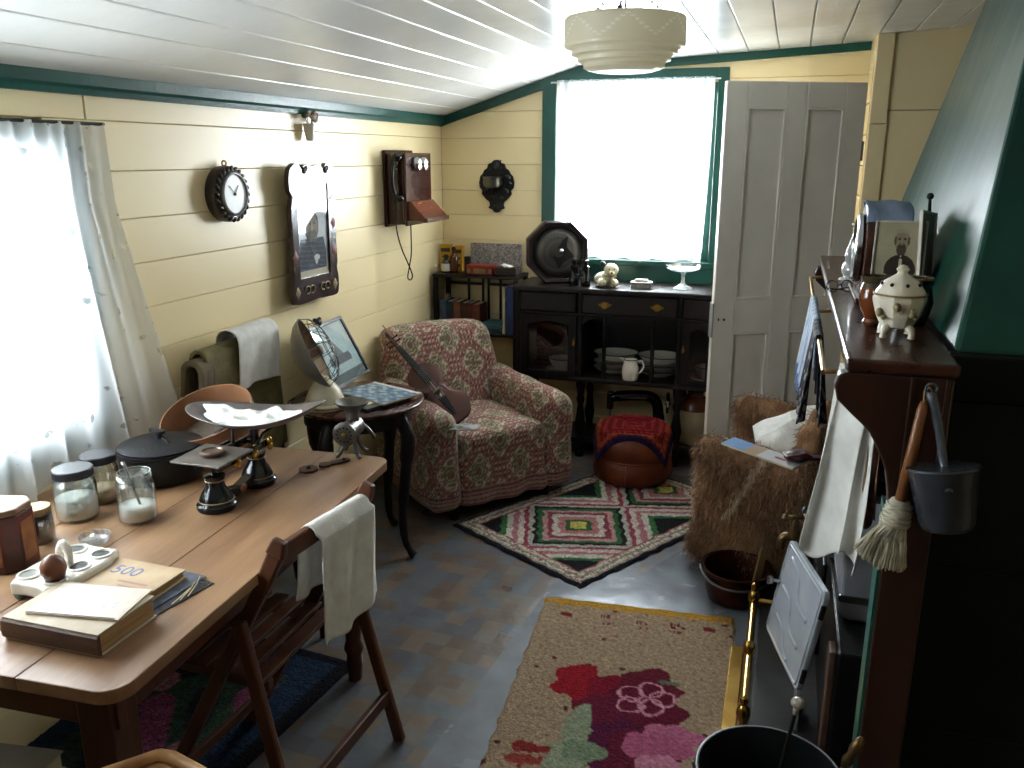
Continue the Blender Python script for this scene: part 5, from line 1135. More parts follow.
# mincer
p = onz(358, 453, TT)
mc = thing('meat_mincer', 'grey metal meat mincer standing at the far end of the table', 'mincer', (p.x-.01, p.y-.02, TT), math.radians(8))
mm = M('tinned_iron', (124, 120, 114), (88, 84, 80), rough=.38, metal=.75, scale=22)
for s_ in (-1, 1):
    for f_ in (-1, 1): G().tube(smooth_pts([(s_*.012, f_*.01, .075), (s_*.018, f_*.018, .04), (s_*.030, f_*.03, .010), (s_*.040, f_*.035, .004)], 4), .007, 8).obj('leg', mm, mc, smooth='all')
G().lathe([(.026, -.05), (.030, -.045), (.030, .04), (.034, .045)], 20, (0, 0, .085), (PI/2, 0, 0)).obj('barrel', mm, mc, smooth=True)
G().lathe([(.036, .045), (.038, .048), (.038, .058), (.030, .062), (.001, .062)], 24, (0, 0, .085), (PI/2, 0, 0)).obj('face_ring', mm, mc, smooth=True)
for k in range(12): G().lathe([(.0035, .0622), (.001, .0632)], 8, (.023*math.cos(k*PI/6), 0, .085+.023*math.sin(k*PI/6)), (PI/2, 0, 0)).obj('die_hole', iron, mc)
G().sph((0, -.065, .085), .008, (1, .6, 1)).obj('nut', brass, mc, smooth='all')
G().lathe([(.020, .10), (.020, .13), (.028, .145), (.052, .165), (.054, .170), (.050, .169), (.024, .145), (.001, .12)], 28, (0, .02, 0)).obj('hopper', mm, mc, smooth=True)
G().tube(smooth_pts([(0, .05, .085), (.0, .075, .085), (.03, .08, .06), (.05, .08, .03)], 4), .006, 8).obj('crank', mm, mc, smooth='all')
# iron spanner plates
p = onz(325, 466, TT)
kk = thing('mincer_spanner', 'rusty flat iron mincer tool lying on the table top', 'tool', (p.x, p.y, TT), math.radians(58))
rust = M('rusty_iron', (92, 66, 48), (58, 42, 34), rough=.7, metal=.3, scale=25)
G().lathe([(.028, 0), (.028, .006), (.001, .006)], 20, (-.055, 0, 0), lobes=8, lobe=.08).obj('toothed_disc', rust, kk); G().lathe([(.018, 0), (.018, .007), (.001, .007)], 16, (0, 0, 0)).obj('middle_disc', rust, kk); G().prism(rrect(.015, -.014, .085, .014, .013), 0, .006).obj('blade', rust, kk, bevel=.002)
G().sph((-.055, 0, .008), .007, n=8).obj('rivet', iron, kk); G().sph((.065, 0, .006), .006, n=8).obj('rivet', iron, kk)
# egg holder
c, a1, b1, ang = rect_from_px([(20, 592), (78, 600), (108, 552), (58, 540)], TT+.03)
et = thing('egg_tray', 'white china egg holder with round hollows and blue-green feet', 'egg holder', (c.x, c.y, TT), ang)
nx, ny = 3, 2; L_, W_ = max(a1, .15), max(b1, .20)
W_, L_ = .205, .135
pol = []
for k in range(72):
    t_ = 2*PI*k/72; pol.append(((L_/2)*math.copysign(abs(math.cos(t_))**.45, math.cos(t_))*(1+.04*math.cos(4*t_)), (W_/2)*math.copysign(abs(math.sin(t_))**.45, math.sin(t_))*(1+.05*math.cos(6*t_))))
G().prism(pol, .012, .042).obj('tray_block', white_ceramic, et, bevel=.008, seg=3)
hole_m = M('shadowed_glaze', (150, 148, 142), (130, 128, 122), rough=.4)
for ix_ in (-1, 1):
    for iy_ in (-1, 0, 1):
        G().lathe([(.026, .0425), (.024, .046), (.020, .0462), (.0185, .0428)], 20, (ix_*.036, iy_*.064, 0), cap=False).obj('hollow_rim', white_ceramic, et, smooth=True)
        G().lathe([(.001, .0424), (.0185, .0427)], 16, (ix_*.036, iy_*.064, 0)).obj('hollow', M('shaded_hollow', (52, 50, 50), (40, 38, 38), rough=.6) if (ix_, iy_) != (-1, -1) else hole_m, et)  # flat discs, the shade inside the hollows is put into their colour
for ix_ in (-1, 1):
    for iy_ in (-1, 1): G().lathe([(.014, 0), (.018, .014)], 12, (ix_*.045, iy_*.08, 0)).obj('foot', M('teal_glaze', (110, 160, 160), (80, 130, 134), rough=.25), et, smooth=True)
G().tube(smooth_pts([(-.01, 0, .04), (-.012, .0, .075), (.0, .0, .092), (.012, 0, .075), (.01, 0, .04)], 5), .009, 10).obj('carrying_loop', white_ceramic, et, smooth='all')
rz_ = et.rotation_euler.z; tg_ = onz(44, 574, TT+.05)
ep = min((Vector((i*.036, j*.064, 0)) for i in (-1, 1) for j in (-1, 0, 1)), key=lambda q: (c.x+q.x*math.cos(rz_)-q.y*math.sin(rz_)-tg_.x)**2+(c.y+q.x*math.sin(rz_)+q.y*math.cos(rz_)-tg_.y)**2)
ew = (c.x+ep.x*math.cos(rz_)-ep.y*math.sin(rz_), c.y+ep.x*math.sin(rz_)+ep.y*math.cos(rz_))
pg = onz(43, 565, TT+.075)
eg = G().lathe([(.0005, -.030), (.012, -.027), (.020, -.018), (.0235, -.004), (.0225, .008), (.017, .020), (.009, .028), (.0005, .031)], 24).obj('brown_egg', M('brown_eggshell', (116, 70, 46), (92, 52, 34), rough=.35, scale=30), loc=(ew[0], ew[1], TT+.072), rot=(.15, .1, 0), smooth='all'); eg.scale = (1.12, 1.12, 1.0); tag(eg, 'dark brown egg sitting in the white egg holder', 'egg')
p = onz(92, 548, TT)
gd = thing('glass_dish', 'small clear glass dish on the table beyond the egg holder', 'glassware', (p.x-.02, p.y+.03, TT)); G().lathe([(.030, 0), (.034, .004), (.038, .018), (.036, .018), (.031, .006), (.001, .004)], 24).obj('dish', thin_glass('dish_glass', (.95, .97, .97), gloss=.2, opac=.1), gd, smooth=True); G().lathe([(.006, .005), (.005, .012), (.009, .018), (.001, .022)], 12).obj('knob', thin_glass('dish_glass', (.95, .97, .97), gloss=.2, opac=.1), gd, smooth=True)
# books and photographs
def tbook(name, label, px, ztop, th_, cover, page, spine='left', rounded=True):
    c, a, b, ang = rect_from_px(px, TT+ztop); z0 = TT+ztop-th_
    t = thing(name, label, 'book', (c.x, c.y, z0), ang)
    cm = M('cover_'+name, *cover, rough=.6, scale=12)
    G().bb((-a/2, -b/2, th_-.004), (a/2, b/2, th_)).obj('front_cover', cm, t, bevel=.0015); G().bb((-a/2, -b/2, 0), (a/2, b/2, .004)).obj('back_cover', cm, t, bevel=.0015)
    G().bb((-a/2+.003, -b/2+.004, .004), (a/2-.004, b/2-.004, th_-.004)).obj('pages', page, t, bevel=.002)
    g = G(); pr = [(-b/2+.004, 0), (-b/2-.004, th_*.15), (-b/2-.007, th_*.5), (-b/2-.004, th_*.85), (-b/2+.004, th_)]
    g.prism(pr, -a/2, a/2, 'yz').obj('spine', cm, t); return t, a, b
old_pages = M('yellow_pages', (176, 142, 96), (140, 106, 66), rough=.85, scale=40, stretch=(.2, .2, 3))
bk1, A1, B1 = tbook('thick_old_book', 'thick old brown book lying at the near end of the table', [(6, 616), (100, 637), (153, 594), (60, 580)], .048, .048, ((186, 172, 148), (160, 142, 114)), old_pages)
for ch in bk1.children:
    if ch.name.startswith('spine'): ch.data.materials[0] = M('brown_spine', (96, 62, 38), (70, 44, 26), rough=.5)
c, a, b, ang = rect_from_px([(28, 613), (122, 617), (148, 590), (62, 580)], TT+.055)
bl = thing('exercise_booklet', 'thin pale booklet with dark bottom edge on the thick old book', 'booklet', (c.x, c.y, TT+.0488), ang)
def blc(U, V):
    C = np.empty(U.shape+(3,)); C[:] = (200, 186, 172); C[(V < .035)] = (70, 44, 48)
    ang_ = np.sin(U*60+np.sin(V*22)*3); ink = (ang_ > .86) & (np.abs(V-.33-.12*U) < .10) & (U > .42) & (U < .85); C[ink] = (150, 164, 176)
    C[(np.hypot((U-.33)*1.6, V-.45) < .05)] = (196, 168, 150); C[(U > .96)] = (196, 180, 160); return C[..., 0], C[..., 1], C[..., 2]
G().bb((-a/2, -b/2, 0), (a/2, b/2, .0035)).obj('leaves', pale_paper, bl); sheet('printed_cover', lambda U, V: (-a/2+a*U, -b/2+b*V, .0042+0*U), 90, 70, MC('booklet_cover', rough=.5, var=.08), bl, col=blc)
bk2, A2, B2 = tbook('worn_paperback', 'worn tan paperback with blue lettering behind the thick old book', [(78, 582), (148, 598), (183, 568), (112, 557)], .026, .022, ((190, 166, 130), (164, 136, 102)), old_pages)
def ltr(txt, name, size, mat, par, loc, rot=(0, 0, 0), ext=.0003):
    cu = bpy.data.curves.new(name, 'FONT'); cu.body = txt; cu.size = size; cu.extrude = ext; cu.align_x = 'CENTER'; cu.align_y = 'CENTER'
    tmp = bpy.data.objects.new(name, cu); COL.objects.link(tmp); dg_ = bpy.context.evaluated_depsgraph_get(); dg_.update()
    me = bpy.data.meshes.new_from_object(tmp.evaluated_get(dg_)); bpy.data.objects.remove(tmp); bpy.data.curves.remove(cu)
    return link(name, me, mat, par, loc, rot)
ltr('500', 'blue_lettering', .05, M('faded_blue_ink', (110, 120, 158), rough=.7), bk2, (-A2*.12, B2*.12, .0222))
G().bb((-A2*.05, -B2*.22, .0220), (A2*.35, -B2*.17, .0223)).obj('red_rule', M('faded_red_ink', (170, 120, 104)), bk2); G().bb((A2*.02, -B2*.34, .0220), (A2*.30, -B2*.31, .0223)).obj('red_rule', M('faded_red_ink', (170, 120, 104)), bk2)
for k, (px, cc, lab) in enumerate((([(150, 612), (168, 618), (200, 580), (182, 574)], (44, 44, 50), 'lowest dark photograph of the loose pile beside the paperback'), ([(144, 606), (164, 610), (196, 575), (178, 570)], (74, 78, 88), 'grey photograph on top of the loose pile beside the paperback'))):
    c, a, b, ang = rect_from_px(px, TT+.004)
    ph = G().bb((-a/2-.02, -b/2, 0), (a/2, b/2, .0012)).obj('loose_photograph', M('photo_%d' % k, cc, tuple(int(q*1.5) for q in cc), rough=.25, scale=30), loc=(c.x, c.y, TT+.0006+.002*k), rot=(0, 0, ang)); tag(ph, lab, 'photograph')
for k in range(3):
    q0 = onz(172+8*k, 604-4*k, TT+.006); q1 = onz(190+5*k, 588-6*k, TT+.006); 
    tt_ = G().tube([q0, (q0+q1)/2+Vector((.004, .004, .003)), q1], .0012, 6).obj('twine', M('pale_twine', (190, 170, 130))); tag(tt_, ['left', 'middle', 'right'][k]+' strand of pale string on the loose photographs', 'string', 'strings on the photographs')

# ---- chair by the wall with cloths over its back
XC = -1.83
wc = thing('kitchen_chair', 'wooden chair against the left wall behind the table with cloths over it', 'chair', (-1.64, 2.54, 0)); O = off(wc)
for y_ in (2.36, 2.72):
    G().tube(smooth_pts([(XC+.05, y_, 0), (XC+.02, y_, .3), (XC+.02, y_, .47), (XC-.02, y_, .75), (XC-.04, y_, .97)], 5), .016, 10).obj('back_leg', dark_wood, wc, loc=O, smooth='all')
    G().lathe([(.013, 0), (.017, .2), (.018, .42)], 10, (XC+.37, y_, 0)).obj('front_leg', dark_wood, wc, loc=O, smooth='all')
G().prism(rrect(XC-.0, 2.33, XC+.40, 2.75, .06), .425, .45).obj('seat', dark_wood, wc, loc=O, bevel=.006)
for z in (.70, .83, .94): G().bar((XC-.03+(.83-z)*.15, 2.36, z), (XC-.03+(.83-z)*.15, 2.72, z), .018, .05).obj('back_rail', dark_wood, wc, loc=O, bevel=.005)
def over(x0, y0, y1, ztop, back, front, th_, amp=.006, seed=0, skew=0.):
    Lb = back+front
    def f(U, V):
        s = V*Lb-back; r = th_
        x = np.where(s < -r, -r, np.where(s > r, r, r*np.sin(np.clip(s/r, -1, 1)*PI/2))); z = np.where(s < -r, s+r, np.where(s > r, -(s-r), r*np.cos(np.clip(s/r, -1, 1)*PI/2)))
        w_ = amp*np.sin(U*13+seed+V*3)*np.clip(np.abs(s)*5, 0, 1)
        return x0+x+w_+.04*np.clip(s, 0, 1), y0+(y1-y0)*U+skew*np.clip(s, 0, 1)+.006*np.sin(V*7+seed), ztop+z-.01*np.sin(U*4+seed)*np.clip(np.abs(s)*4, 0, 1)
    return f
olive = M('olive_cloth', (116, 106, 66), (90, 80, 48), rough=.9, scale=20, bump=.3, bscale=120)
o_ = sheet('olive_blanket', over(XC-.035, 2.34, 2.76, .985, .3, .46, .030, .008, 1), 40, 60, olive, solid=.012); tag(o_, 'folded olive green blanket over the back of the wall chair', 'blanket')
o_ = sheet('white_towel', over(XC-.03, 2.50, 2.75, 1.012, .18, .21, .046, .006, 3, -.10), 40, 60, white_cloth, solid=.004); tag(o_, 'white towel draped over the olive blanket on the wall chair', 'towel')
rl = sheet('khaki_scarf', over(XC-.03, 2.29, 2.36, .95, .12, .16, .034, .004, 5), 20, 40, M('khaki_knit', (110, 98, 74), (84, 74, 54), rough=.95, bump=.4, bscale=90), solid=.02); tag(rl, 'rolled khaki scarf on the end of the wall chair back', 'scarf')

# ---- round side table
SX, SY, SZt, SR = -1.655, 3.055, .68, .275
sd = thing('side_table', 'small round dark side table with cabriole legs between wall and armchair', 'table', (SX, SY, 0))
G().lathe([(.001, SZt-.022), (SR-.012, SZt-.022), (SR, SZt-.014), (SR, SZt-.006), (SR-.008, SZt), (.001, SZt)], 48).obj('table_top', wood('red_mahogany', (74, 34, 28), (46, 20, 18), 'y', rough=.28, coat=.2), sd, smooth=True)
G().lathe([(SR-.05, SZt-.09), (SR-.05, SZt-.022)], 40).obj('apron', dark_wood, sd, smooth=True)
for k in range(4):
    a = PI/4+k*PI/2-.9; ca, sa = math.cos(a), math.sin(a)
    G().tube(smooth_pts([(ca*r, sa*r, z) for r, z in ((.20, SZt-.06), (.235, SZt-.14), (.225, .42), (.20, .22), (.205, .08), (.235, .025), (.25, .010))], 5), [.028]*5+[.032]*5+[.024]*5+[.018]*5+[.015]*5+[.018]*5+[.016], 10).obj('cabriole_leg', dark_wood, sd, smooth='all')
ZS = SZt+.0008
# electric bowl heater
p = onz(319, 413, ZS)
ht_ = thing('bowl_heater', 'cream electric bowl heater with wire guard on the side table', 'heater', (p.x-.02, p.y+.085, ZS))
hcream = M('cream_enamel', (204, 194, 166), (182, 170, 138), rough=.35, scale=10)
G().lathe([(.085, 0), (.088, .006), (.086, .018), (.078, .024), (.074, .040), (.060, .075), (.040, .100), (.022, .112), (.018, .125)], 36).obj('base', hcream, ht_, smooth=True)
G().tube([(.087*math.cos(k*PI/16), .087*math.sin(k*PI/16), .012) for k in range(32)], .004, 6, closed=True).obj('base_ring', gold, ht_, smooth='all')
axd = Vector((.80, .42, .40)).normalized(); hc = Vector((-.045, -.02, .215))
Rm = axd.to_track_quat('Z', 'Y').to_matrix().to_4x4(); Tm = Matrix.Translation(hc) @ Rm
grey_en = M('grey_enamel', (122, 116, 104), (96, 90, 80), rough=.35, scale=8); copper_in = M('copper_bowl', (150, 130, 108), (120, 100, 80), rough=.25, metal=.8)
pr_ = [(.001, -.062), (.04, -.056), (.09, -.036), (.125, -.010), (.145, .018)]
G().lathe(pr_+[(.149, .020), (.146, .024)], 40, cap=False).xf(Tm).obj('dish_shell', grey_en, ht_, smooth=True)
G().lathe([(r*.985, z+.004) for r, z in pr_], 40, cap=False).xf(Tm).obj('reflector', copper_in, ht_, smooth='all')
G().lathe([(.012, -.056), (.014, .0), (.020, .005), (.020, .05), (.012, .056), (.001, .057)], 16).xf(Tm).obj('element', M('fire_clay', (168, 148, 130), (90, 70, 60), rough=.7, scale=20), ht_, smooth=True)
wire_m = M('guard_wire', (70, 66, 58), rough=.4, metal=.8)
def dome(r): return .022+.075*math.sqrt(max(0, 1-(r/.146)**2))
for k in range(8):
    a = k*PI/8; G().tube([(r*math.cos(a), r*math.sin(a), dome(abs(r))) for r in np.linspace(-.146, .146, 21)], .0014, 5).xf(Tm).obj('guard_wire', wire_m, ht_)
for r in (.05, .095, .13): G().tube([(r*math.cos(k*PI/16), r*math.sin(k*PI/16), dome(r)) for k in range(32)], .0014, 5, closed=True).xf(Tm).obj('guard_ring', wire_m, ht_)
G().tube([(0, 0, .115), tuple(hc+Vector((-.01, -.005, -.05)))], .010, 8).sph(tuple(hc-axd*.05), .02).obj('neck', hcream, ht_, smooth='all')
G().tube(smooth_pts([(-.05, -.05, .012), (-.12, -.06, .004), (-.17, .0, .003), (-.18, .06, .004)], 5), .0035, 6).obj('flex', bk, ht_, smooth='all')
# picture leaning against the wall
f0, f1 = onz(328, 398, ZS), onz(367, 380, ZS)
fx = -1.79; fw = .38; fh = .29
lp_ = thing('leaning_picture', 'dark framed print of a ship leaning on the wall above the side table', 'picture', (fx, 3.255, ZS+.004), rot=(0, math.radians(-28), math.radians(4)))
for a, b in (((0, -fw/2, 0), (.012, fw/2, .016)), ((0, -fw/2, fh-.016), (.012, fw/2, fh)), ((0, -fw/2, .016), (.012, -fw/2+.016, fh-.016)), ((0, fw/2-.016, .016), (.012, fw/2, fh-.016))): G().bb(a, b).obj('frame_side', M('black_frame', (34, 36, 38), (24, 25, 27), rough=.3), lp_, bevel=.002)
def shipc(U, V):
    C = np.empty(U.shape+(3,)); t_ = V[..., None]; C[:] = np.array((186, 214, 212))*(1-t_)+np.array((214, 230, 228))*t_
    C[V < .14] = (84, 104, 98); C[(np.abs(U-.5) < .012) & (V < .75) & (V > .3)] = (70, 82, 84)
    hull = (np.abs(U-.52) < .30-.25*np.abs(V-.36)) & (V > .30) & (V < .45); C[hull] = (92, 100, 102)
    sail = (np.abs(U-.5) < .16*(1-np.clip((V-.45)/.3, 0, 1))) & (V > .45) & (V < .72); C[sail] = (112, 126, 128); return C[..., 0], C[..., 1], C[..., 2]
sheet('print', lambda U, V: (.004+0*U, -fw/2+.016+(fw-.032)*U, .016+(fh-.032)*V), 70, 60, MC('ship_print', rough=.5, var=.12), lp_, col=shipc)
G().bb((.008, -fw/2+.016, .016), (.0095, fw/2-.016, fh-.016)).obj('glazing', thin_glass('picture_glass2', gloss=.08, gmax=.3), lp_)
G().sph((.012, -.03, fh+.010), .020, (.7, 1, .9), 12).sph((.012, -.05, fh+.022), .010, n=8).sph((.014, -.01, fh+.020), .009, n=8).obj('frame_crest', cast, lp_, smooth='all')
# album and magazine
def flat(name, label, cat, px, z0, th_, mat, colfn=None, bv=.001):
    c, a, b, ang = rect_from_px(px, z0+th_); t = thing(name, label, cat, (c.x, c.y, z0), ang)
    G().bb((-a/2, -b/2, 0), (a/2, b/2, th_)).obj('leaves', mat, t, bevel=bv)
    if colfn: sheet('cover_print', lambda U, V: (-a/2+a*U, -b/2+b*V, th_+.0006+0*U), 60, 50, MC('print_'+name, rough=.35, var=.1), t, col=colfn)
    return t
flat('dark_album', 'dark green album lying under the blue magazine on the side table', 'album', [(338, 400), (374, 410), (404, 396), (350, 383)], ZS, .016, M('dark_green_cloth', (48, 56, 50), (36, 42, 38), rough=.5))
def bluec(U, V):
    n = noise2(U*17, V*15, 1)+.5*noise2(U*41, V*37, 2); C = np.empty(U.shape+(3,)); C[:] = (74, 112, 142); C[n > .25] = (148, 170, 180); C[n < -.45] = (46, 70, 96); C[(V > .9)] = (204, 204, 200); return C[..., 0], C[..., 1], C[..., 2]
flat('blue_magazine', 'blue patterned magazine lying on the dark album', 'magazine', [(350, 394), (398, 405), (408, 392), (364, 380)], ZS+.017, .007, pale_paper, bluec)
flat('loose_letter', 'small loose sheet of white paper on the side table edge', 'paper', [(344, 404), (358, 409), (368, 402), (354, 397)], ZS+.0172, .002, pale_paper)
p = onz(386, 408, ZS)
gk = G().lathe([(.018, 0), (.022, .006), (.016, .014), (.010, .018), (.001, .018)], 14, sx=1.8).sph((.02, .0, .016), .010, (1.3, .8, .8), 10).obj('pewter_trinket', M('dark_pewter', (90, 90, 92), (64, 64, 66), rough=.35, metal=.7), loc=(p.x-.03, p.y, ZS), rot=(0, 0, .5), smooth=True); tag(gk, 'little dark pewter trinket at the front rim of the side table', 'trinket')

# ---- violin and bow in the armchair
q0 = Vector((-1.375, 3.505, .475)); q1 = Vector((-1.79, 3.66, .80)); ay = (q1-q0).normalized()
nz_ = (Vector((0, 0, CAMH))-(q0+q1)/2); nz_ = nz_+Vector((.9, 0, .3)); nz_ = (nz_-ay*nz_.dot(ay)).normalized(); axx = ay.cross(nz_)
Mv = Matrix((axx, ay, nz_)).transposed().to_4x4()
vi = thing('violin', 'reddish brown violin resting in the armchair with its scroll against the back', 'violin', tuple(q0)); vi.rotation_euler = Mv.to_euler()
hv = [(0, 0), (.05, .004), (.085, .03), (.103, .075), (.096, .11), (.072, .14), (.056, .17), (.058, .20), (.072, .222), (.083, .25), (.080, .29), (.062, .33), (.03, .352), (0, .355)]
hv = sm2(hv, 4); ov = hv+[(-a, b) for a, b in hv[::-1][1:-1]]
varn = M('violin_varnish', (98, 52, 38), (70, 36, 26), rough=.18, scale=7, stretch=(1, .3, 1), coat=.5)
varn2 = M('violin_ribs', (96, 44, 30), (66, 30, 20), rough=.2, coat=.4)
G().prism([(a*.96, .178+(b-.178)*.975) for a, b in ov], -.030, 0).obj('ribs', varn2, vi)
def plate(sgn, z0):
    rings = []; g = G(); n = len(ov)
    for s_, h_ in ((1, 0), (1, .004), (.9, .007), (.7, .011), (.45, .014), (.2, .015)): rings.append([(a*s_, .178+(b-.178)*s_, z0+sgn*h_) for a, b in ov])
    vs_ = [p for r in rings for p in r]; fs_ = [(i*n+k, i*n+(k+1) % n, (i+1)*n+(k+1) % n, (i+1)*n+k) for i in range(len(rings)-1) for k in range(n)]+[tuple((len(rings)-1)*n+k for k in range(n)), tuple(range(n-1, -1, -1))]
    return g.add(vs_, fs_)
plate(1, 0).obj('belly', varn, vi, smooth=True); plate(-1, -.030).obj('back', varn2, vi, smooth=True)
ebony = M('ebony', (24, 20, 20), (16, 14, 14), rough=.25)
G().bar((0, .345, -.008), (0, .49, .000), .026, .022, (0, 0, 1)).obj('neck', varn2, vi, bevel=.006)
G().bar((0, .235, .028), (0, .485, .015), .038, .006, (0, 0, 1), w2=.024).obj('fingerboard', ebony, vi, bevel=.002)
G().tube(smooth_pts([(0, .485, .0), (0, .54, -.006), (0, .575, -.020), (0, .592, -.010), (0, .585, .004), (0, .572, -.002)], 5), [.012]*6+[.011]*6+[.010]*7+[.008]*7, 10).obj('scroll', varn2, vi, smooth='all')
for s_, y_ in ((-1, .51), (1, .522), (-1, .536), (1, .548)): G().tube([(0, y_, -.003), (s_*.032, y_, -.003)], .0035, 6).sph((s_*.034, y_, -.003), .007, (.6, 1, 1), 8).obj('tuning_peg', ebony, vi, smooth='all')
G().prism([(-.022, .015), (.022, .015), (.016, .036), (0, .042), (-.016, .036)], .176, .180, 'xz').obj('bridge', M('maple_bridge', (190, 150, 100)), vi)
G().prism([(-.008, .03), (.008, .03), (.02, .14), (-.02, .14)], .018, .024).obj('tailpiece', ebony, vi, bevel=.002)
G().prism([(-.055, .01), (-.02, .008), (-.02, .055), (-.05, .06)], .012, .022).obj('chin_rest', ebony, vi, bevel=.004)
for k in range(4): G().tube([((k-1.5)*.009, .13, .025), ((k-1.5)*.010, .178, .041), ((k-1.5)*.005, .49, .022)], .0006, 5).obj('string', steel, vi)
for s_ in (-1, 1): G().tube(smooth_pts([(s_*.030, .215, .012), (s_*.034, .20, .0125), (s_*.040, .178, .0115), (s_*.046, .156, .0105), (s_*.050, .142, .009)], 3), .002, 5).obj('sound_hole', ebony, vi)
b0 = onx(371, 333, -1.90); b1 = Vector((-1.47, 3.53, .565)); 
bw = thing('violin_bow', 'thin wooden violin bow lying behind the violin across the chair', 'bow', tuple(b1)); dv = Vector((-1.86, 3.72, .85))-b1
G().tube([Vector((0, 0, 0)), dv*.5+Vector((.004, 0, -.006)), dv], [.0035, .003, .0025], 6).obj('stick', M('bow_wood', (150, 104, 60), (120, 80, 44), rough=.35), bw); G().tube([dv*.06+Vector((0, -.01, .012)), dv*.97+Vector((0, -.006, .008))], .0012, 5).obj('hair', M('horse_hair', (214, 200, 172)), bw); G().box(dv*.06+Vector((0, -.005, .006)), (.012, .012, .018)).obj('frog', ebony, bw)
ragf = lambda U, V: ((U-.5)*.13, (V-.5)*.07, .012*np.sin(U*PI)*np.sin(V*PI)+.006*noise2(U*9, V*7, 2)+.008)
p = onz(462, 432, .455)
rg_ = sheet('grey_duster', ragf, 30, 20, M('grey_cloth', (176, 176, 172), (150, 150, 146), rough=.9), loc=(p.x, p.y+.02, .462), rot=(0, 0, .4), solid=.004); tag(rg_, 'small crumpled grey duster on the armchair seat below the violin', 'cloth')
# ---- things at the bottom left: cane chair top and stacked books under the table
cane = M('pale_bamboo', (190, 144, 92), (150, 104, 60), rough=.4, scale=20)
k0, k1, k2, k3 = onz(108, 776, .62), onz(172, 758, .62), onz(238, 778, .62), onz(175, 806, .62)
ca = thing('bamboo_stool', 'pale bamboo framed stool top at the bottom edge of the picture', 'stool', (k1.x, k1.y-.15, 0)); O = off(ca)
cen = Vector((k1.x+.02, k1.y-.19, 0)); 
hexp = [Vector((k0.x-.03, k0.y-.02, .62)), k1+Vector((-.028, 0, 0)), k1+Vector((.0, .002, 0)), Vector((k2.x+.02, k2.y-.03, .62)), Vector((k2.x+.03, k2.y-.30, .62)), Vector((k0.x-.03, k0.y-.30, .62))]
for zz, sc_ in ((.62, 1), (.605, .93)):
    pp = [cen+Vector(((q.x-cen.x)*sc_, (q.y-cen.y)*sc_, zz)) for q in hexp]
    for i in range(6): G().tube([pp[i], pp[(i+1) % 6]], .011 if sc_ == 1 else .008, 10).obj('bamboo_rail', cane, ca, loc=O, smooth=True)
for i in (0, 3, 4, 5): G().tube([(hexp[i].x, hexp[i].y, .62), (hexp[i].x, hexp[i].y, 0)], .013, 10).obj('leg', cane, ca, loc=O, smooth=True)
G().prism([(cen.x+(q.x-cen.x)*.9, cen.y+(q.y-cen.y)*.9) for q in hexp][::-1], .596, .602).obj('woven_top', M('woven_seat', (206, 186, 156), (180, 156, 122), rough=.7, scale=40), ca, loc=O)
zz = .012
for k, (rgb, h_, lab) in enumerate((((70, 50, 40), .05, 'dark brown bottom volume of the stack under the table'), ((120, 110, 90), .06, 'grey-brown volume second from the bottom under the table'), ((60, 78, 84), .06, 'slate blue volume in the middle of the under-table stack'), ((150, 130, 96), .06, 'tan volume below the top one under the table'), ((206, 200, 188), .05, 'off-white top volume of the stack under the table'))):
    t = thing('stacked_volume', lab, 'book', (-1.66-.004*k, 1.17+.008*(k % 2), zz), .12+.03*(k % 3), 'volumes stacked under the table'); cm = M('volume_%d' % k, rgb, tuple(int(q*.8) for q in rgb), rough=.6)
    G().bb((-.16, -.12, 0), (.16, .12, .004)).bb((-.16, -.12, h_-.004), (.16, .12, h_)).bb((-.16, -.12, .004), (.16, -.116, h_-.004)).obj('cover', cm, t); G().bb((-.155, -.115, .004), (.155, .115, h_-.004)).obj('pages', pale_paper, t); zz += h_+.0006
# ================================================================ HEARTH SIDE
iron_black = M('stove_black', (30, 29, 29), (18, 17, 17), rough=.38, metal=.4, scale=9, bump=.12, bscale=80)
w_enamel = M('white_enamel', (176, 182, 188), (156, 162, 170), rough=.2, spec=.6, scale=8)
hs_ = G().bb((.01, 1.93, 0), (.95, 3.59, .018)).obj('hearth_slab', M('hearth_stone', (62, 58, 56), (44, 41, 40), rough=.6, bump=.2), bevel=.004); tag(hs_, 'dark stone hearth slab under the cooking range', 'hearth')
rg = thing('cooking_range', 'black iron cooking range with pale enamel oven door set under the mantel', 'range', (.55, 2.55, .018)); O = off(rg)
G().bb((.20, 2.02, .02), (.93, 3.15, .46)).bb((.42, 2.02, .46), (.93, 3.15, .60)).obj('range_body', iron_black, rg, loc=O, bevel=.008)
G().bb((.41, 2.00, .60), (.94, 3.17, .635)).obj('hob_plate', iron_black, rg, loc=O, bevel=.006)
G().bb((.182, 2.03, .03), (.20, 2.09, .455)).obj('rusty_stile', M('rust_edge', (96, 66, 48), (58, 42, 34), rough=.6, scale=18), rg, loc=O, bevel=.004)
G().bb((.186, 2.60, .10), (.20, 3.05, .42)).obj('firebox_door', iron_black, rg, loc=O, bevel=.006)
for k in range(5): G().bb((.180, 2.65+k*.07, .16), (.1855, 2.69+k*.07, .30)).obj('draught_slot', M('slot_grey', (70, 68, 66), rough=.5, metal=.5), rg, loc=O)
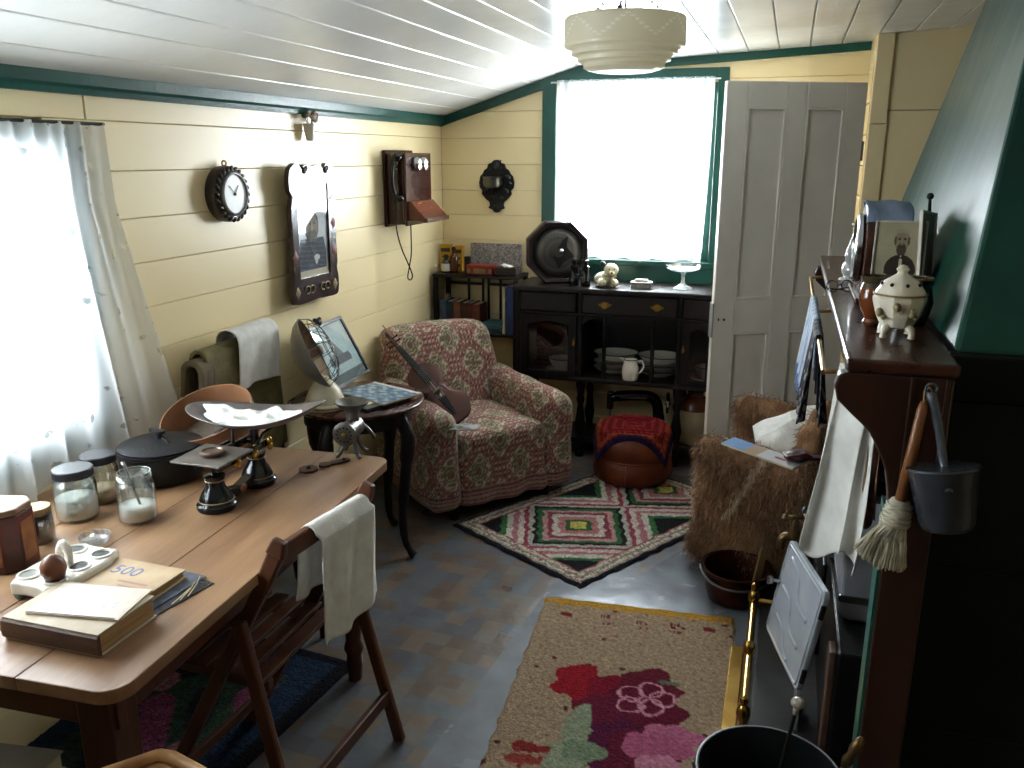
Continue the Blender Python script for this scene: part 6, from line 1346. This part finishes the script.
# enamel oven door standing ajar, hinged at its near edge
Bq, Cq, Aq, Dq = ony(828, 592, 2.15), ony(797, 695, 2.15), ony(793, 541, 2.45), ony(766, 625, 2.45)
cen = (Bq+Cq+Aq+Dq)/4; nrm = (Cq-Bq).cross(Aq-Bq).normalized(); 
if nrm.x > 0: nrm = -nrm
ex = (Bq-Aq+Cq-Dq).normalized(); ey = nrm.cross(ex).normalized()
if ey.z < 0: ey = -ey; ex = ey.cross(nrm)
wq = ((Bq-Aq).length+(Cq-Dq).length)/2; hq = ((Aq-Dq).length+(Bq-Cq).length)/2
Mq = Matrix((ex, ey, nrm)).transposed().to_4x4(); Mq.translation = cen
sh = ((Aq+Bq)-(Cq+Dq)).dot(ex)/4/hq*2
def qd(g): 
    g.v = [(p[0]+p[1]*sh, p[1], p[2]) for p in g.v]; return g.xf(Mq)
od = qd(G().prism(rrect(-wq/2, -hq/2, wq/2, hq/2, .02), -.012, .006)).obj('oven_door', w_enamel, rg, loc=O, bevel=.004, seg=2)
for pts in ([(-.10, .12), (-.02, .10), (.02, .04), (.10, .03)], [(-.11, .02), (-.03, .01), (.01, -.05), (.09, -.06)], [(-.10, -.07), (-.03, -.08), (.01, -.12), (.05, -.13)]):
    qd(G().tube([tuple(q) for q in smooth_pts([(a, b, .006) for a, b in pts], 6)], .006, 8)).obj('embossed_ridge', w_enamel, od, smooth='all')
ring = rrect(-wq/2+.012, -hq/2+.012, wq/2-.012, hq/2-.012, .015)
qd(G().tube([(a, b, .006) for a, b in ring], .004, 8, closed=True)).obj('raised_border', w_enamel, od, smooth='all')
qd(G().lathe([(.005, .006), (.005, .028), (.014, .034), (.014, .044), (.001, .048)], 14, (-wq/2+.02, .02, 0))).obj('knob', chrome, od, smooth=True)
for yy in (-.10, .10): qd(G().tube([(wq/2+.002, yy-.02, 0), (wq/2+.002, yy+.02, 0)], .007, 8)).obj('hinge', iron_black, od, smooth=True)
G().bb((.130, 2.30, .022), (.142, 2.46, .20)).obj('enamel_skirt', w_enamel, rg, loc=O, bevel=.003)
# chrome boiler
G().prism(rrect(.205, .461, .40, .70, .03), 2.19, 2.46, 'xz').obj('boiler_tank', M('bright_tin', (186, 190, 196), (150, 154, 160), rough=.3, metal=.6), rg, loc=O, bevel=.012, seg=3)
G().prism(rrect(.202, .665, .403, .685, .008), 2.187, 2.463, 'xz').obj('boiler_band', steel, rg, loc=O)
G().prism(rrect(.202, .515, .403, .535, .008), 2.187, 2.463, 'xz').obj('boiler_band', steel, rg, loc=O)
tp = M('old_brass', (110, 86, 52), (74, 56, 34), rough=.4, metal=.8)
G().tube(smooth_pts([(.25, 2.50, .525), (.16, 2.50, .525), (.10, 2.50, .54), (.07, 2.50, .545), (.055, 2.50, .53), (.055, 2.50, .505)], 4), .013, 10).obj('tap_pipe', tp, rg, loc=O, smooth='all')
G().lathe([(.016, 0), (.018, .02), (.012, .035), (.014, .05), (.008, .06)], 14, (.09, 2.50, .545)).obj('tap_stem', tp, rg, loc=O, smooth=True)
G().tube([(.06, 2.49, .608), (.12, 2.51, .608)], .007, 8).sph((.06, 2.49, .608), .011).sph((.12, 2.51, .608), .011).obj('tap_handle', tp, rg, loc=O, smooth='all')
# grey kettle
kt = thing('enamel_kettle', 'grey enamel kettle on the range hob behind the mantel post', 'kettle', (.298, 2.625, .4608)); kt.scale = (1.28,)*3
gen = M('grey_blue_enamel', (76, 81, 88), (54, 59, 66), rough=.22, spec=.6, scale=14)
G().lathe([(.085, 0), (.092, .008), (.092, .05), (.080, .09), (.05, .115), (.045, .118)], 32).obj('body', gen, kt, smooth=True); G().lathe([(.048, .118), (.046, .126), (.02, .136), (.008, .14), (.008, .15), (.014, .156), (.001, .162)], 24).obj('lid', gen, kt, smooth=True)
G().tube(smooth_pts([(-.08, 0, .03), (-.115, 0, .05), (-.13, 0, .085), (-.145, 0, .10)], 4), [.018]*4+[.014]*4+[.010]*4+[.009], 10).obj('spout', gen, kt, smooth='all')
G().tube(smooth_pts([(-.055, 0, .10), (-.06, 0, .17), (0, 0, .205), (.06, 0, .17), (.055, 0, .10)], 6), .005, 8).obj('bail_handle', iron_black, kt, smooth='all')
# brass fender
fe = thing('brass_fender', 'polished brass fender with a round rail in front of the range', 'fender', (-.02, 2.36, .0045)); O = off(fe)
pol = M('polished_brass', (206, 168, 88), (150, 112, 50), rough=.22, metal=1, scale=9)
G().bb((-.072, 2.03, .046), (-.030, 2.66, .054)).obj('ledge', pol, fe, loc=O, bevel=.003)
G().bb((-.066, 2.035, .016), (-.058, 2.655, .046)).obj('front_plate', pol, fe, loc=O, bevel=.003)
G().bb((-.06, 2.02, .0046), (.0, 2.68, .016)).obj('base_plate', pol, fe, loc=O, bevel=.003)
G().tube([(-.012, 2.03, .225), (-.012, 2.67, .225)], .012, 14).obj('top_rail', pol, fe, loc=O, smooth=True)
for y_ in (2.03, 2.35, 2.67):
    G().lathe([(.014, 0), (.010, .02), (.009, .10), (.013, .115), (.009, .13), (.010, .20), (.017, .212), (.019, .225), (.017, .240), (.008, .25)]+([(.012, .262), (.010, .272), (.001, .278)] if y_ != 2.35 else [(.001, .252)]), 16, (-.012, y_, .012)).obj('baluster', pol, fe, loc=O, smooth=True)
G().tube([(-.012, 2.67, .225), (.15, 2.67, .225)], .010, 12).obj('end_rail', pol, fe, loc=O, smooth=True)
# copper preserving pan
p = onz(735, 602, 0)
cp = thing('copper_pan', 'old copper preserving pan with iron bail handle at the foot of the fur chair', 'pan', (-.085, 3.085, .0035))
cop = M('dark_copper', (88, 48, 34), (52, 30, 22), rough=.38, metal=.85, scale=9)
G().lathe([(.001, 0), (.085, 0), (.105, .012), (.118, .06), (.124, .12), (.136, .130), (.136, .136), (.122, .134), (.115, .12), (.110, .06), (.098, .018), (.001, .010)], 40).obj('pan_body', cop, cp, smooth=True)
G().tube([(-.135, .02, .122)]+[(-.135*math.cos(t), -.135*math.sin(t)*.95, .128-.035*math.sin(t)) for t in np.linspace(0, PI, 18)], .005, 8).obj('bail_handle', steel, cp, smooth='all')
for s_ in (-1, 1): G().sph((s_*.135, 0, .122), .013, (.7, 1, 1.2), 10).obj('handle_lug', iron_black, cp, smooth='all')
kn = G().bar((-.0, 0, 0), (.03, .02, .20), .012, .030).obj('kindling_stick', M('split_wood', (150, 128, 84), (116, 94, 58), rough=.8), loc=(-.02, 3.09, .0148), bevel=.002); tag(kn, 'short stick of kindling standing in the copper pan', 'stick')
# coal bucket with shovel and poker
bk_ = thing('coal_bucket', 'dark green-black metal coal bucket at the bottom edge beside the fender', 'bucket', (.055, 1.735, .0125))
tinb = M('black_tin', (30, 36, 36), (18, 22, 22), rough=.35, metal=.5, scale=8)
G().lathe([(.001, 0), (.12, 0), (.124, .008), (.158, .28), (.163, .284), (.163, .292), (.156, .292), (.152, .28), (.118, .012), (.001, .006)], 48).obj('bucket_body', tinb, bk_, smooth=True)
G().tube([(.160*math.cos(t), .160*math.sin(t), .288) for t in np.linspace(0, 2*PI, 48, endpoint=False)], .005, 8, closed=True).obj('rolled_rim', steel, bk_, smooth='all')
G().tube([(-.168*math.cos(t), .09*math.sin(t)-.02*math.sin(t), .275-.16*math.sin(t)*-.0-.13*math.sin(t)) for t in np.linspace(0, PI, 20)], .004, 8).obj('bail_handle', steel, bk_, smooth='all')
G().sph((0, 0, .15), .13, (1, 1, .35), 20).obj('coal_fill', M('coal', (16, 16, 17), (8, 8, 9), rough=.4, bump=.9, bscale=24), bk_)
def tool(name, label, p0, p1, head):
    t = thing(name, label, 'fire tool', tuple(p0)); d = Vector(p1)-Vector(p0)
    G().tube([(0, 0, 0), tuple(d*.9)], .005, 8).obj('shaft', iron if head == 'w' else tp, t, smooth=True)
    if head == 'w': G().sph(tuple(d), .017, (1, 1, .8), 14).tube([tuple(d*.86), tuple(d*.97)], [.006, .009], 8).obj('porcelain_knob', M('porcelain_knob', (176, 166, 152), (150, 140, 126), rough=.25), t, smooth='all')
    else: G().tube([tuple(d*.72), tuple(d*.78), tuple(d*.84), tuple(d*.90), tuple(d*.95), tuple(d)], [.008, .013, .009, .013, .011, .006], 10).obj('turned_handle', tp, t, smooth='all')
tool('coal_shovel', 'fire shovel with porcelain knob standing in the coal bucket', (.075, 1.80, .22), ony(798, 703, 1.86), 'w')
tool('brass_poker', 'brass handled poker leaning across the right side of the coal bucket', (.13, 1.68, .20), ony(862, 738, 1.70), 'b')
# ---- hanging on the mantel end: hearth brush and dipper
hb_ = thing('hearth_brush', 'pale bristled hearth brush with tan handle hanging on the mantel post', 'brush', tuple(ony(902, 505, 1.755))); O3 = Vector(hb_.location)
h0, h1 = ony(924, 402, 1.76)-O3, ony(901, 500, 1.755)-O3
G().tube([h0, h0.lerp(h1, .08), h0.lerp(h1, .5), h1], [.006, .010, .011, .012], 12).obj('handle', wood('cane_handle', (132, 84, 46), (100, 58, 30), 'z', rough=.35), hb_, smooth='all')
fer0, fer1 = ony(901, 500, 1.755)-O3, ony(894, 524, 1.752)-O3
brs = M('pale_fibre', (196, 188, 166), (160, 152, 130), rough=.85, scale=40)
G().tube([fer0, fer0.lerp(fer1, .3), fer1], [.018, .025, .028], 16).obj('bound_neck', brs, hb_, smooth='all')
for k in range(5): 
    q = fer0.lerp(fer1, .2+.17*k); dd = (fer1-fer0).normalized(); a_ = dd.cross(Vector((0, 1, 0))).normalized(); b_ = dd.cross(a_)
    G().tube([q+(a_*math.cos(t)+b_*math.sin(t))*(.0245+.001*k) for t in np.linspace(0, 2*PI, 18, endpoint=False)], .0022, 6, closed=True).obj('binding', brs, hb_, smooth='all')
bl0, bl1 = ony(853, 548, 1.75)-O3, ony(906, 568, 1.75)-O3
g = G(); rr_ = np.random.default_rng(3)
for k in range(420):
    u, a = rr_.uniform(-1, 1), rr_.uniform(0, 2*PI); rd = math.sqrt(rr_.uniform(0, 1))
    s0 = fer1-a_*.024*math.cos(a)*rd+b_*.024*math.sin(a)*rd
    e_ = bl0.lerp(bl1, .5+.5*rd*(-math.cos(a)))+Vector((0, .035*math.sin(a)*rd, -.004*rr_.uniform(-1, 1)-.010*(1-abs(math.cos(a)*rd))))
    if (bl0-bl1).x > 0: pass
    g.tube([s0, s0.lerp(e_, .5)+Vector((rr_.normal(0, .002), rr_.normal(0, .002), 0)), e_], .0013, 4, cap=False)
br_ = g.obj('bristles', MC('x') if False else brs, hb_); br_['kind'] = 'stuff'
lp0 = ony(929, 394, 1.772)-O3
G().tube(smooth_pts([h0, lp0+Vector((-.008, 0, .006)), lp0+Vector((0, 0, .012)), lp0+Vector((.006, 0, 0)), h0], 4), .0018, 6).obj('hanging_loop', M('cord_tan', (170, 130, 76)), hb_)
dp = thing('enamel_dipper', 'grey enamel dipper with long handle hanging beside the hearth brush', 'dipper', tuple(ony(944, 495, 1.735))); O3 = Vector(dp.location)
t0, t1 = ony(943, 466, 1.74)-O3, ony(947, 530, 1.72)-O3; dax = (t1-t0).normalized(); Rd = dax.to_track_quat('Z', 'Y').to_matrix().to_4x4(); Rd.translation = t0
G().lathe([(.066, 0), (.068, .004), (.064, .008), (.050, .115), (.044, .122), (.001, .124), (.001, .118), (.044, .114), (.060, .01), (.062, 0), (.066, 0)], 32).xf(Rd).obj('cup', M('dipper_enamel', (60, 64, 70), (40, 43, 48), rough=.25, scale=10), dp, smooth=True)
G().lathe([(.045, .1225), (.040, .126), (.001, .127)], 24).xf(Rd).obj('rusty_base', rust, dp, smooth=True)
hp0 = ony(931, 392, 1.765)-O3
G().tube(smooth_pts([hp0, hp0.lerp(t0, .5)+Vector((.004, 0, 0)), t0+Vector((.002, -.0, .0)), t0+dax*.03+Vector((.0, -.06, 0))], 5), [.010]*5+[.009]*5+[.008]*6, 8).obj('handle', gen, dp, smooth='all')
G().tube([hp0+Vector((.010*math.cos(t), 0, .010*math.sin(t)+.006)) for t in np.linspace(0, 2*PI, 14, endpoint=False)], .003, 6, closed=True).obj('hanging_ring', gen, dp, smooth='all')

# ---- on the mantel shelf
MZt = 1.2606
mc_ = thing('mantel_clock', 'round-topped brown wooden mantel clock facing the room', 'clock', (.258, 2.62, MZt))
prof_ = [(-.13, .018), (.13, .018)]+[(.13*math.cos(t), .14+.125*math.sin(t)) for t in np.linspace(0, PI, 20)]
clw = wood('clock_walnut', (84, 44, 30), (54, 28, 20), 'y', rough=.22, coat=.4)
G().prism(prof_, -.055, .055, 'yz').obj('case', clw, mc_, bevel=.004); G().bb((-.07, -.15, 0), (.065, .15, .018)).obj('plinth', clw, mc_, bevel=.004)
G().lathe([(.092, 0), (.098, .006), (.096, .016), (.084, .020), (.080, .012)], 36, (-.055, 0, .14), (0, -PI/2, 0), cap=False).obj('bezel', chrome, mc_, smooth=True)
G().lathe([(.001, .005), (.084, .005), (.084, .003)], 32, (-.055, 0, .14), (0, -PI/2, 0)).obj('dial', M('silvered_dial', (220, 218, 206), rough=.3), mc_)
G().lathe([(.001, .022), (.05, .018), (.082, .010)], 28, (-.055, 0, .14), (0, -PI/2, 0)).obj('dial_glass', thin_glass('dial_glass', gloss=.15), mc_, smooth='all')
G().bar((-.062, 0, .14), (-.062, .03, .175), .004, .002).obj('hour_hand', iron, mc_); G().bar((-.0625, 0, .14), (-.0625, -.05, .165), .003, .002).obj('minute_hand', iron, mc_)
def clf(U, V):
    t = (V-.5)*2.1; r = .130; y = r*np.sin(t*.9)*.95; z = .143+r*np.cos(t*.9)*.985
    return -.058+.116*U+.004*np.sin(V*9)*1, y, z+.002*np.sin(U*9+V*5)
clc = sheet('blue_grey_cloth', clf, 24, 40, M('blue_grey_cotton', (128, 142, 162), (104, 118, 140), rough=.9, bump=.2, bscale=120), loc=(.258, 2.62, MZt), solid=.003); tag(clc, 'blue-grey cloth laid over the top of the mantel clock', 'cloth')
# standing portrait photograph
pf = thing('photo_frame', 'standing photo of a bearded person in a dark suit on the mantel', 'photo frame', (.272, 2.355, MZt+.004), rot=(math.radians(-14), 0, math.radians(-6)))
fw, fh = .124, .235
g = G()
for a, b in (((-fw/2, 0, 0), (-fw/2+.005, .008, fh)), ((fw/2-.005, 0, 0), (fw/2, .008, fh)), ((-fw/2, 0, 0), (fw/2, .008, .005)), ((-fw/2, 0, fh-.005), (fw/2, .008, fh))): G().bb(a, b).obj('frame_edge', M('silver_beading', (190, 182, 166), (140, 132, 118), rough=.4, metal=.3), pf, bevel=.001)
G().bb((-fw/2+.004, .004, .004), (fw/2-.004, .009, fh-.004)).obj('backing', M('brown_card', (70, 56, 44)), pf)
def mancol(U, V):
    C = np.empty(U.shape+(3,)); C[:] = (160, 152, 124); x = (U-.54)/1.2; y = (V-.165)/1.05
    v_ = ((x/.42)**2+((y-.52)/.42)**2); C = C-(np.clip(v_-.5, 0, 1)*18)[..., None]
    def ell(cx, cy, rx, ry): return ((x-cx)/rx)**2+((y-cy)/ry)**2 < 1
    C[(((x-.0)/.27)**2+((y-.28)/.17)**2 < 1) & (y > .24) | ell(0, .27, .25, .08)] = (48, 38, 32)
    C[ell(0, .60, .125, .125)] = (136, 122, 98); C[ell(0, .505, .085, .07)] = (74, 62, 50); C[ell(0, .69, .12, .05) & (y > .68)] = (150, 140, 116); C[ell(-.115, .60, .02, .05) | ell(.115, .60, .02, .05)] = (84, 72, 58)
    C[ell(-.045, .62, .028, .012) | ell(.045, .62, .028, .012)] = (62, 52, 42); C[ell(0, .585, .014, .035)] = (150, 136, 110); C[ell(0, .535, .05, .012)] = (60, 50, 40)
    C[ell(.0, .37, .028, .075)] = (186, 176, 150); C[ell(-.03, .415, .035, .012) | ell(.03, .415, .035, .012)] = (40, 32, 28); return C[..., 0], C[..., 1], C[..., 2]
sheet('portrait', lambda U, V: (-fw/2+.005+(fw-.01)*U, .0035+0*U, .005+(fh-.01)*V), 80, 140, MC('sepia_print', rough=.4, var=.1), pf, col=mancol)
p2 = thing('photo_frame', 'narrow beaded photo frame with ball finial behind the bearded portrait', 'photo frame', (.352, 2.385, MZt+.004), rot=(math.radians(-6), math.radians(7), math.radians(62)))
fw2, fh2 = .10, .255
for a, b in (((-fw2/2, 0, 0), (-fw2/2+.006, .009, fh2)), ((fw2/2-.006, 0, 0), (fw2/2, .009, fh2)), ((-fw2/2, 0, 0), (fw2/2, .009, .006)), ((-fw2/2, 0, fh2-.006), (fw2/2, .009, fh2))): G().bb(a, b).obj('frame_edge', M('silver_beading2', (206, 198, 182), (160, 152, 138), rough=.4, metal=.2), p2, bevel=.001)
G().bb((-fw2/2+.004, .004, .004), (fw2/2-.004, .008, fh2-.004)).obj('print', M('grey_print', (140, 136, 124), (104, 98, 88), rough=.3), p2)
G().tube([(0, .004, fh2), (0, .004, fh2+.03)], [.005, .004], 8).sph((0, .004, fh2+.038), .009).obj('finial', cast, p2, smooth='all')
# pot pourri jar
p = onz(896, 343, MZt)
pj = thing('porcelain_jar', 'white porcelain potpourri jar with pierced lid and little feet at the mantel end', 'jar', (.247, 2.035, MZt))
por = M('ivory_porcelain', (226, 218, 198), (208, 198, 174), rough=.18, spec=.6)
G().lathe([(.026, .024), (.034, .028), (.046, .05), (.055, .082), (.056, .090), (.050, .100)], 10).obj('body', por, pj, bevel=.002)
G().lathe([(.052, .1005), (.050, .106), (.036, .126), (.018, .138), (.012, .142), (.010, .146), (.014, .152), (.008, .160), (.001, .162)], 24).obj('lid', por, pj, smooth=True)
for k in range(8): G().sph((.041*math.cos(k*PI/4+.2), .041*math.sin(k*PI/4+.2), .121), .0055, (.8, .8, .8), 8).obj('pierced_hole', iron, pj, smooth='all')
for k in range(4):
    a = PI/4+k*PI/2; G().tube(smooth_pts([(.028*math.cos(a), .028*math.sin(a), .03), (.040*math.cos(a), .040*math.sin(a), .018), (.040*math.cos(a), .040*math.sin(a), .004)], 4), [.009]*4+[.007]*4+[.009], 8).obj('scroll_foot', por, pj, smooth='all')
for a, z in ((-1.75, .075), (-2.5, .06), (-1.1, .062)): G().sph((.0515*math.cos(a), .0515*math.sin(a), z), .010, (.9, .9, 1.1), 8).sph((.0505*math.cos(a+.2), .0505*math.sin(a+.2), z-.010), .006, n=8).obj('floral_sprig', M('gilt_flower', (150, 134, 96), (120, 112, 84)), pj, smooth='all')
G().tube([(.0545*math.cos(t), .0545*math.sin(t), .098) for t in np.linspace(0, 2*PI, 24, endpoint=False)], .0022, 6, closed=True).obj('gilt_line', gold, pj, smooth='all')
aj = thing('amber_jug', 'small amber lustre jug behind the white porcelain jar', 'jug', (.212, 2.19, MZt))
amb = M('amber_lustre', (116, 60, 28), (74, 34, 18), rough=.15, spec=.6, scale=12)
G().lathe([(.022, 0), (.024, .006), (.020, .014), (.034, .045), (.038, .07), (.034, .09)], 24).obj('body', amb, aj, smooth=True); G().lathe([(.034, .09), (.030, .10), (.036, .116), (.031, .116), (.027, .10)], 24).obj('dark_neck', M('olive_lustre', (70, 62, 40), rough=.15), aj, smooth=True); G().tube(smooth_pts([(.03, .02, .105), (.05, .03, .095), (.05, .03, .06), (.035, .02, .05)], 4), .005, 8).obj('handle', amb, aj, smooth='all')
dj = thing('dark_vase', 'dark squat vase half hidden behind the porcelain jar', 'vase', (.300, 2.21, MZt)); G().lathe([(.03, 0), (.036, .02), (.043, .055), (.036, .09), (.028, .10), (.038, .112), (.033, .112), (.022, .098)], 24).obj('body', M('dark_glaze', (52, 38, 30), (32, 24, 20), rough=.15), dj, smooth=True); G().tube([(.036*math.cos(t), .036*math.sin(t), .112) for t in np.linspace(0, 2*PI, 20, endpoint=False)], .003, 6, closed=True).obj('gilt_rim', gold, dj, smooth='all')
gv = thing('glass_swan', 'clear glass swan-necked ornament beyond the mantel clock', 'ornament', (.205, 3.00, MZt)); tg = thin_glass('ornament_glass', (.95, .97, .97), gloss=.3, opac=.25)
G().sph((0, 0, .035), .04, (.7, 1.1, .8)).obj('body', tg, gv, smooth='all'); G().tube(smooth_pts([(0, -.02, .05), (-.01, -.035, .09), (0, -.02, .12), (.01, -.01, .16), (0, -.01, .185)], 5), [.014]*5+[.011]*5+[.012]*5+[.010]*5+[.012], 10).obj('neck', tg, gv, smooth='all'); G().lathe([(.035, 0), (.03, .006), (.012, .012)], 20).obj('foot', tg, gv, smooth=True)
sp_ = thing('spectacles', 'small dark folded spectacles at the edge of the mantel by the clock', 'spectacles', (.160, 2.70, MZt), .5); 
for s_ in (-1, 1): G().tube([(s_*.024+.018*math.cos(t), .018*math.sin(t)*.3, .018+.016*math.sin(t)) for t in np.linspace(0, 2*PI, 20, endpoint=False)], .0018, 6, closed=True).obj('lens_rim', iron, sp_); G().tube([(s_*.042, 0, .02), (s_*.040, .01, .012), (-s_*.02, .014, .004)], .0016, 6).obj('temple', iron, sp_)
G().tube([(-.007, 0, .02), (0, -.003, .024), (.007, 0, .02)], .0018, 6).obj('nose_bridge', iron, sp_)
# ---- cloths on the rail under the mantel
def hang(name, label, y0, y1, zt_, zb_, mat, x=.10, amp=.012, seed=0, out=.0, col=None, back=.25, xs=0):
    def f(U, V):
        s = V*(zt_-zb_+back)-back; r = .009
        xx = np.where(s < -r, r, np.where(s > r, -r, -r*np.sin(np.clip(s/r, -1, 1)*PI/2))); z = np.where(s < -r, s+r, np.where(s > r, -(s-r), r*np.cos(np.clip(s/r, -1, 1)*PI/2)))
        k = np.clip(np.abs(s)*4, 0, 1); y = y0+(y1-y0)*U
        return x+xx-(.004+amp)*np.sign(s)*k*1.2+amp*np.sin(U*17+seed)*k+xs*np.clip(s, 0, 1)*(U), y+.01*np.sin(V*6+seed), zt_+z+.012*np.sin(U*5+seed)*k*(s > 0)
    o = sheet(name, f, 50, 60, mat, col=col, solid=.002, uvs=(y1-y0, zt_-zb_)); return tag(o, label, 'cloth')
def bluecol(U, V):
    C = np.empty(U.shape+(3,)); C[:] = (178, 190, 206); C[(np.sin(U*40) > .7)] = (120, 140, 170); C[(V > .93)] = (70, 96, 140); C[(noise2(U*30, V*40, 1) > .5)] = (150, 160, 178); return C[..., 0], C[..., 1], C[..., 2]
hang('blue_tea_towel', 'pale blue patterned tea towel hanging from the rail under the mantel', 2.55, 2.98, 1.198, .94, MC('tea_towel_print', rough=.9, var=.15), seed=1, col=bluecol)
def darkcol(U, V):
    C = np.empty(U.shape+(3,)); C[:] = (44, 44, 54); C[(noise2(U*34, V*44, 3) > .42)] = (150, 146, 140); return C[..., 0], C[..., 1], C[..., 2]
hang('dark_tea_towel', 'dark flowered tea towel hanging between the blue and white cloths', 2.30, 2.53, 1.198, .96, MC('dark_towel_print', rough=.9, var=.15), seed=4, col=darkcol)
def wcl(U, V):
    a = ony(838, 392, 2.26); b = ony(868, 405, 2.16)
    ph = U*15+2.2*np.sin(U*5.1+V*1.3)+V*1.2; x = .150+.085*U-.045*V*(1-U)+.008*np.sin(ph)*(.3+V)-.01*V; y = 2.20-.10*U+.016*np.cos(ph)*(.3+V)+.006*np.sin(V*9+U*4)
    z = 1.16-.49*V-.035*np.sin(U*6.5)*V**3-.02*U; return x, y, z
wl_ = sheet('white_drying_cloth', wcl, 70, 60, M('thin_white_cotton', (224, 222, 214), (206, 204, 196), rough=.85, scale=20), solid=.002); tag(wl_, 'long white cloth hung to dry below the near end of the mantel', 'cloth')
def bcl(U, V): return .226+.032*U+.006*np.sin(U*16+V*3), 2.13-.02*U+.008*np.cos(U*16), 1.12-.34*V+.02*np.sin(U*9)*V
bl_ = sheet('brown_lace_cloth', bcl, 30, 40, M('tan_lace', (150, 116, 92), (110, 78, 60), rough=.9, scale=60), solid=.002); tag(bl_, 'tan lacy cloth hanging beside the long white cloth', 'cloth')
# ---- on the fur chair
def pil(U, V):
    x = (U-.5)*.34; y = (V-.5)*.27; e_ = np.clip(1-np.abs(U-.5)*2, 0, 1)*np.clip(1-np.abs(V-.5)*2, 0, 1)
    return x*(1-.1*np.abs(V-.5)), y*(1-.1*np.abs(U-.5)), .075*e_**.45+.006*noise2(U*8, V*7, 3)
pw_ = thing('white_pillow', 'crumpled white pillow lying against the back of the fur chair', 'pillow', (.10, 3.53, .55), rot=(math.radians(22), math.radians(-22), math.radians(6)))
sheet('pillow_top', pil, 60, 50, white_cloth, pw_); sheet('pillow_underside', lambda U, V: (pil(U, V)[0], pil(U, V)[1], -pil(U, V)[2]*.6), 60, 50, white_cloth, pw_)
c, a, b, ang = rect_from_px([(722, 444), (797, 464), (803, 456), (733, 438)], .60)
def magc(U, V):
    C = np.empty(U.shape+(3,)); C[:] = (112, 146, 186); C[(U > .5)] = (196, 196, 196); C[(U > .32) & (U < .5)] = (172, 146, 120); C[(np.hypot((U-.75)*1.4, V-.5) < .12)] = (140, 60, 70); return C[..., 0], C[..., 1], C[..., 2]
mg = thing('magazine', 'glossy blue and white magazine lying on the near fur arm', 'magazine', (c.x, c.y, .585), rot=(0, math.radians(5), ang))
G().bb((-a/2, -max(b, .075)/2, 0), (a/2, max(b, .075)/2, .006)).obj('leaves', pale_paper, mg); sheet('cover_print', lambda U, V: (-a/2+a*U, -max(b, .075)/2+max(b, .075)*V, .0068+0*U), 60, 30, MC('magazine_print', rough=.3, var=.06), mg, col=magc)
maroon = M('maroon_leather', (84, 44, 48), (58, 30, 34), rough=.4, scale=14)
pb = onz(797, 462, .585)
po = thing('leather_purse', 'small maroon leather purse at the right end of the magazine', 'purse', (pb.x, pb.y+.02, .578), .3)
G().sph((0, 0, .022), .045, (1.1, .8, .5), 18).obj('pouch', maroon, po, smooth='all'); G().prism([(-.05, .03), (.02, .045), (.05, .03), (.03, .012), (-.04, .014)], -.03, .03, 'xz').obj('flap', maroon, po, bevel=.004); G().bb((.04, -.015, .01), (.11, .02, .022)).obj('strap', maroon, po, bevel=.004)
